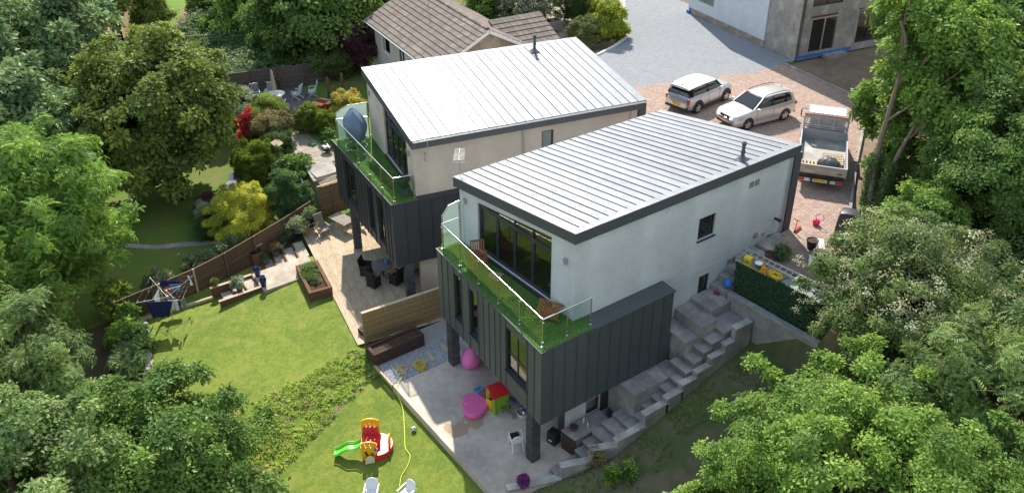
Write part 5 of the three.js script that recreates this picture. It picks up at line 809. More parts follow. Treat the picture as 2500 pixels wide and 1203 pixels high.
{ // deck of the farther house
  const y = -0.05, rt = thing('round_table', 'round grey table on the deck below the farther house', 'table', [-15.05, y, 0.72], 0);
  part(rt, 'table_top', [cyl(0.56, 0.56, 0.03, 0, 0.73, 0, 32), cyl(0.54, 0.56, 0.02, 0, 0.705, 0, 32)], M.greyTop); part(rt, 'pedestal', [cyl(0.03, 0.03, 0.7, 0, 0.36, 0, 10), ...[0, 1, 2, 3].map(i => rod([0, 0.3, 0], [Math.cos(i * 1.57) * 0.35, 0.02, Math.sin(i * 1.57) * 0.35], 0.018))], M.black);
  pot('glass_jug', 'small blue jug on the round grey table', [-15.0, y + 0.75, 0.5], 0.1, 0.3, mat([0.10, 0.28, 0.42], 0.15), { vase: true, cat: 'jug' });
  rattanChair('dark rattan chair at the round table, towards the fence', [-15.75, y, 1.35], 2.3); rattanChair('dark rattan chair at the round table, nearest the lawn', [-14.55, y, 1.52], 3.5); rattanChair('dark rattan chair at the round table, against the house', [-14.1, y, 0.45], -1.2);
  const dt = thing('slatted_table', 'weathered grey rectangular table at the far end of the deck', 'table', [-20.7, y, 0.45], 0.25); for (let i = 0; i < 9; i++) part(dt, 'top_slat', uvm(rbx(1.5, 0.025, 0.085, 0.005, 0, 0.73, -0.38 + i * 0.095), 1), M.greyTeak); for (const sx of [1, -1]) for (const sz of [1, -1]) part(dt, 'leg', beam([sx * 0.62, 0, sz * 0.34], [sx * 0.5, 0.72, -sz * 0.3], 0.05, 0.05), M.greyTeak);
  slatChair('weathered grey reclining chair on the deck beside the barbecue', [-20.75, y, 1.62], 1.7, M.greyTeak, { name: 'reclining_chair', rec: 0.32, bh: 0.85 });
  slatChair('weathered grey chair at the far side of the slatted table', [-21.2, y, -0.45], 0.3, M.greyTeak, { name: 'deck_chair', rec: 0.2, bh: 0.6, arms: false }); slatChair('weathered grey chair half hidden behind the brick pier', [-20.3, y, -0.4], 0.2, M.greyTeak, { name: 'deck_chair', rec: 0.2, bh: 0.6, arms: false });
  const bq = thing('kettle_barbecue', 'dark round barbecue on the deck beside the brown fence', 'barbecue', [-21.7, y, 1.95], 0); part(bq, 'bowl', lathe([[0, 0.42], [0.22, 0.46], [0.36, 0.6], [0.39, 0.72], [0.41, 0.74], [0.37, 0.74], [0.2, 0.6], [0, 0.58]], 24), mat([0.02, 0.025, 0.04], 0.2)); for (let i = 0; i < 3; i++) part(bq, 'leg', rod([Math.cos(i * 2.1) * 0.2, 0.5, Math.sin(i * 2.1) * 0.2], [Math.cos(i * 2.1) * 0.36, 0, Math.sin(i * 2.1) * 0.36], 0.018), M.black);
  const wb = thing('storage_crate', 'small dark crate on the deck against the house wall', 'crate', [-14.55, y, -0.55], FAR_RY); part(wb, 'crate_body', rbx(0.7, 0.45, 0.35, 0.02, 0, 0.225, 0), M.sleeperDk);
  part(wb, 'lid', rbx(0.74, 0.04, 0.38, 0.01, 0, 0.47, 0), M.sleeper);
  const pb = thing('timber_seat_box', 'timber seat box beside the brick pier and screen', 'bench', [-11.35, y, -0.2], FAR_RY); part(pb, 'seat_lid', uvm(rbx(0.6, 0.05, 1.5, 0.01, 0, 0.45, 0), 1), M.decks[1]); part(pb, 'box_sides', uvm(rbx(0.54, 0.42, 1.44, 0.01, 0, 0.21, 0), 1), M.sleeper);
  for (const [x, z, l] of [[-19.05, 6.2, 'dark blue glazed vase on the path, nearer the fence'], [-17.95, 6.28, 'dark blue glazed vase on the path, nearer the lawn']]) pot('glazed_vase', l, [x, -0.1, z], 0.19, 0.62, M.glazeBlue, { vase: true, cat: 'vase', group: 'blue glazed vases on the path' });
}
{ // rotary clothes dryer with washing
  const b = [-19.0, H(-19.0, 10.85), 10.85], d = thing('rotary_dryer', 'rotary clothes dryer standing on the upper lawn', 'clothes dryer', b, 0.25), hy = 1.35, ty = 1.85, R = 1.55;
  part(d, 'pole', [rod([0, 0, 0], [0, 1.75, 0], 0.024, 0.024, 8), cyl(0.05, 0.05, 0.12, 0, hy, 0, 10)], M.alu); const tips = [];
  for (let i = 0; i < 4; i++) { const a = i * Math.PI / 2, t = [Math.cos(a) * R, ty, Math.sin(a) * R]; tips.push(t); part(d, 'arm', [rod([0.04 * Math.cos(a), hy, 0.04 * Math.sin(a)], t, 0.012, 0.01, 6), rod([0, hy + 0.42, 0], [Math.cos(a) * R * 0.5, (hy + ty) / 2, Math.sin(a) * R * 0.5], 0.007, 0.007, 6)], M.galv); }
  for (const k of [0.5, 0.75, 0.98]) part(d, 'line', [0, 1, 2, 3].map(i => { const p = tips[i], q = tips[(i + 1) % 4], f = v => [v[0] * k, mix(hy, ty, k), v[2] * k]; return rod(f(p), f(q), 0.0015, 0.0015, 4); }), M.galv);
  const place = (i, k, t) => { const p = tips[i], q = tips[(i + 1) % 4]; const v = V(mix(p[0], q[0], t) * k, mix(hy, ty, k), mix(p[2], q[2], t) * k).applyAxisAngle(V(0, 1, 0), 0.25); return { p: [v.x + b[0], v.y + b[1], v.z + b[2]], r: Math.atan2(-(q[2] - p[2]), q[0] - p[0]) + 0.25 }; };
  const cloth = (label, cat, i, k, t, w, hh, m, kind, grp) => {
    const o = place(i, k, t); let g;
    if (kind === 'trousers') { const s = new THREE.Shape([[-w / 2, 0], [w / 2, 0], [w / 2 + 0.02, -hh], [0.05, -hh], [0.01, -hh * 0.35], [-0.01, -hh * 0.35], [-0.05, -hh], [-w / 2 - 0.02, -hh]].map(a => new THREE.Vector2(...a))); g = new THREE.ExtrudeGeometry(s, { depth: 0.025, bevelEnabled: true, bevelSize: 0.012, bevelThickness: 0.012, bevelSegments: 1 }); }
    else { g = new THREE.BoxGeometry(w, hh, 0.012, 12, 10, 1); g.translate(0, -hh / 2, 0); const p = g.attributes.position; for (let j = 0; j < p.count; j++) { const x = p.getX(j), yy = p.getY(j), f = -yy / hh; p.setZ(j, p.getZ(j) + 0.05 * f * Math.sin(x * 11 + i * 2) + 0.03 * f * Math.sin(x * 23)); if (kind === 'drape') p.setX(j, x * (1 - 0.35 * f) + 0.12 * f); if (kind === 'shirt' && yy > -0.2) p.setX(j, x * 1.35); } g.computeVertexNormals(); }
    solo(cat.replace(' ', '_'), g, m, label, cat, o.p, o.r, grp);
  };
  cloth('large navy towel hanging on the dryer towards the lawn', 'towel', 0, 0.98, 0.5, 1.3, 0.95, M.navy, 'drape', 'washing on the dryer'); cloth('navy towel hanging on the dryer towards the fence', 'towel', 2, 0.82, 0.45, 1.0, 0.55, M.navy, '', 'washing on the dryer'); cloth('small slate-blue towel next to the red cloth on the dryer', 'towel', 2, 0.6, 0.7, 0.6, 0.5, M.blueCloth, '', 'washing on the dryer');
  cloth('white shirt hanging in the middle of the dryer', 'shirt', 1, 0.45, 0.5, 0.6, 0.7, M.cloth, 'shirt', 'washing on the dryer'); cloth('black trousers hanging at the front of the dryer', 'trousers', 1, 0.82, 0.55, 0.4, 0.95, M.darkCloth, 'trousers', 'washing on the dryer'); cloth('white vest beside the navy towel on the dryer', 'vest', 0, 0.82, 0.15, 0.34, 0.6, M.cloth, 'shirt', 'washing on the dryer');
  cloth('grey cloth at the lawn-side corner of the dryer', 'cloth', 3, 0.98, 0.9, 0.5, 0.7, M.greyCloth, '', 'washing on the dryer'); cloth('red and white small cloth on the dryer', 'cloth', 2, 0.45, 0.4, 0.25, 0.35, M.redCloth, '', 'washing on the dryer');
  for (let i = 0; i < 4; i++) cloth(['white sock pair at the fence end of the dryer', 'dark sock by the white shirt on the dryer', 'dark stocking next to the navy towel on the dryer', 'white small sock at the corner of the dryer'][i], 'sock', [2, 1, 0, 3][i], 0.98, [0.9, 0.1, 0.06, 0.2][i], 0.1, [0.3, 0.35, 0.6, 0.3][i], i % 3 ? M.darkCloth : M.cloth, '', 'washing on the dryer');
}
{ // climbing toy with slide on the lower lawn
  const g0 = H(-4.8, 6.7), t = thing('toy_slide', 'red and yellow plastic climbing toy with green slide', 'toy', [-4.72, g0, 6.55], 1.0);
  const panel = (w, hh, holes, top) => { const s = new THREE.Shape(); s.moveTo(-w / 2, 0); s.lineTo(w / 2, 0); s.lineTo(w / 2, hh - 0.12); s.quadraticCurveTo(0, hh + (top || 0.08), -w / 2, hh - 0.12); s.closePath(); for (const [hx, hy, hw, h2_] of holes) { const p = new THREE.Path(); for (let i = 0; i <= 14; i++) { const f = i / 14, yy = hy + f * h2_, xx = hx - hw / 2 + 0.025 * Math.sin(f * 6.3); i ? p.lineTo(xx, yy) : p.moveTo(xx, yy); } for (let i = 14; i >= 0; i--) { const f = i / 14; p.lineTo(hx + hw / 2 + 0.025 * Math.sin(f * 6.3), hy + f * h2_); } s.holes.push(p); } const e = new THREE.ExtrudeGeometry(s, { depth: 0.045, bevelEnabled: true, bevelSize: 0.01, bevelThickness: 0.01, bevelSegments: 2, curveSegments: 10 }); return e; };
  const put = (g, x, y, z, ry) => { g.rotateY(ry); g.translate(x, y, z); return g; };
  const H3 = [[-0.17, 0.85, 0.07, 0.26], [0, 0.85, 0.08, 0.3], [0.17, 0.85, 0.07, 0.26]];
  part(t, 'tall_panel', put(panel(0.72, 1.32, H3, 0.12), -0.15, 0, -0.55, 0.0), M.yellow); part(t, 'side_panel', put(panel(0.62, 1.0, [[-0.14, 0.66, 0.06, 0.22], [0.05, 0.64, 0.06, 0.22], [-0.12, 0.15, 0.14, 0.32], [0.13, 0.2, 0.1, 0.2]]), -0.12, 0, 0.42, 0.0), M.yellow); part(t, 'end_panel', put(panel(0.42, 0.78, [[0.0, 0.36, 0.09, 0.2]]), 0.62, 0, -0.12, 1.57), M.yellow);
  part(t, 'platform', rbx(0.7, 0.06, 0.9, 0.02, -0.16, 0.55, -0.06), M.red); part(t, 'back_rest', put(panel(0.6, 0.42, [[-0.12, 0.12, 0.05, 0.2], [0.1, 0.12, 0.05, 0.2]], 0.02), -0.15, 0.56, -0.46, 0), mat([0.55, 0.05, 0.08], 0.45));
  part(t, 'curved_step', (() => { const s = new THREE.Shape(); s.moveTo(0, 0); s.absarc(0, 0, 0.62, -Math.PI / 2, Math.PI / 2, false); s.closePath(); const e = new THREE.ExtrudeGeometry(s, { depth: 0.3, bevelEnabled: true, bevelSize: 0.015, bevelThickness: 0.015, bevelSegments: 2 }); e.rotateX(-Math.PI / 2); e.translate(0.16, 0.02, -0.06); return e; })(), M.red);
  part(t, 'riser', put(panel(0.95, 0.55, []), 0.15, 0.02, -0.05, 1.45), M.red);
  const sl = []; { const sh = []; for (let i = 0; i <= 16; i++) { const f = i / 16; sh.push([-0.5 - f * 1.15, 0.58 - 0.52 * (f + 0.10 * Math.sin(f * 9)), 0.14 - 0.1 * f]); } for (let i = 0; i < 16; i++) { const a = sh[i], b = sh[i + 1]; sl.push(slab([[a[0], a[1], a[2] - 0.2], [a[0], a[1], a[2] + 0.2], [b[0], b[1], b[2] + 0.2], [b[0], b[1], b[2] - 0.2]], 0.03)); } part(t, 'slide', sl, M.lime, 'lime green slide'); for (const s of [1, -1]) part(t, 'slide_rim', tube(sh.map(a => [a[0], a[1] + 0.07, a[2] + s * 0.21]), 0.035, 30, 8), M.lime); }
  part(t, 'foot_board', put(panel(0.36, 0.34, [], 0.16), -0.1, 0.01, 0.62, 0.25), M.cream); part(t, 'blue_wheel', cyl(0.07, 0.07, 0.05, 0.16, 0.62, 0.5, 14), M.blueP);
  const bl = new THREE.IcosahedronGeometry(0.115, 3), bp = clean(bl), cols = new Float32Array(bp.attributes.position.count * 3); const iv = new THREE.IcosahedronGeometry(1, 0).toNonIndexed().attributes.position; const spots = []; for (let i = 0; i < iv.count; i++) { const v = V(iv.getX(i), iv.getY(i), iv.getZ(i)); if (!spots.some(s => s.distanceTo(v) < 0.1)) spots.push(v); }
  for (let i = 0; i < bp.attributes.position.count; i += 3) { const c = V(0, 0, 0); for (let k = 0; k < 3; k++) c.add(V(bp.attributes.position.getX(i + k), bp.attributes.position.getY(i + k), bp.attributes.position.getZ(i + k))); c.normalize(); const d = spots.some(s => s.dot(c) > 0.945) ? 0.03 : 0.75; for (let k = 0; k < 9; k++) cols[i * 3 + k] = d; }
  bp.setAttribute('color', new THREE.BufferAttribute(cols, 3)); solo('football', bp, mat([1, 1, 1], 0.5, { vertexColors: true }), 'black and white football on the lower lawn', 'ball', [-4.56, H(-4.56, 4.75) + 0.11, 4.75]);
  const hp = [[-7.35, 3.75], [-6.9, 4.25], [-6.55, 4.39], [-5.95, 4.52], [-4.87, 5.03], [-4.4, 5.27], [-3.94, 5.49], [-3.46, 5.54], [-3.1, 5.86], [-2.82, 6.29], [-2.42, 6.6]]; solo('garden_hose', tube(hp.map(([x, z]) => [x, (z < 4.36 ? 0.02 : Math.max(H(x, z), z < 4.45 ? -0.2 : -9)) + 0.04, z]), 0.015, 120, 8), M.hoseY, 'yellow-green hose trailing across the lower lawn', 'hose');
  plasticChair('white plastic chair on the lawn beside the toy slide', [-2.55, H(-2.5, 7.75), 7.75], 0.95); plasticChair('white plastic chair at the end of the yellow hose', [-1.62, H(-1.6, 6.75), 6.72], 0.35); plasticChair('white plastic chair on the patio beside the brick pier', [-1.0, 0, 1.95], -1.9);
  const cu = solo('seat_cushion', rbx(0.4, 0.06, 0.34, 0.02), M.black, 'black cushion on the white chair by the pier', 'cushion', [-1.05, 0.55, 1.97], -1.9);
}
{ // toys and things on the patio
  const rope = []; for (let i = 0; i < 150; i++) { const a = i * 0.42, r = 0.16 + 0.16 * vn(i * 0.13, 3, 0, 4) + 0.05 * Math.sin(i * 0.7); rope.push([-7.5 + Math.cos(a) * r + 0.1 * Math.sin(i * 0.05), 0.02 + i * 0.0009, 2.75 + Math.sin(a) * r]); } solo('rope_coil', tube(rope, 0.016, 700, 5), M.ropeY, 'tangled yellow rope coil on the gravel', 'rope');
  solo('rope_coil', tube(Array.from({ length: 26 }, (_, i) => [-7.75 + 0.28 * Math.cos(i * 0.9) * (0.5 + 0.5 * vn(i, 1, 0, 2)), 0.055, 3.55 + 0.32 * Math.sin(i * 0.9 + 0.4)]), 0.014, 160, 5), M.ropeY, 'loose loop of yellow rope over the plank', 'rope');
  const heart = (() => { const s = new THREE.Shape(); s.moveTo(0, -0.55); s.bezierCurveTo(0.25, -0.45, 0.72, -0.1, 0.6, 0.25); s.bezierCurveTo(0.5, 0.55, 0.1, 0.55, 0, 0.25); s.bezierCurveTo(-0.1, 0.55, -0.5, 0.55, -0.6, 0.25); s.bezierCurveTo(-0.72, -0.1, -0.25, -0.45, 0, -0.55); const g = new THREE.ExtrudeGeometry(s, { depth: 0.14, bevelEnabled: true, bevelSize: 0.07, bevelThickness: 0.07, bevelSegments: 5, curveSegments: 14 }); g.rotateX(-Math.PI / 2); g.translate(0, 0.07, 0); return g; })(); solo('paddling_shell', heart, M.pink, 'pink heart-shaped plastic tub upturned on the patio', 'sand tub', [-3.78, 0, 2.12], 2.7);
  const bag = new THREE.SphereGeometry(0.52, 24, 20), p = bag.attributes.position; for (let i = 0; i < p.count; i++) { const x = p.getX(i), y = p.getY(i), z = p.getZ(i), k = 1 + 0.35 * (fbm(x * 3 + 4, z * 3 + y * 3, 3, 0, 12) - 0.5); p.setXYZ(i, x * k * 0.9, Math.max(0, y * k + 0.4) + (y > 0.3 ? (y - 0.3) * 0.35 : 0), z * k * 0.95); } bag.computeVertexNormals(); solo('pink_bean_bag', bag, M.pinkNet, 'slumped pink bag behind the left brick pier', 'bean bag', [-6.25, 0, 0.75], 0.4);
  const ph = thing('playhouse', 'small green plastic playhouse with red roof', 'playhouse', [-3.28, 0, 1.28], -0.12); const wl = (w, hh, hole) => { const s = new THREE.Shape([[-w / 2, 0], [w / 2, 0], [w / 2, hh], [0, hh + 0.28], [-w / 2, hh]].map(a => new THREE.Vector2(...a))); if (hole) s.holes.push(new THREE.Path([[-0.16, 0.04], [0.16, 0.04], [0.16, 0.78], [0, 0.92], [-0.16, 0.78]].map(a => new THREE.Vector2(...a)))); return new THREE.ExtrudeGeometry(s, { depth: 0.05, bevelEnabled: true, bevelSize: 0.012, bevelThickness: 0.012, bevelSegments: 2 }); };
  part(ph, 'front_wall', wl(0.62, 0.98, true).rotateY(Math.PI / 2 * 0).translate(0, 0, 0.30), M.olive); part(ph, 'back_wall', wl(0.62, 0.98).translate(0, 0, -0.36), M.olive); for (const s of [1, -1]) part(ph, 'corner_post', cyl(0.07, 0.08, 1.0, s * 0.32, 0.5, 0.33, 12), M.olive); part(ph, 'side_wall', rbx(0.05, 0.9, 0.6, 0.02, 0.30, 0.46, 0), M.olive); part(ph, 'side_wall', rbx(0.05, 0.9, 0.6, 0.02, -0.30, 0.46, 0), M.olive);
  part(ph, 'half_door', rbx(0.3, 0.5, 0.03, 0.012, -0.05, 0.3, 0.40, 0.5), M.yellow); for (const s of [1, -1]) part(ph, 'roof_panel', rbx(0.58, 0.045, 0.96, 0.02, s * 0.22, 1.13, 0).rotateZ ? (() => { const g = new RoundedBoxGeometry(0.58, 0.045, 0.98, 2, 0.02); g.rotateZ(-s * 0.72); g.translate(s * 0.22, 1.14, 0); return g; })() : null, M.red);
  const pt = thing('picnic_table', 'small weathered child picnic table beside the playhouse', 'table', [-2.72, 0, 0.85], 0.25); part(pt, 'table_top', uvm([rbx(0.75, 0.035, 0.42, 0.01, 0, 0.48, 0)], 1), M.greyTeak); for (const s of [1, -1]) part(pt, 'bench_seat', uvm(rbx(0.75, 0.03, 0.16, 0.01, 0, 0.28, s * 0.42), 1), M.greyTeak); for (const x of [-0.28, 0.28]) for (const s of [1, -1]) part(pt, 'leg', beam([x, 0, s * 0.42], [x, 0.47, s * 0.08], 0.05, 0.06), M.greyTeak);
  pot('toy_cup', 'small blue cup on the child picnic table', [-2.68, 0.5, 0.9], 0.06, 0.12, M.blueP, { cat: 'cup' });
  const tb = thing('toy_basket', 'toy basket with blue and white toys under the cladding', 'basket', [-2.2, 0, 0.72], 0); part(tb, 'basket', lathe([[0, 0], [0.22, 0], [0.3, 0.3], [0.27, 0.3], [0.2, 0.03], [0, 0.03]], 18), M.whiteDull); for (let i = 0; i < 9; i++) part(tb, 'toy', rbx(rr(0.08, 0.16), rr(0.08, 0.14), rr(0.08, 0.14), 0.02, rr(-0.17, 0.17), rr(0.22, 0.38), rr(-0.17, 0.17), rr(0, 3)), [M.blueP, M.red, M.glazeGreen, M.white][i % 4]);
  for (const [x, z, m, l] of [[-4.62, 1.36, mat([0.02, 0.20, 0.50], 0.9), 'blue foam number mat with a three'], [-4.22, 1.42, mat([0.62, 0.10, 0.04], 0.9), 'orange-red foam mat beside the playhouse'], [-4.40, 1.02, mat([0.50, 0.06, 0.18], 0.9), 'dark pink foam mat behind the blue mat']]) { const f = thing('foam_mat', l, 'mat', [x, 0.004, z], 0.1, 'foam play mats'); part(f, 'mat_tile', rbx(0.4, 0.014, 0.4, 0.005, 0, 0.008, 0), m); if (l.includes('blue')) part(f, 'number_print', tube([[-0.08, 0.018, -0.12], [0.07, 0.018, -0.12], [0.08, 0.018, -0.03], [0, 0.018, 0.0], [0.08, 0.018, 0.03], [0.08, 0.018, 0.12], [-0.08, 0.018, 0.12]], 0.018, 30, 5), mat([0.25, 0.55, 0.25], 0.8)); }
  // outdoor counter
  const oc = thing('outdoor_counter', 'stone-topped outdoor counter with dark timber end', 'counter', [0, 0, 0], 0); part(oc, 'counter_top', uvm(prism([[0.10, 0.5], [0.86, 0.38], [0.86, -1.5], [0.10, -1.5]], 0.9, 0.955)), M.stepTop); part(oc, 'counter_body', uvm(prism([[0.16, 0.40], [0.82, 0.30], [0.82, -1.48], [0.16, -1.48]], 0, 0.898)), M.concreteDk); part(oc, 'end_panel', uvm(beam([0.14, 0.45, 0.47], [0.84, 0.45, 0.355], 0.05, 0.88), 1), M.sleeperDk);
  pot('shallow_bowl', 'shallow dark bowl on the outdoor counter', [0.36, 0.955, 0.05], 0.2, 0.14, M.potGrey, { cat: 'bowl' }); for (let i = 0; i < 5; i++) solo('bottle', lathe([[0, 0], [0.035, 0], [0.035, 0.16], [0.012, 0.21], [0.012, 0.26], [0, 0.26]], 10), [M.whiteDull, M.galv, M.glazeGreen][i % 3], ['white bottle at the window end of the counter', 'grey bottle beside the white bottle', 'green bottle in the middle of the bottle group', 'white short bottle behind the bowl', 'grey slim bottle nearest the wall'][i], 'bottle', [0.3 + 0.09 * i, 0.955, -0.5 - 0.06 * (i % 3)], 0, 'bottles on the outdoor counter');
  const sb = thing('speaker_box', 'black square box on the patio beside the counter', 'box', [-0.3, 0, 0.55], 0.2); part(sb, 'box_body', rbx(0.42, 0.6, 0.4, 0.02, 0, 0.3, 0), M.black); part(sb, 'paper_label', bx(0.16, 0.07, 0.006, -0.02, 0.2, 0.202), M.whiteDull);
}
{ // hedge-fronted store with ladder and tubs at the head of the stairs
  const s = thing('bin_store', 'timber bin store faced with artificial ivy at the top of the stairs', 'store', [0, 0, 0], 0);
  part(s, 'frame', uvm([beam([0.95, 5.55, -7.98], [4.55, 5.55, -8.3], 0.06, 1.5), beam([1.0, 5.55, -8.85], [4.6, 5.55, -9.15], 0.06, 1.5), beam([0.98, 5.55, -8.0], [1.03, 5.55, -8.85], 0.06, 1.5), beam([4.55, 5.55, -8.3], [4.6, 5.55, -9.15], 0.06, 1.5)], 1), M.sleeperDk);
  part(s, 'top_board', uvm(slab([[0.9, 6.36, -7.9], [2.95, 6.36, -8.08], [3.0, 6.36, -8.9], [0.95, 6.36, -8.75]], 0.04), 1), M.slabs[0]); part(s, 'top_sheet', slab([[2.98, 6.33, -8.08], [4.75, 6.28, -8.34], [4.8, 6.28, -9.1], [3.02, 6.33, -8.9]], 0.03), mat([0.20, 0.26, 0.24], 0.5)); part(s, 'trim', beam([0.9, 6.345, -7.87], [4.75, 6.27, -8.31], 0.02, 0.05), mat([0.45, 0.50, 0.2], 0.7));
  const lg = new THREE.BufferGeometry().setAttribute('position', new THREE.Float32BufferAttribute([-0.035, 0, 0, 0, 0.045, 0.012, 0.035, 0, 0, -0.035, 0, 0, 0.035, 0, 0, 0, -0.05, 0.016], 3)); lg.computeVertexNormals(); const n = 7000, im = shade(new THREE.InstancedMesh(lg, mat([1, 1, 1], 0.8), n)), m4 = new THREE.Matrix4(), q = new THREE.Quaternion(), c = new THREE.Color();
  for (let i = 0; i < n; i++) { const t = rnd(); q.setFromEuler(new THREE.Euler(rr(-0.7, 0.5), rr(-0.7, 0.7), rr(0, 6.3))); m4.compose(V(mix(0.95, 4.55, t), rr(4.82, 6.34), mix(-7.94, -8.26, t) + rr(0, 0.05)), q, V(1, 1, 1)); im.setMatrixAt(i, m4); const k = rr(0.4, 1.25); im.setColorAt(i, c.setRGB(0.032 * k, 0.085 * k, 0.034 * k)); } im.name = 'artificial_ivy'; im.userData.kind = 'stuff'; s.add(im);
  const l = thing('ladder', 'aluminium ladder lying along the top of the bin store', 'ladder', [0, 0, 0], 0); const a = [0.86, 6.55, -8.22], b = [4.55, 6.42, -8.78], off = [0.10, 0, 0.36]; for (const k of [0, 1]) part(l, 'stile', beam([a[0] - off[0] * k, a[1], a[2] - off[2] * k], [b[0] - off[0] * k, b[1], b[2] - off[2] * k], 0.03, 0.085), M.alu);
  for (let i = 0; i < 14; i++) { const t = (i + 0.5) / 14, x = mix(a[0], b[0], t), y = mix(a[1], b[1], t), z = mix(a[2], b[2], t); part(l, 'rung', rod([x, y, z], [x - off[0], y, z - off[2]], 0.016, 0.016, 6), M.alu); }
  const tub = thing('yellow_tub', 'square yellow tub with green label on the store', 'tub', [1.42, 6.36, -8.02], 0.3); part(tub, 'tub_body', rbx(0.28, 0.3, 0.24, 0.03, 0, 0.15, 0), M.yel2); part(tub, 'lid', rbx(0.31, 0.05, 0.27, 0.015, 0, 0.31, 0), M.yel2); part(tub, 'print', bx(0.2, 0.16, 0.004, 0, 0.14, 0.1215), mat([0.10, 0.30, 0.08], 0.6));
  const bk = pot('white_bucket', 'grey bucket with white lid beside the yellow tub', [1.88, 6.36, -8.12], 0.14, 0.26, M.potGrey, { cat: 'bucket' }); part(bk, 'lid', lathe([[0, 0.3], [0.08, 0.29], [0.165, 0.26], [0.165, 0.25], [0, 0.25]], 16), M.white);
  const jc = thing('jerrycan', 'orange jerrycan between the bucket and yellow cable', 'can', [2.22, 6.36, -8.05], 0.5); part(jc, 'can_body', rbx(0.24, 0.3, 0.17, 0.04, 0, 0.15, 0), mat([0.75, 0.28, 0.01], 0.4)); part(jc, 'spout', cyl(0.025, 0.03, 0.08, 0.08, 0.33, 0, 10), M.black); part(jc, 'handle', tube([[-0.09, 0.29, 0], [-0.06, 0.36, 0], [0.03, 0.36, 0], [0.05, 0.29, 0]], 0.016, 12, 6), mat([0.75, 0.28, 0.01], 0.4));
  const cb = []; for (let i = 0; i < 110; i++) { const t = i * 0.5, r = 0.17 + 0.07 * Math.sin(i * 0.37); cb.push([2.68 + Math.cos(t) * r * 1.3, 6.38 + 0.001 * i, -8.22 + Math.sin(t) * r * 0.8]); } solo('cable_coil', tube(cb, 0.016, 420, 5), M.yel2, 'coil of yellow cable on the store beside the ladder', 'cable');
  const bb = new THREE.SphereGeometry(0.19, 18, 14), p = bb.attributes.position; for (let i = 0; i < p.count; i++) { const x = p.getX(i), y = p.getY(i), z = p.getZ(i), k = 1 + 0.4 * (fbm(x * 5 + 2, z * 5 + y * 4, 3, 0, 3) - 0.5); p.setXYZ(i, x * k, Math.max(0, y * k * 1.1 + 0.24), z * k); } bb.computeVertexNormals(); solo('blue_sack', bb, mat([0.03, 0.20, 0.62], 0.5), 'bright blue sack on the landing by the bin store', 'sack', [0.72, 4.82, -7.85]); solo('red_dustpan', [rbx(0.26, 0.04, 0.24, 0.01, 0, 0.03, 0, 0.4), bx(0.03, 0.03, 0.3, 0.1, 0.06, -0.22, 0.4)], mat([0.35, 0.02, 0.03], 0.5), 'dark red dustpan beside the blue sack', 'dustpan', [0.5, 4.55, -7.5]);
  // things standing about on the drive
  for (const [x, z, a2, tilt, lab] of [[1.85, -12.35, 0.75, 0.1, 'white board leaning among the tubs, nearer the truck'], [2.42, -10.95, 0.6, 0.12, 'white board on the paving, nearer the ladder']]) { const w = solo('white_board', rbx(0.24, 0.05, 0.85, 0.01), M.white, lab, 'board', [x, 5.93, z], a2, 'white boards on the drive'); }
  pot('black_tub', 'tall black plastic tub on the drive beside white boards', [1.72, 5.85, -11.85], 0.25, 0.42, M.black, { cat: 'tub' }); pot('terracotta_pot', 'empty terracotta pot near the white boards', [2.75, 5.85, -11.0], 0.2, 0.32, M.terracotta); pot('dark_pot', 'dark round pot between the white boards', [2.35, 5.85, -11.5], 0.24, 0.3, M.potGrey); pot('brown_pot', 'brown pot beside the concrete slab with leaves', [1.15, 5.85, -9.75], 0.2, 0.26, M.terracotta); pot('black_pot', 'black pot at the foot of the ladder', [1.45, 5.85, -9.45], 0.2, 0.28, M.black);
  const bc = new THREE.BoxGeometry(0.9, 1.05, 0.7, 10, 10, 10), bp = bc.attributes.position; for (let i = 0; i < bp.count; i++) { const x = bp.getX(i), y = bp.getY(i), z = bp.getZ(i), f = (y + 0.525) / 1.05, k = 1.08 - 0.22 * f * f + 0.05 * Math.sin(x * 17 + z * 13) * (1 - f), yy = f > 0.85 ? y - 0.25 * (x * x + z * z) : y; bp.setXYZ(i, x * k, yy + 0.525, z * k); } bc.computeVertexNormals(); solo('covered_barbecue', bc, M.tarp, 'barbecue under a black cover at the edge of the drive', 'barbecue', [1.75, 5.85, -14.3], 0.5);
  const pk = thing('pink_toy', 'bright pink toy with hoop handle beside the house corner', 'toy', [0.62, 5.85, -13.6], 0.3); part(pk, 'toy_body', rbx(0.3, 0.3, 0.26, 0.08, 0, 0.16, 0), mat([0.75, 0.02, 0.12], 0.4)); part(pk, 'hoop', (() => { const t = new THREE.TorusGeometry(0.18, 0.02, 8, 24); t.translate(0.12, 0.44, 0); return t; })(), mat([0.80, 0.25, 0.4], 0.4)); const rd = thing('red_scooter', 'red toy scooter against the house corner', 'toy', [0.42, 5.85, -12.55], 0.2); part(rd, 'deck', rbx(0.12, 0.05, 0.5, 0.02, 0, 0.1, 0), M.red); part(rd, 'handle', [rod([0, 0.1, 0.22], [0, 0.62, 0.18], 0.018), rod([-0.16, 0.6, 0.18], [0.16, 0.6, 0.18], 0.018)], M.red); for (const z of [-0.24, 0.24]) part(rd, 'wheel', rod([-0.03, 0.06, z], [0.03, 0.06, z], 0.06, 0.06, 12), M.black);
  const jb = new THREE.BoxGeometry(1.3, 1.2, 1.2, 6, 6, 6), jp = jb.attributes.position; for (let i = 0; i < jp.count; i++) { const x = jp.getX(i), y = jp.getY(i), z = jp.getZ(i), k = 1 + 0.25 * (fbm(x * 2 + 5, z * 2 + y * 2, 3, 0, 9) - 0.5); jp.setXYZ(i, x * k, Math.max(0, (y + 0.6) * k), z * k); } jb.computeVertexNormals(); solo('bulk_bag', jb, mat([0.52, 0.52, 0.50], 0.9), 'bulging white builder bag behind the trees', 'bag', [-2.9, H(-2.9, -35), -35.0], 0.3);
}
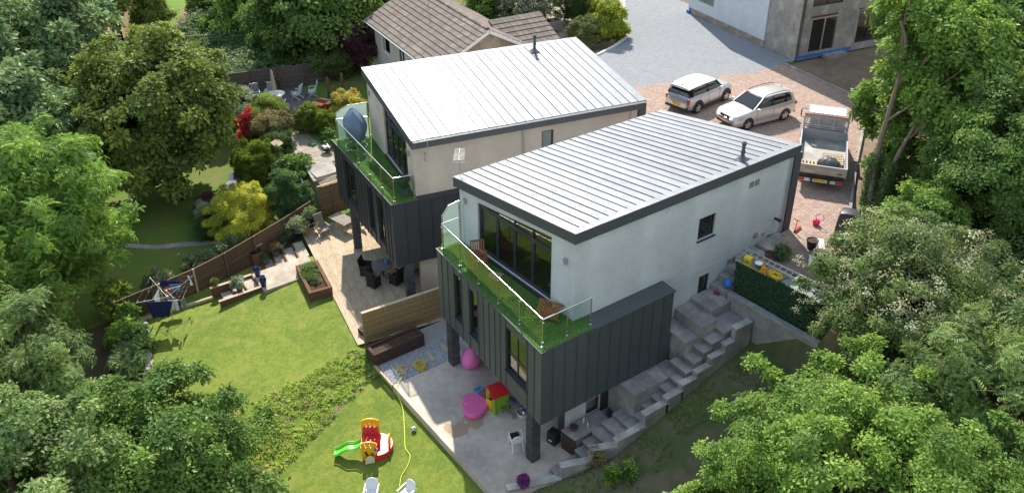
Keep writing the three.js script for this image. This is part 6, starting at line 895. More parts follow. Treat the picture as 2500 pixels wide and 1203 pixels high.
{ // neighbour's terraces
  const lo = 1.62, up = 2.42; const ps = structure('neighbour_paving', prism([[-31.6, -0.9], [-31.0, -4.2], [-26.2, -3.2], [-25.4, -1.0], [-26.3, 1.2]], 0.4, lo - 0.05), M.slateP, 'pale paved terrace in the neighbouring garden', 'paving');
  for (let i = 0; i < 9; i++) for (let j = 0; j < 6; j++) { const u = i * 0.62, v = j * 0.62, x = -31.1 + u * 0.975 + v * -0.05, z = -3.9 + u * 0.19 + v * 0.98; if (!inside([[-31.6, -0.9], [-31.0, -4.2], [-26.2, -3.2], [-25.4, -1.0], [-26.3, 1.2]], x, z)) continue; const m = part(ps, 'paving_slab', (ps.g1 ||= uvm(rbx(0.6, 0.05, 0.6, 0.008))), M.slabs[Math.floor(rnd() * 3)]); m.position.set(x, lo - 0.02 + rr(-0.003, 0.003), z); m.rotation.y = -0.19; }
  const us = structure('upper_terrace', prism([[-38.4, -0.2], [-36.4, -6.6], [-31.4, -5.6], [-31.8, -2.8], [-34.0, 0.0]], 0.8, up - 0.05), M.slateP, 'dark paved upper terrace with white chairs', 'paving');
  for (let i = 0; i < 13; i++) for (let j = 0; j < 12; j++) { const x = -38.4 + i * 0.56 + j * 0.02, z = -6.6 + j * 0.56 + i * 0.05; if (!inside([[-38.3, -0.3], [-36.3, -6.5], [-31.5, -5.5], [-31.9, -2.9], [-34.0, -0.1]], x, z)) continue; const m = part(us, 'paving_slab', (us.g1 ||= uvm(rbx(0.545, 0.05, 0.545, 0.008))), [M.slateP, mat([0.24, 0.22, 0.22], 0.9, { map: tBlotch }), mat([0.17, 0.16, 0.17], 0.9, { map: tBlotch })][0]); m.position.set(x, up - 0.02 + rr(-0.003, 0.003), z); m.rotation.y = -0.09; }
  solo('terrace_wall', uvm([beam([-33.9, 1.9, 0.05], [-31.75, 1.9, -2.75], 0.2, 1.0)]), M.concrete, 'low wall between the two neighbouring terraces', 'wall');
  const tb = thing('white_round_table', 'round white table on the upper terrace', 'table', [-35.25, up, -1.55], 0); part(tb, 'table_top', cyl(0.62, 0.62, 0.04, 0, 0.72, 0, 28), M.white); for (let i = 0; i < 4; i++) part(tb, 'leg', rod([Math.cos(i * 1.57) * 0.3, 0.7, Math.sin(i * 1.57) * 0.3], [Math.cos(i * 1.57) * 0.45, 0, Math.sin(i * 1.57) * 0.45], 0.025), M.white);
  const um = thing('closed_parasol', 'closed beige parasol standing in the round white table', 'parasol', [-35.35, up, -1.5], 0); part(um, 'pole', rod([0, 0.05, 0], [0, 2.5, 0], 0.025), M.whiteDull); part(um, 'folded_canopy', lathe([[0.05, 2.5], [0.10, 2.3], [0.09, 2.2], [0.16, 1.5], [0.2, 1.05], [0.05, 1.0]], 12), mat([0.42, 0.36, 0.28], 0.9)); part(um, 'base', cyl(0.2, 0.22, 0.06, 0, 0.03, 0, 16), M.black);
  const lw = mat([0.62, 0.68, 0.70], 0.5); [[-36.7, -0.55, 1.3, 'pale chair nearest the tree on the upper terrace'], [-36.3, -1.45, 0.9, 'pale chair between table and grey fence'], [-35.2, -3.0, -0.9, 'pale chair on the bungalow side of the white table'], [-35.0, -4.1, -0.4, 'pale chair farthest right on the upper terrace'], [-34.1, -1.4, -2.2, 'pale chair with its back to the lower terrace']].forEach(([x, z, a, l]) => slatChair(l, [x, up, z], a, lw, { name: 'white_chair', group: 'pale chairs on the upper terrace', rec: 0.3, bh: 0.72 }));
  const nf = thing('grey_fence', 'weathered grey panel fence behind the upper terrace', 'fence', [0, 0, 0], 0); const L2 = [[-38.6, 0.9], [-38.1, -0.9], [-37.6, -2.7], [-37.1, -4.5], [-36.7, -6.3]]; for (let i = 0; i < 4; i++) { const a = L2[i], b = L2[i + 1], y1 = 4.05 + (i === 3 ? 0.3 : 0); for (let k = 0; k < 10; k++) part(nf, 'slat', uvm(beam([a[0] + 0.012 * (k % 2), 2.42 + k * 0.172 + (i === 3 ? 0.12 : 0), a[1]], [b[0] + 0.012 * (k % 2), 2.42 + k * 0.172 + (i === 3 ? 0.12 : 0), b[1]], 0.03, 0.18), 1), M.fenceG[k % 2]); part(nf, 'post', uvm(bx(0.12, 2.4, 0.12, b[0] + 0.05, 3.1, b[1]), 1), M.fenceG[1]); part(nf, 'capping', uvm(beam([a[0], y1 + 0.03, a[1]], [b[0], y1 + 0.03, b[1]], 0.09, 0.04), 1), M.fenceG[0]); }
  [[-33.82, -4.9, 1.7, 'tall round timber post nearest the terrace'], [-32.5, -4.75, 1.55, 'timber post beside the yellow shrub'], [-34.3, -6.2, 1.6, 'tall timber post at the back by the purple tree'], [-33.9, -6.6, 0.7, 'short timber post at the back']].forEach(([x, z, hh, l]) => solo('timber_post', uvm(cyl(0.11, 0.12, hh, 0, hh / 2, 0, 12)), M.fenceW[1], l, 'post', [x, up - 0.1, z], 0, 'timber posts beside the terrace'));
  const bh = thing('bird_table', 'pale wooden bird table with pitched roof among the shrubs', 'bird table', [-28.9, H(-28.9, 1.1), 1.1], 0.6); const by = 2.45 - H(-28.9, 1.1); part(bh, 'post', rod([0, 0, 0], [0, by - 0.3, 0], 0.05), M.fenceW[1]); part(bh, 'tray', bx(0.6, 0.04, 0.5, 0, by - 0.3, 0), M.pale); for (const s of [1, -1]) part(bh, 'roof_panel', (() => { const g = bx(0.5, 0.03, 0.75); g.rotateZ(-s * 0.6); g.translate(s * 0.2, by + 0.1, 0); return g; })(), M.pale); for (const [a, b] of [[1, 1], [1, -1], [-1, 1], [-1, -1]]) part(bh, 'upright', bx(0.03, 0.3, 0.03, a * 0.22, by - 0.14, b * 0.2), M.pale);
  const fp = thing('fire_pit', 'dark fire pit piled with pale logs on the lower terrace', 'fire pit', [-27.45, lo, -1.75], 0); part(fp, 'bowl', lathe([[0, 0.16], [0.25, 0.18], [0.38, 0.4], [0.34, 0.4], [0.2, 0.24], [0, 0.22]], 18), M.black); for (let i = 0; i < 3; i++) part(fp, 'leg', rod([Math.cos(i * 2.1) * 0.2, 0.2, Math.sin(i * 2.1) * 0.2], [Math.cos(i * 2.1) * 0.3, 0, Math.sin(i * 2.1) * 0.3], 0.02), M.black); for (let i = 0; i < 6; i++) part(fp, 'log', rod([rr(-0.3, -0.1), rr(0.36, 0.5), rr(-0.2, 0.2)], [rr(0.1, 0.3), rr(0.36, 0.52), rr(-0.2, 0.2)], 0.05), M.whiteDull);
  solo('green_box', rbx(0.45, 0.14, 0.3, 0.03), mat([0.05, 0.22, 0.09], 0.5), 'small green box on the lower terrace paving', 'box', [-29.0, lo + 0.08, -1.4], 0.3); const cx = thing('cardboard_box', 'open orange and brown box on the upper terrace', 'box', [-32.3, up, -3.7], 0.5); part(cx, 'box_side', [bx(0.9, 0.6, 0.03, 0, 0.3, 0.28), bx(0.9, 0.6, 0.03, 0, 0.3, -0.28), bx(0.03, 0.6, 0.53, -0.44, 0.3, 0), bx(0.03, 0.6, 0.53, 0.44, 0.3, 0)], M.orange); part(cx, 'flap', bx(0.9, 0.02, 0.3, 0, 0.61, 0.44, 0, 0.2), M.pale); part(cx, 'flap', bx(0.3, 0.02, 0.5, 0.58, 0.62, 0, 0), M.pale); part(cx, 'flap', bx(0.9, 0.02, 0.26, 0, 0.62, -0.42, 0, -0.2), M.pale);
  pot('orange_pot', 'small orange pot behind the round shrub', [-32.75, up, -2.75], 0.14, 0.3, M.orange);
  const hut = thing('rabbit_hutch', 'small pitched-roof wooden hutch behind the fence panel', 'hutch', [-23.3, 0.2, 0.1], 0.35); part(hut, 'hutch_wall', uvm([bx(0.9, 1.3, 1.0, 0, 0.65, 0)], 1), M.pale); part(hut, 'gable', uvm(wpoly(WF([-0.45, 0.5], [0.45, 0.5]), [[0, 1.3], [0.9, 1.3], [0.45, 1.75]], -1.0, 0), 1), M.pale); for (const s of [1, -1]) for (let k = 0; k < 6; k++) part(hut, 'roof_board', uvm((() => { const g = bx(0.82, 0.03, 0.2); g.rotateZ(-s * 0.785); g.translate(s * 0.29, 1.56, -0.55 + k * 0.21); return g; })(), 1), M.pale);
  solo('grey_shed_roof', uvm([slab([[-26.2, 1.75, 0.3], [-26.0, 1.75, -1.4], [-24.2, 1.55, -1.2], [-24.4, 1.55, 0.5]], 0.08), bx(1.5, 2.0, 1.4, -25.2, 0.7, -0.45)]), M.concrete, 'pale grey low store roof behind the hutch', 'store');
  const wr = thing('white_rail', 'slim white rail stepping down beside the grey-green shrub', 'rail', [0, 0, 0], 0); part(wr, 'rail', beam([-26.2, 1.25, 0.7], [-23.1, 1.0, 1.15], 0.06, 0.06), M.white); for (const t of [0.05, 0.5, 0.95]) part(wr, 'upright', rod([mix(-26.2, -23.1, t), 0.0, mix(0.7, 1.15, t)], [mix(-26.2, -23.1, t), mix(1.25, 1.0, t), mix(0.7, 1.15, t)], 0.025), M.white);
  structure('garden_path', uvm([[-27.7, 11.2], [-26.4, 9.7], [-25.8, 8.3], [-25.15, 7.1], [-24.65, 5.2]].slice(0, 4).map((a, i, r) => { const b = [[-26.4, 9.7], [-25.8, 8.3], [-25.15, 7.1], [-24.65, 5.2]][i]; return slab([[a[0] - 0.25, H(...a) + 0.05, a[1]], [a[0] + 0.25, H(...a) + 0.05, a[1]], [b[0] + 0.25, H(...b) + 0.05, b[1]], [b[0] - 0.25, H(...b) + 0.05, b[1]]], 0.1); })), M.concrete, 'narrow pale path in the shaded neighbouring garden', 'path');
  const lo2 = thing('sun_lounger', 'blue-grey lounger in the shade behind the yellow shrub', 'lounger', [-30.3, H(-30.3, 3.9), 3.9], 0.9); part(lo2, 'cushion', [rbx(0.65, 0.12, 1.2, 0.03, 0, 0.36, 0.2), rbx(0.65, 0.1, 0.7, 0.03, 0, 0.52, -0.65, 0, 0.5)], mat([0.16, 0.17, 0.26], 0.8)); for (const [a, b] of [[1, 0.7], [-1, 0.7], [1, -0.6], [-1, -0.6]]) part(lo2, 'leg', bx(0.05, 0.32, 0.05, a * 0.28, 0.16, b), M.black);
  const tr = thing('trough_planter', 'weathered timber trough planter beside the bungalow', 'planter', [-28.9, 5.72, -20.6], -1.75); for (let k = 0; k < 4; k++) { part(tr, 'side_board', uvm(bx(2.0, 0.17, 0.04, 0, 0.18 + k * 0.175, 0.42), 1), M.greyTeak); part(tr, 'side_board', uvm(bx(2.0, 0.17, 0.04, 0, 0.18 + k * 0.175, -0.42), 1), M.greyTeak); part(tr, 'side_board', uvm(bx(0.04, 0.17, 0.8, 1.0, 0.18 + k * 0.175, 0), 1), M.greyTeak); part(tr, 'side_board', uvm(bx(0.04, 0.17, 0.8, -1.0, 0.18 + k * 0.175, 0), 1), M.greyTeak); } part(tr, 'soil', bx(1.9, 0.1, 0.78, 0, 0.68, 0), M.soil); for (const [a, b] of [[1, 1], [1, -1], [-1, 1], [-1, -1]]) part(tr, 'leg', bx(0.08, 0.85, 0.08, a * 1.0, 0.42, b * 0.42), M.greyTeak);
  const hr = thing('handrail', 'white metal handrail beside the hedge steps', 'rail', [-26.9, 5.7, -21.6], 0.4); part(hr, 'rail', [tube([[0, 0, 0], [0, 0.95, 0], [0.2, 1.05, -0.3], [0.9, 1.35, -1.4]], 0.03, 24, 6)], M.white);
  // netting tunnel and raised beds far up the garden
  const nt = thing('netting_tunnel', 'green netting tunnel over vegetable beds far up the garden', 'netting', [-65, H(-65, -7.7), -7.7], 0.15); part(nt, 'netting', (() => { const g = new THREE.CylinderGeometry(1.4, 1.4, 8, 20, 1, true, 0, Math.PI); g.rotateX(Math.PI / 2); g.rotateZ(Math.PI / 2); return g; })(), mat([0.04, 0.30, 0.11], 0.9)); for (let i = 0; i < 5; i++) part(nt, 'hoop', (() => { const t = new THREE.TorusGeometry(1.42, 0.03, 6, 20, Math.PI); t.translate(0, 0, -3.8 + i * 1.9); return t; })(), M.black);
  const bed = thing('raised_bed', 'brown timber raised vegetable bed far up the garden', 'raised bed', [-61.5, H(-61.5, -9) , -9.3], 0.2); part(bed, 'side_board', [bx(5, 0.4, 0.08, 0, 0.2, 1), bx(5, 0.4, 0.08, 0, 0.2, -1)], M.sleeper); part(bed, 'end_board', [bx(0.08, 0.4, 2, 2.5, 0.2, 0), bx(0.08, 0.4, 2, -2.5, 0.2, 0)], M.sleeper); part(bed, 'soil', bx(4.8, 0.3, 1.9, 0, 0.18, 0), M.soil); pot('water_butt', 'dark water butt beside the vegetable beds', [-57.5, H(-57.5, -6.5), -6.6], 0.45, 0.8, M.black, { cat: 'water butt' });
}
{ // rock border and planting at the lawn's left end
  for (let i = 0; i < 26; i++) { const t = i / 25, x = mix(-19.75, -15.6, t) + rr(-0.08, 0.08), z = mix(12.25, 12.98, t) + rr(-0.12, 0.12), g = new THREE.DodecahedronGeometry(rr(0.16, 0.27), 1), p = g.attributes.position, o = rnd() * 9; for (let k = 0; k < p.count; k++) { const a = p.getX(k), b = p.getY(k), c = p.getZ(k), f = 1 + 0.5 * (vn(a * 6 + o, c * 6 + b * 5 + o, 0, 3) - 0.5); p.setXYZ(k, a * f * 1.2, b * f * 0.8, c * f); } g.computeVertexNormals(); solo('border_rock', g, M.rocks[i % 3], i === 0 ? 'pale border rock nearest the fence end of the lawn' : i === 25 ? 'pale border rock farthest from the fence along the lawn' : ['large','small','flat','angular','rounded','jagged'][i % 6] + ' pale border rock, ' + ['second','third','fourth','fifth','sixth','seventh','eighth','ninth','tenth','eleventh','twelfth','thirteenth'][(i < 13 ? i - 1 : 24 - i) % 12] + (i < 13 ? ' from the fence end of the lawn' : ' from the log seat end of the lawn'), 'rock', [x, H(x, z) + 0.06, z], rr(0, 6), 'rocks edging the upper lawn'); }
  structure('flower_bed', uvm(prism([[-19.9, 12.3], [-15.5, 13.1], [-15.9, 14.6], [-20.0, 13.6]], -1.4, -0.84)), M.soil, 'bare brown soil bed behind the border rocks', 'soil');
  const tr = thing('log_seat', 'pale sawn timber seat beside the border rocks', 'bench', [-16.85, H(-16.9, 13.5) - 0.02, 13.55], -0.9); part(tr, 'seat_plank', uvm(rbx(1.0, 0.08, 0.45, 0.015, 0, 0.35, 0.1), 1), M.pale); part(tr, 'back_plank', uvm(rbx(1.0, 0.5, 0.07, 0.015, 0, 0.62, -0.18, 0, -0.2), 1), M.pale); for (const s of [1, -1]) part(tr, 'side_plank', uvm(rbx(0.07, 0.6, 0.6, 0.015, s * 0.5, 0.35, 0.0), 1), M.pale);
}

// ------------------------------------------------------------------ vegetation
function leafGeo(kind, n, spread, len, s0) {
  const save = seed; seed = s0; const P = [], N = [], q = new THREE.Quaternion(), v = new THREE.Vector3();
  for (let i = 0; i < n; i++) {
    let c, dir;
    if (kind === 'pinnate') { const f = (Math.floor(i / 2) + 1) / (n / 2), sd = i % 2 ? 1 : -1; c = V(sd * 0.05, 0.02 * Math.sin(f * 3) - 0.1 * f * f, f * spread); dir = V(sd, -0.15, 0.45).normalize(); }
    else if (kind === 'needle') { c = V(rr(-1, 1), rr(-0.2, 1), rr(-1, 1)).multiplyScalar(spread * 0.5); dir = V(rr(-1, 1), rr(0.3, 1.4), rr(-1, 1)).normalize(); }
    else { const a = i * 2.4 + rr(-0.4, 0.4), r = spread * Math.sqrt((i + 0.3) / n); c = V(Math.cos(a) * r, rr(-0.3, 0.35) * spread, Math.sin(a) * r); dir = V(Math.cos(a), rr(-0.5, 0.5), Math.sin(a)).normalize(); }
    const l = len * rr(0.75, 1.25), w = l * (kind === 'needle' ? 0.22 : kind === 'pinnate' ? 0.36 : 0.62);
    const up = V(rr(-0.5, 0.5), 1, rr(-0.5, 0.5)).normalize(), side = dir.clone().cross(up).normalize(), nn = side.clone().cross(dir).normalize();
    const A = c, B = c.clone().addScaledVector(dir, l * 0.5).addScaledVector(side, w / 2).addScaledVector(nn, 0.12 * w), C = c.clone().addScaledVector(dir, l).addScaledVector(nn, -0.1 * l), D = c.clone().addScaledVector(dir, l * 0.5).addScaledVector(side, -w / 2).addScaledVector(nn, 0.12 * w);
    for (const [a, b, e] of [[A, B, C], [A, C, D]]) { P.push(a.x, a.y, a.z, b.x, b.y, b.z, e.x, e.y, e.z); v.copy(b).sub(a).cross(e.clone().sub(a)).normalize(); if (v.y < 0) v.negate(); for (let k = 0; k < 3; k++) N.push(v.x, v.y, v.z); }
  }
  seed = save; const g = new THREE.BufferGeometry(); g.setAttribute('position', new THREE.Float32BufferAttribute(P, 3)); g.setAttribute('normal', new THREE.Float32BufferAttribute(N, 3)); return g;
}
const LEAF = { broad: leafGeo('broad', 9, 0.17, 0.13, 5), big: leafGeo('broad', 7, 0.20, 0.20, 6), small: leafGeo('broad', 10, 0.11, 0.075, 8), ash: leafGeo('pinnate', 11, 0.32, 0.15, 9), needle: leafGeo('needle', 14, 0.18, 0.14, 10), fine: leafGeo('broad', 12, 0.09, 0.045, 11), blade: leafGeo('needle', 12, 0.10, 0.42, 12) };
LEAF.tuft = (() => { const save = seed; seed = 77; const P = []; for (let i = 0; i < 15; i++) { const a = rr(0, 6.28), l = rr(0.6, 1.15), hgt = rr(0.3, 0.75), x = Math.cos(a), z = Math.sin(a), w = 0.055, b = [x * 0.05, 0, z * 0.05], t1 = [x * l * 0.45, hgt * 0.8, z * l * 0.45], t2 = [x * l, hgt * 0.72, z * l]; const q = (A, B, Cc) => { const n = V(...B).sub(V(...A)).cross(V(...Cc).sub(V(...A))); n.y < 0 ? P.push(...A, ...Cc, ...B) : P.push(...A, ...B, ...Cc); }; const bl = [b[0] - z * w, 0, b[2] + x * w], br = [b[0] + z * w, 0, b[2] - x * w], ml = [t1[0] - z * w, t1[1], t1[2] + x * w], mr = [t1[0] + z * w, t1[1], t1[2] - x * w]; q(bl, br, ml); q(br, mr, ml); q(ml, mr, t2); } seed = save; const g = new THREE.BufferGeometry(); g.setAttribute('position', new THREE.Float32BufferAttribute(P, 3)); g.computeVertexNormals(); return g; })();
const leafMat = new THREE.MeshPhysicalMaterial({ color: 0xffffff, roughness: 1, transmission: 0.45, thickness: 0, side: THREE.DoubleSide, specularIntensity: 0.2, clearcoat: 0.5, clearcoatRoughness: 0.42 });
const bladeMat = mat([1, 1, 1], 0.9);
function foliage(parent, name, pts, geo, cols, size = 1, label, mt = leafMat) { // pts: [pos, normal, scale]
  const im = shade(new THREE.InstancedMesh(geo, mt, pts.length)), m4 = new THREE.Matrix4(), q = new THREE.Quaternion(), q2 = new THREE.Quaternion(), c = new THREE.Color(), up = V(0, 1, 0);
  pts.forEach(([p, n, s, tn = 1], i) => {
    q.setFromUnitVectors(up, n); q2.setFromAxisAngle(up, rr(0, 6.283)); q.multiply(q2); const k = size * (s || 1) * rr(0.6, 1.45); m4.compose(p, q, V(k, k, k)); im.setMatrixAt(i, m4);
    let r = rnd(), col = cols[0]; for (const e of cols) { if (r < e[3]) { col = e; break; } r -= e[3]; } const b = rr(0.88, 1.48) * tn, y = rr(-0.1, 0.1) + (tn - 1) * 0.25; im.setColorAt(i, c.setRGB(col[0] * b * (1 + y), col[1] * b, col[2] * b * (1 - y)));
  });
  im.name = name; im.userData.kind = 'stuff'; if (label) im.userData.label = label; parent.add(im); return im;
}
// points over the outsides of many leaf clumps that make up a crown
function crownPts(cx, cy, cz, rx, ry, rz, nClump, per, o = {}) {
  const out = [], cr = o.clump || 0.26, clumps = [];
  for (let i = 0; i < nClump; i++) {
    let d; do { d = V(rr(-1, 1), rr(o.low ?? -0.75, 1), rr(-1, 1)); } while (d.length() > 1 || d.length() < 0.2);
    const k = Math.pow(d.length(), 0.35); d.normalize(); const bump = 0.66 + 0.56 * vn(d.x * 2.3 + cx, d.z * 2.3 + d.y * 1.9 + cz, 0, 14), f = k * bump * rr(0.78, 1.0);
    clumps.push([V(cx + d.x * rx * f, cy + d.y * ry * f, cz + d.z * rz * f), cr * rr(0.6, 1.35), d]);
  }
  for (let i = 0; i < nClump * 0.45; i++) { const d = V(rr(-1, 1), rr(-0.3, 1), rr(-1, 1)).normalize(), f = rr(0.95, 1.16); clumps.push([V(cx + d.x * rx * f, cy + d.y * ry * f, cz + d.z * rz * f), cr * rr(0.28, 0.5), d]); }
  for (const [c, r, d] of clumps) { const tn = rr(0.78, 1.28); const R = r * (rx + rz) / 2, m = Math.round(per * r / cr * rr(0.7, 1.2)); for (let i = 0; i < m; i++) { const e = V(rr(-1, 1), rr(-0.55, 1), rr(-1, 1)).normalize(), f = Math.pow(rnd(), 0.45); out.push([V(c.x + e.x * R * f, c.y + e.y * R * f * 0.72, c.z + e.z * R * f), V(e.x * 0.5 + d.x * 0.35 + rr(-0.5, 0.5), 0.55 + 0.5 * e.y, e.z * 0.5 + d.z * 0.35 + rr(-0.5, 0.5)).normalize(), 1, tn]); } }
  return { pts: out, clumps };
}
function limbs(base, top, r, clumps, n, bend = 0.3) { // trunk and limbs that reach into the clumps
  const g = [], fork = V(mix(base.x, top.x, 0.45), mix(base.y, top.y, 0.45), mix(base.z, top.z, 0.45));
  const seg = (a, b, r0, r1, k = 5) => { const mid = a.clone().lerp(b, 0.5).add(V(rr(-1, 1), rr(-0.2, 0.5), rr(-1, 1)).multiplyScalar(a.distanceTo(b) * 0.10)); const cv = new THREE.QuadraticBezierCurve3(a, mid, b); let p = a; for (let i = 1; i <= k; i++) { const q = cv.getPoint(i / k); g.push(rod(p.toArray(), q.toArray(), mix(r0, r1, (i - 1) / k), mix(r0, r1, i / k), 7)); p = q; } };
  seg(base, fork, r * 1.15, r * 0.8, 6); seg(fork, top, r * 0.8, r * 0.25, 6);
  for (let i = 0; i < n; i++) { const c = clumps[Math.floor(rnd() * clumps.length)][0], s = base.clone().lerp(top, rr(0.3, 0.75)); if (c.y < s.y - 1) continue; seg(s, c, r * 0.32, r * 0.05, 5); }
  return g;
}
function tree(name, label, base, c, R, o) {
  const t = thing(name, label, 'tree', [0, 0, 0], 0, o.group), k = crownPts(c[0], c[1], c[2], R[0], R[1], R[2], o.n, o.per, o);
  const tp = V(c[0], c[1] + R[1] * 0.55, c[2]); part(t, 'trunk', limbs(V(base[0], H(base[0], base[1]) - 0.2, base[1]), tp, o.r || 0.28, k.clumps, o.limbs || 16), o.bark || M.bark);
  foliage(t, 'crown', k.pts, o.leaf || LEAF.broad, o.cols, o.size || 1); if (o.more) foliage(t, 'blossom', crownPts(c[0], c[1] + 0.1, c[2], R[0] * 1.04, R[1] * 1.04, R[2] * 1.04, Math.round(o.n * 0.8), o.more[0], o).pts, o.more[1], o.more[2], 1); return t;
}
function shrub(name, label, pos, R, o) {
  const t = thing(name, label, o.cat || 'shrub', [pos[0], pos[1], pos[2]], 0, o.group), k = crownPts(0, R[1] * (o.lift ?? 0.75), 0, R[0], R[1], R[2], o.n || 26, o.per || 40, { low: -0.7, clump: 0.34, ...o });
  const st = []; for (let i = 0; i < 5; i++) { const c = k.clumps[Math.floor(rnd() * k.clumps.length)][0]; st.push(rod([rr(-0.05, 0.05), -0.05, rr(-0.05, 0.05)], c.toArray(), 0.035, 0.01, 5)); }
  part(t, 'stem', st, M.barkDk); foliage(t, 'foliage', k.pts, o.leaf || LEAF.small, o.cols, o.size || 1); return t;
}
const C = {
  ash: [[0.18, 0.31, 0.045, 0.5], [0.22, 0.35, 0.06, 0.3], [0.135, 0.235, 0.04, 0.2]],
  ashGrey: [[0.17, 0.265, 0.075, 0.5], [0.22, 0.30, 0.11, 0.3], [0.13, 0.21, 0.05, 0.2]],
  mid: [[0.11, 0.20, 0.036, 0.5], [0.14, 0.24, 0.046, 0.3], [0.085, 0.155, 0.03, 0.2]],
  olive: [[0.155, 0.215, 0.036, 0.5], [0.20, 0.255, 0.05, 0.25], [0.115, 0.165, 0.03, 0.25]],
  dark: [[0.07, 0.13, 0.032, 0.6], [0.09, 0.16, 0.036, 0.4]],
  sea: [[0.15, 0.235, 0.085, 0.5], [0.19, 0.27, 0.11, 0.3], [0.115, 0.185, 0.06, 0.2]],
  lime: [[0.17, 0.285, 0.045, 0.5], [0.21, 0.33, 0.06, 0.3], [0.125, 0.22, 0.035, 0.2]],
  haw: [[0.13, 0.20, 0.05, 0.55], [0.18, 0.24, 0.085, 0.25], [0.10, 0.16, 0.045, 0.2]],
  cream: [[0.44, 0.45, 0.30, 0.6], [0.28, 0.33, 0.15, 0.4]],
  gold: [[0.46, 0.48, 0.05, 0.55], [0.55, 0.56, 0.08, 0.25], [0.32, 0.38, 0.04, 0.2]],
  silver: [[0.22, 0.27, 0.17, 0.6], [0.30, 0.35, 0.25, 0.4]],
  purple: [[0.060, 0.018, 0.032, 0.7], [0.09, 0.025, 0.05, 0.3]],
  red: [[0.36, 0.022, 0.03, 0.6], [0.48, 0.04, 0.06, 0.4]],
  tan: [[0.22, 0.19, 0.07, 0.5], [0.30, 0.26, 0.11, 0.3], [0.14, 0.15, 0.05, 0.2]],
  con: [[0.115, 0.19, 0.022, 0.6], [0.16, 0.235, 0.03, 0.4]],
  box: [[0.06, 0.12, 0.025, 0.6], [0.085, 0.155, 0.03, 0.4]],
  grassy: [[0.16, 0.25, 0.04, 0.5], [0.21, 0.29, 0.06, 0.3], [0.12, 0.20, 0.03, 0.2]],
};
// large trees, left side
tree('broadleaf_tree', 'dark green broadleaf tree at the bottom left overhanging the lawn', [-6.8, 14.9], [-6.6, 1.5, 14.7], [4.1, 3.2, 4.1], { n: 120, per: 70, cols: C.mid, leaf: LEAF.broad, clump: 0.2, size: 1.1, r: 0.3, bark: M.barkDk });
tree('broadleaf_tree', 'silvery green broadleaf tree in the bottom left corner', [-6.6, 18.9], [-6.6, 3.4, 18.6], [3.3, 3.4, 3.0], { n: 80, per: 60, cols: C.ashGrey, leaf: LEAF.broad, clump: 0.22, size: 1.15, r: 0.24 });
tree('ash_tree', 'bright green ash tree at the left edge beside the clothes dryer', [-22.8, 16.2], [-22.6, 4.7, 15.4], [4.3, 4.6, 4.1], { n: 110, per: 75, cols: C.ash, leaf: LEAF.ash, clump: 0.24, size: 1.2, r: 0.28, bark: M.bark });
tree('ash_tree', 'grey-green ash tree at the lower left behind the rock border', [-14.9, 18.6], [-14.8, 2.6, 18.2], [3.0, 3.4, 3.0], { n: 80, per: 70, cols: C.ashGrey, leaf: LEAF.ash, clump: 0.25, r: 0.2, bark: M.bark });
tree('ash_tree', 'leafy ash tree at the left edge below the bright ash', [-19.6, 18.4], [-19.8, 3.2, 18.0], [3.3, 3.8, 3.2], { n: 80, per: 80, cols: C.lime, leaf: LEAF.ash, clump: 0.25, r: 0.2, bark: M.bark });
tree('oak_tree', 'large dark olive oak shading the neighbouring garden', [-31.6, 6.9], [-32.2, 4.8, 7.2], [4.8, 4.9, 4.8], { n: 170, per: 62, cols: C.olive, leaf: LEAF.big, clump: 0.19, size: 1.25, r: 0.4, bark: M.barkDk });
tree('sycamore_tree', 'pale green sycamore at the upper left corner', [-47, 12.6], [-46.6, 5.4, 11.6], [6.2, 5.6, 5.4], { n: 130, per: 48, cols: C.sea, leaf: LEAF.big, clump: 0.22, size: 1.7, r: 0.35 });
tree('sycamore_tree', 'mid green sycamore at the left edge above the bright ash', [-34.5, 15.6], [-34.0, 4.6, 14.6], [4.6, 4.4, 4.2], { n: 100, per: 55, cols: C.sea, leaf: LEAF.big, clump: 0.23, size: 1.4, r: 0.3 });
tree('garden_tree', 'small tree with bare lower trunk in the far upper garden', [-61.5, 3.4], [-61.5, 5.6, 3.2], [3.6, 2.8, 3.6], { n: 60, per: 45, cols: C.olive, leaf: LEAF.big, clump: 0.28, size: 1.6, r: 0.22, bark: M.barkDk });
tree('leafy_tree', 'deep green tree left of the bungalow', [-41, -7.5], [-41.2, 5.6, -7.4], [5.4, 5.0, 4.6], { n: 150, per: 45, cols: C.mid, leaf: LEAF.big, clump: 0.22, size: 1.43, r: 0.35, bark: M.barkDk });
tree('leafy_tree', 'fresh green bushy tree left of the deep green tree', [-49.5, -6], [-49.5, 4.4, -5.6], [4.2, 3.4, 3.8], { n: 90, per: 45, cols: C.lime, leaf: LEAF.big, clump: 0.25, size: 1.54, r: 0.25 });
tree('leafy_tree', 'dark tree behind the bungalow ridge', [-46, -15], [-46, 7.0, -15], [6, 5.6, 5.6], { n: 130, per: 40, cols: C.dark, leaf: LEAF.big, clump: 0.24, size: 1.76, r: 0.35 });
tree('leafy_tree', 'dark tree at the top edge left of the bungalow roof', [-58, -15], [-58, 6.0, -15], [6, 5.2, 6], { n: 110, per: 40, cols: C.mid, leaf: LEAF.big, clump: 0.25, size: 1.87, r: 0.35 });
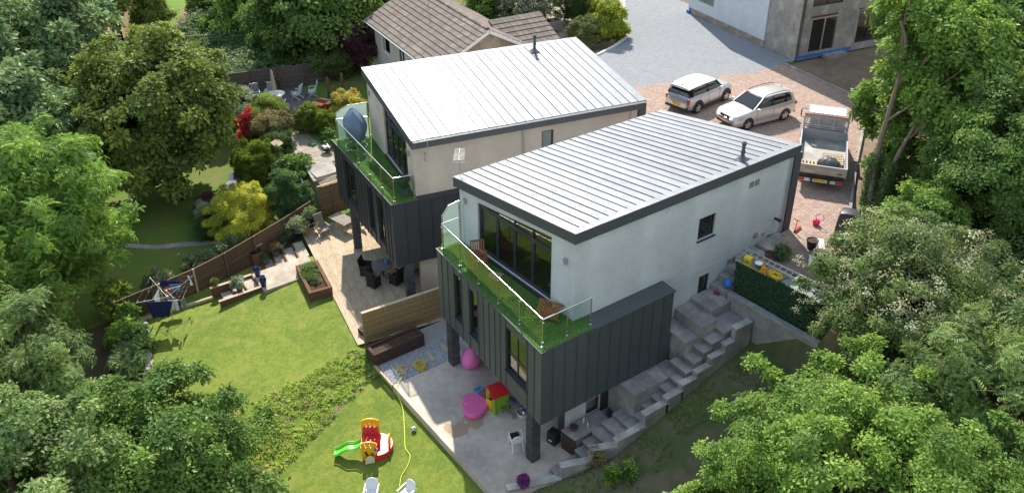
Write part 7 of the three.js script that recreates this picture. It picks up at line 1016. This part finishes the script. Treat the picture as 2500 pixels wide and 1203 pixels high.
// right side
tree('hazel_tree', 'bright green hazel filling the bottom right corner', [11.1, -2.4], [10.8, 4.7, -2.9], [4.7, 4.2, 4.5], { limbs: 36, n: 230, per: 110, cols: C.lime, leaf: LEAF.broad, clump: 0.16, size: 0.78, r: 0.2, bark: M.bark });
tree('hazel_tree', 'mid green hazel at the bottom edge below the bright hazel', [8.6, 1.6], [8.9, 2.6, 0.9], [2.4, 2.4, 2.4], { n: 90, per: 100, cols: C.lime, leaf: LEAF.broad, clump: 0.22, size: 0.85, r: 0.14 });
tree('hawthorn_tree', 'hawthorn with fading cream blossom beside the drive', [7.8, -10.4], [7.2, 7.0, -10.3], [3.6, 2.8, 3.6], { limbs: 28, n: 170, per: 85, cols: C.haw, leaf: LEAF.small, clump: 0.18, size: 1.25, r: 0.2, bark: M.barkDk, more: [12, LEAF.small, C.cream] });
tree('willow_tree', 'grey-green willow at the right edge below the hawthorn', [12.4, -7.4], [12.2, 7.0, -7.8], [3.2, 3.2, 3.0], { n: 90, per: 75, cols: C.ashGrey, leaf: LEAF.ash, clump: 0.24, size: 0.85, r: 0.16 });
tree('sycamore_tree', 'small green sycamore between truck and hawthorn', [4.2, -15.4], [4.3, 7.2, -15.6], [1.6, 1.4, 1.6], { n: 50, per: 90, cols: C.lime, leaf: LEAF.broad, clump: 0.3, size: 0.9, r: 0.1 });
{ // lopped tree with bare pale limbs beside the truck
  const t = thing('lopped_tree', 'lopped tree with pale bare limbs leaning over the truck', 'tree', [0, 0, 0]);
  const B = (p, r0, r1) => { const cv = new THREE.CatmullRomCurve3(p.map(a => V(...a))), k = 14; const g = []; for (let i = 0; i < k; i++) g.push(rod(cv.getPoint(i / k).toArray(), cv.getPoint((i + 1) / k).toArray(), mix(r0, r1, i / k), mix(r0, r1, (i + 1) / k), 8)); return g; };
  const gy = 5.6;
  const tr = part(t, 'trunk', [...B([[0.9, gy, -17.2], [0.3, 8.2, -18.0], [0.2, 10.4, -18.4], [0.1, 12.4, -18.8]], 0.17, 0.09)], M.barkPale); part(t, 'limb', B([[0.15, 11.4, -18.6], [0.9, 12.6, -19.2], [1.3, 14.0, -20.2]], 0.09, 0.03), M.barkPale); part(t, 'limb', B([[0.15, 12.2, -18.8], [-0.5, 13.6, -19.2], [-0.7, 15.0, -19.8], [-0.2, 15.6, -20.6]], 0.09, 0.025), M.barkPale); part(t, 'limb', B([[0.2, 9.6, -18.2], [1.3, 11.0, -18.8], [2.4, 12.6, -19.8]], 0.07, 0.025), M.barkPale);
  part(t, 'trunk', B([[1.4, gy, -17.0], [1.2, 8.0, -18.0], [1.4, 10.2, -18.9], [1.2, 11.6, -19.6]], 0.13, 0.06), M.barkPale); part(t, 'trunk', B([[1.8, gy, -16.8], [2.4, 7.4, -18.3], [3.0, 8.8, -19.8]], 0.14, 0.08), M.barkPale); part(t, 'limb', B([[1.3, 9.0, -18.4], [2.2, 10.8, -19.6], [2.8, 12.0, -21.0]], 0.06, 0.02), M.barkPale); part(t, 'limb', B([[0.1, 12.4, -18.8], [0.0, 13.4, -18.7], [-0.3, 14.2, -18.5]], 0.08, 0.06), M.barkPale);
  const pts = []; for (const [c, r, n, m] of [[[-1.3, 9.5, -20.6], [1.4, 2.2, 1.4], 32, 40], [[0.5, 7.3, -19.4], [1.1, 1.4, 1.1], 18, 34], [[0.8, 12.6, -20.6], [2.6, 2.4, 2.4], 46, 40], [[2.6, 11.0, -20.6], [2.4, 2.2, 2.4], 44, 42], [[1.4, 9.6, -19.8], [2.0, 1.8, 1.8], 16, 30], [[-0.3, 14.8, -20.0], [1.6, 1.3, 1.6], 18, 34]]) pts.push(...crownPts(c[0], c[1], c[2], ...r, n, m, { clump: 0.26 }).pts); foliage(t, 'crown', pts, LEAF.big, C.lime, 0.9);
  const iv = []; for (let i = 0; i < 2600; i++) { const f = rnd(), a = rr(0, 6.28), bx0 = [[0.9, -17.2, 0.3, -18.0], [1.4, -17.0, 1.2, -18.0], [1.8, -16.8, 2.4, -18.3]][i % 3]; iv.push([V(mix(bx0[0], bx0[2], f) + Math.cos(a) * rr(0.1, 0.42), mix(gy, 8.0, f * f), mix(bx0[1], bx0[3], f) + Math.sin(a) * rr(0.1, 0.42)), V(Math.cos(a), 0.4, Math.sin(a)).normalize(), 1]); } foliage(t, 'ivy', iv, LEAF.small, C.dark, 1.2);
}
tree('ivy_tree', 'dark ivy-covered tree mass behind the lopped tree', [5.6, -19.4], [5.6, 8.6, -19.6], [3.4, 3.6, 3.4], { n: 110, per: 85, cols: C.mid, leaf: LEAF.broad, clump: 0.24, r: 0.2, bark: M.barkDk });
tree('woodland_tree', 'leafy green tree at the upper right corner', [0.4, -29], [0.2, 11.2, -28.6], [4.6, 4.2, 4.4], { n: 130, per: 85, cols: C.mid, leaf: LEAF.broad, clump: 0.22, size: 1.1, r: 0.22, bark: M.bark });
tree('woodland_tree', 'tall green tree at the top edge right of the block building', [-6.5, -32.5], [-6.0, 11.2, -31.6], [3.3, 3.2, 3.0], { n: 80, per: 80, cols: C.lime, leaf: LEAF.broad, clump: 0.25, size: 1.2, r: 0.2 });
tree('woodland_tree', 'pale-leaved tree at the right edge above the dark undergrowth', [8.4, -21.6], [8.0, 11.0, -21.0], [2.6, 3.6, 2.6], { n: 80, per: 80, cols: C.sea, leaf: LEAF.broad, clump: 0.25, r: 0.16 });
// woodland undergrowth on the right, one mass
{
  const u = new THREE.Group(); u.name = 'undergrowth'; u.userData = { kind: 'stuff', label: 'dark ivy and bramble undergrowth filling the right-hand bank', category: 'undergrowth' }; scene.add(u); const pts = [], p2 = [];
  for (let i = 0; i < 17000; i++) { const x = rr(1, 16), z = rr(-34, -9), d = (x - 5.2) * 0.8466 - (z + 9.3) * 0.5325; if (d < 0.5) continue; const hgt = 0.25 + 1.5 * fbm(x * 0.5, z * 0.5, 3, 0, 90) * sst(0.5, 3, d); (rnd() < 0.7 ? pts : p2).push([V(x, H(x, z) + hgt * rr(0.4, 1), z), V(rr(-0.5, 0.5), 1, rr(-0.5, 0.5)).normalize(), 1]); }
  foliage(u, 'undergrowth_leaves', pts, LEAF.broad, C.dark, 1.15); foliage(u, 'undergrowth_leaves', p2, LEAF.small, C.mid, 1.3);
  const v = new THREE.Group(); v.name = 'hedge_bank'; v.userData = { kind: 'stuff', label: 'rough bramble bank behind the grey fence', category: 'undergrowth' }; scene.add(v); const p3 = [];
  for (let i = 0; i < 11000; i++) { const x = rr(-53, -37.6), z = rr(-9, 3); if (x > -38.6 + (z - 0.9) * -0.28) continue; const hgt = 0.6 + 1.9 * fbm(x * 0.4, z * 0.4, 3, 0, 91); p3.push([V(x, H(x, z) + hgt * rr(0.4, 1), z), V(rr(-0.5, 0.5), 1, rr(-0.5, 0.5)).normalize(), 1]); } foliage(v, 'bramble_leaves', p3, LEAF.broad, C.sea, 1.4);
}
// shrubs in the neighbouring garden and by the fence
const Hs = (x, z) => [x, H(x, z), z];
shrub('golden_shrub', 'bright yellow-green shrub beside the brown fence', Hs(-24.7, 5.0), [1.9, 1.75, 1.8], { cols: C.gold, leaf: LEAF.fine, n: 70, per: 120, clump: 0.24, size: 1.6 });
shrub('grey_shrub', 'grey-green airy shrub beside the bright yellow shrub', Hs(-26.4, 6.3), [1.0, 1.3, 0.9], { cols: C.silver, leaf: LEAF.fine, n: 26, per: 60, size: 1.4 });
shrub('green_shrub', 'dense rounded green shrub behind the dining deck', Hs(-24.1, 2.3), [1.15, 1.75, 1.3], { cols: [[0.10, 0.19, 0.065, 0.6], [0.13, 0.23, 0.085, 0.4]], leaf: LEAF.needle, n: 60, per: 80, clump: 0.28, size: 0.9 });
shrub('purple_shrub', 'purple flowering shrub in the shade left of the yellow shrub', Hs(-28.2, 6.1), [0.8, 0.8, 0.7], { cols: [[0.22, 0.03, 0.13, 0.5], [0.06, 0.08, 0.03, 0.5]], leaf: LEAF.small, n: 22, per: 40 });
shrub('low_shrub', 'low deep green shrub under the yellow shrub', Hs(-25.6, 6.6), [1.2, 0.7, 0.9], { cols: C.dark, leaf: LEAF.small, n: 30, per: 60 });
shrub('conifer_bush', 'yellow-green conifer bush below the bird table', Hs(-28.9, 2.3), [1.5, 1.7, 1.35], { cols: C.con, leaf: LEAF.needle, n: 70, per: 80, clump: 0.26, size: 1.1 });
shrub('box_hedge', 'clipped dark box hedge beside the lower terrace', Hs(-29.9, 0.5), [1.0, 1.0, 0.9], { cols: C.box, leaf: LEAF.fine, n: 40, per: 90, size: 1.3 });
shrub('tan_shrub', 'brownish variegated shrub below the red shrub', Hs(-31.6, 0.3), [1.5, 1.3, 1.3], { cols: C.tan, leaf: LEAF.small, n: 50, per: 70, size: 1.3 });
shrub('golden_hedge', 'broad yellow-green hedge in front of the upper terrace', Hs(-33.1, -0.1), [1.5, 1.35, 1.2], { cols: [[0.16, 0.235, 0.03, 0.6], [0.21, 0.28, 0.04, 0.4]], leaf: LEAF.fine, n: 60, per: 110, size: 1.6 });
shrub('red_shrub', 'bright red shrub at the edge of the dark oak', Hs(-32.7, 1.35), [0.9, 1.5, 0.85], { cols: C.red, leaf: LEAF.small, n: 30, per: 50, lift: 0.95, size: 1.2 });
shrub('grey_leaved_shrub', 'pale grey-green shrub beside the white chairs', Hs(-36.0, 0.5), [1.1, 1.3, 0.9], { cols: C.silver, leaf: LEAF.small, n: 30, per: 50, size: 1.2 });
shrub('lime_shrub', 'lime green shrub at the end of the grey fence', Hs(-37.4, 1.9), [1.0, 1.7, 0.9], { cols: C.con, leaf: LEAF.small, n: 34, per: 60, size: 1.3 });
shrub('round_shrub', 'round olive green bush on the neighbouring terrace', [-31.0, 1.9, -2.2], [0.85, 0.85, 0.85], { cols: C.olive, leaf: LEAF.needle, n: 40, per: 60, size: 0.9 });
shrub('thuja_bush', 'gold-tipped conical bush beside the far balcony', [-29.7, 1.7, -2.9], [0.62, 0.95, 0.62], { cols: C.con, leaf: LEAF.needle, n: 34, per: 50, size: 0.9 });
shrub('leafy_clump', 'leafy green clump under the gold-tipped bush', [-28.6, 1.55, -2.9], [0.75, 0.6, 0.7], { cols: C.mid, leaf: LEAF.broad, n: 20, per: 26, size: 1.1 });
shrub('yellow_acer', 'yellow and pink leaved small tree beside the timber posts', [-30.9, 2.0, -5.0], [1.15, 1.05, 1.05], { cols: [[0.42, 0.38, 0.06, 0.6], [0.45, 0.25, 0.12, 0.15], [0.30, 0.34, 0.05, 0.25]], leaf: LEAF.fine, n: 40, per: 80, size: 1.8 });
shrub('purple_tree', 'dark purple-leaved tree left of the bungalow', Hs(-36.8, -8.4), [2.0, 1.9, 1.8], { cols: C.purple, leaf: LEAF.small, n: 70, per: 80, size: 1.5, lift: 1.0, cat: 'tree' });
shrub('dark_hedge', 'dark green hedge at the end of the grey fence', Hs(-36.4, -6.9), [1.3, 1.6, 1.1], { cols: [[0.10, 0.14, 0.03, 0.6], [0.07, 0.11, 0.025, 0.4]], leaf: LEAF.small, n: 40, per: 60, size: 1.3 });
shrub('leafy_clump', 'large-leaved green plant below the lower terrace', Hs(-26.9, 0.4), [1.0, 0.75, 0.8], { cols: C.mid, leaf: LEAF.big, n: 24, per: 30 });
shrub('leafy_clump', 'mixed green border plants beside the box hedge', Hs(-27.9, 1.3), [0.9, 0.7, 0.8], { cols: C.sea, leaf: LEAF.broad, n: 24, per: 34 });
[[-22.9, 5.9, 'pale flowering rose beside the fence, nearest the yellow shrub'], [-22.5, 7.3, 'pale pink rose bush along the outside of the fence'], [-22.2, 8.6, 'white-flecked rose bush low on the fence'], [-21.8, 10.6, 'rose bush at the lower end of the fence']].forEach(([x, z, l]) => shrub('rose_bush', l, Hs(x, z), [0.55, 0.75, 0.8], { cols: [[0.14, 0.21, 0.075, 0.72], [0.50, 0.42, 0.38, 0.13], [0.20, 0.28, 0.11, 0.15]], leaf: LEAF.small, n: 24, per: 34, group: 'roses along the fence' }));
shrub('fern_plant', 'arching grassy plant at the lower end of the brown fence', Hs(-21.2, 13.0), [0.9, 0.9, 0.8], { cols: C.grassy, leaf: LEAF.blade, n: 16, per: 22, size: 0.8 });
// pots with plants
const potted = (nm, l, x, y, z, r, h, m, R, cols, leaf, sz = 1, per = 26) => { const p = pot(nm, l, [x, y, z], r, h, m, { group: 'potted plants' }); const k = crownPts(0, h + R * 0.5, 0, R, R * 0.9, R, 10, per, { clump: 0.42, low: -0.4 }); foliage(p, 'plant', k.pts, leaf, cols, sz); };
potted('potted_shrub', 'variegated shrub in a dark pot at the corner of the deck', -21.6, -0.05, 2.85, 0.26, 0.42, M.glazeBlue, 0.52, [[0.34, 0.36, 0.20, 0.6], [0.16, 0.24, 0.09, 0.4]], LEAF.small, 1.2, 40);
potted('potted_plant', 'green glazed pot beside the top garden step', -21.75, -0.15, 3.35, 0.2, 0.34, M.glazeGreen, 0.22, C.mid, LEAF.small, 0.7); potted('potted_plant', 'low grey-green pot on the second garden step', -21.3, -0.25, 3.9, 0.22, 0.32, M.glazeGreen, 0.2, C.dark, LEAF.small, 0.6); potted('potted_plant', 'grey pot with brown-red plant on the third garden step', -20.95, -0.45, 4.5, 0.22, 0.34, M.potGrey, 0.3, [[0.20, 0.09, 0.05, 0.6], [0.10, 0.12, 0.04, 0.4]], LEAF.small, 0.8); potted('potted_plant', 'grey pot by the tub on the lowest garden step', -20.75, -0.6, 5.2, 0.22, 0.34, M.potGrey, 0.15, C.dark, LEAF.small, 0.6);
potted('potted_plant', 'aloe pot at the top of the barbecue with pale leaves', -21.7, 0.68, 1.95, 0.3, 0.14, M.black, 0.34, C.sea, LEAF.small, 1.1);
potted('potted_plant', 'bushy plant in an olive pot inside the sunken steps', -18.75, -0.42, 7.35, 0.2, 0.36, M.potGrey, 0.3, C.silver, LEAF.small, 1.0); potted('potted_plant', 'small terracotta pot on the post of the sunken steps', -19.5, -0.1, 8.35, 0.13, 0.22, M.terracotta, 0.14, C.olive, LEAF.small, 0.6);
potted('potted_plant', 'tall slate-grey pot with dark plant at the end of the farther balcony', -12.45, 5.99, 0.36, 0.2, 0.55, mat([0.10, 0.12, 0.16], 0.7), 0.3, C.dark, LEAF.small, 0.8); potted('flower_pot', 'black pot of magenta flowers on the low patio wall', 0.98, 0.15, 3.0, 0.17, 0.28, M.black, 0.13, [[0.34, 0.02, 0.30, 0.65], [0.06, 0.11, 0.03, 0.35]], LEAF.fine, 1.3, 34);
potted('potted_plant', 'leafy pale plant by the concrete slab on the drive', 1.5, 5.85, -10.15, 0.16, 0.2, M.potGrey, 0.26, C.sea, LEAF.broad, 0.7);
{ const t = thing('timber_tub', 'square timber tub with a dark bowl beside the garden steps', 'planter', [-21.2, -0.72, 5.55], 0.1); for (let k = 0; k < 4; k++) { for (const [a, b, r] of [[0, 0.3, 0], [0, -0.3, 0], [0.3, 0, 1.57], [-0.3, 0, 1.57]]) part(t, 'board', uvm(bx(0.64, 0.2, 0.05, a, 0.1 + k * 0.21, b, r), 1), M.sleeper); } part(t, 'bowl', lathe([[0, 0.78], [0.24, 0.82], [0.32, 0.92], [0.28, 0.92], [0, 0.84]], 18), M.black); solo('stone_slab', rbx(0.5, 0.06, 0.36, 0.01), M.pathM, 'pale square slab propped on the brown fence', 'slab', [-21.5, 0.35, 5.3], 0.3); }
// planter contents
[[-17.35, 3.95, C.sea, LEAF.blade, 0.26, 'spiky pale green agave in the deck planter'], [-16.85, 4.1, C.grassy, LEAF.tuft, 0.26, 'tufted grass in the deck planter'], [-16.2, 4.15, C.sea, LEAF.needle, 0.26, 'blue-green clump in the deck planter'], [-16.9, 3.75, C.mid, LEAF.small, 0.22, 'small green seedling in the deck planter']].forEach(([x, z, c, lf, r, l]) => shrub('planter_plant', l, [x, 0.25, z], [r, r * 0.8, r], { cols: c, leaf: lf, n: 6, per: 12, size: lf === LEAF.blade ? 0.6 : lf === LEAF.tuft ? 0.3 : 0.7, lift: 0.2, cat: 'plant' }));
[[-19.2, 13.0, 'leafy shrub in the bed nearest the fence'], [-18.1, 13.2, 'green shrub in the middle of the rock-edged bed'], [-17.3, 13.0, 'green shrub behind the border rocks by the log seat'], [-16.0, 13.6, 'broad-leaved shrub at the end of the border rocks']].forEach(([x, z, l], i) => shrub('border_shrub', l, Hs(x, z), [0.75, 0.8, 0.7], { cols: [C.lime, C.ash, C.mid, C.sea][i], leaf: i % 2 ? LEAF.ash : LEAF.broad, n: 20, per: 34, size: 0.9, group: 'shrubs in the rock-edged bed' }));
[[3.05, 0.35, 'left of two small yellow-green saplings on the dark slope by the stairs'], [3.35, -0.15, 'right of two small yellow-green saplings on the dark slope by the stairs']].forEach(([x, z, l]) => shrub('sapling', l, [x, H(x, z), z], [0.2, 0.42, 0.2], { cols: C.lime, leaf: LEAF.broad, n: 6, per: 12, size: 0.8 }));
shrub('weed_clump', 'straggly brown weed by the stepped wall', [2.1, H(2.3, 0.3), 0.35], [0.3, 0.55, 0.3], { cols: C.tan, leaf: LEAF.fine, n: 8, per: 20, size: 1.2 });
// bungalow front: hedge and shrubs
shrub('variegated_hedge', 'bright yellow-green rounded hedge by the grey drive', [-24.6, 5.7, -23.0], [1.15, 1.55, 1.3], { cols: [[0.28, 0.34, 0.03, 0.5], [0.40, 0.42, 0.05, 0.25], [0.15, 0.22, 0.03, 0.25]], leaf: LEAF.small, n: 60, per: 90, size: 1.4 });
shrub('variegated_hedge', 'yellow-tipped hedge at the top edge beside the drive', [-26.6, 5.7, -24.2], [1.3, 1.6, 1.2], { cols: [[0.24, 0.30, 0.03, 0.6], [0.36, 0.38, 0.05, 0.4]], leaf: LEAF.small, n: 50, per: 80, size: 1.4 });
shrub('border_hedge', 'mixed green and pink shrubs between trough and bright hedge', [-25.3, 5.7, -21.6], [1.2, 0.95, 1.4], { cols: [[0.10, 0.155, 0.04, 0.7], [0.20, 0.12, 0.09, 0.15], [0.26, 0.28, 0.05, 0.15]], leaf: LEAF.small, n: 50, per: 60, size: 1.3 });
shrub('rhododendron', 'dark shrub with white flowers behind the bungalow wing', [-30.6, 5.7, -19.6], [2.0, 1.9, 1.8], { cols: [[0.06, 0.10, 0.035, 0.8], [0.45, 0.42, 0.38, 0.2]], leaf: LEAF.small, n: 60, per: 60, size: 1.5 });
shrub('conifer_bush', 'dark green conifers behind the white flowering shrub', [-29.3, 5.7, -24.0], [2.2, 2.4, 1.8], { cols: C.dark, leaf: LEAF.needle, n: 60, per: 60, size: 1.4 });
shrub('green_shrub', 'fresh green bush at the top edge behind the bungalow roof', [-33.4, 5.7, -18.6], [1.9, 1.8, 1.7], { cols: C.lime, leaf: LEAF.broad, n: 50, per: 50, size: 1.2 });
[[-58.5, -7.2, 'pale green bush beside the water butt'], [-55.5, -3.2, 'rounded green bush in the far garden'], [-59, 0.6, 'mixed bush at the edge of the far lawn']].forEach(([x, z, l], i) => shrub('garden_bush', l, Hs(x, z), [1.7, 1.7, 1.5], { cols: [C.sea, C.mid, C.olive][i], leaf: LEAF.broad, n: 36, per: 50, size: 1.3 }));
// tall grass on the bank and short tufts on the lawns
{
  const sg = new THREE.Group(); sg.name = 'slope_grass'; sg.userData = { kind: 'stuff', label: 'thin rough grass on the shaded slope beside the stairs', category: 'grass' }; scene.add(sg); const sl = [];
  for (let i = 0; i < 9000 && sl.length < 3400; i++) { const x = rr(1.2, 8), z = rr(-7.5, 3.4), e = z > -0.6 ? 0.55 + 0.40 * (3.5 - z) + 0.3 : 2.45; if (x < e || fbm(x * 0.9, z * 0.9, 3, 0, 66) < 0.47) continue; sl.push([V(x, H(x, z), z), V(rr(-0.5, 0.5), 1, rr(-0.5, 0.5)).normalize(), rr(0.4, 1)]); }
  foliage(sg, 'grass_tufts', sl, LEAF.tuft, [[0.12, 0.17, 0.04, 0.6], [0.16, 0.19, 0.06, 0.4]], 0.10, undefined, bladeMat);
  const g = new THREE.Group(); g.name = 'bank_grass'; g.userData = { kind: 'stuff', label: 'tall rough grass on the bank between the two lawns', category: 'grass' }; scene.add(g); const a = [];
  for (let i = 0; i < 60000 && a.length < 2000; i++) { const x = rr(-11, -5.6), z = rr(4.35, 13.5); if (!bankAmt(x, z) || x > -8.4 && z < 4.6) continue; if (fbm(x * 1.2, z * 1.2, 2, 0, 33) < 0.36) continue; a.push([V(x, H(x, z), z), V(rr(-0.6, 0.6), 1, rr(-0.6, 0.6)).normalize(), rr(0.5, 1.0)]); }
  foliage(g, 'grass_tufts', a, LEAF.tuft, [[0.19, 0.29, 0.030, 0.45], [0.24, 0.32, 0.048, 0.3], [0.27, 0.27, 0.09, 0.12], [0.16, 0.26, 0.024, 0.13]], 0.25, undefined, bladeMat);
}
renderer.render(scene, camera);
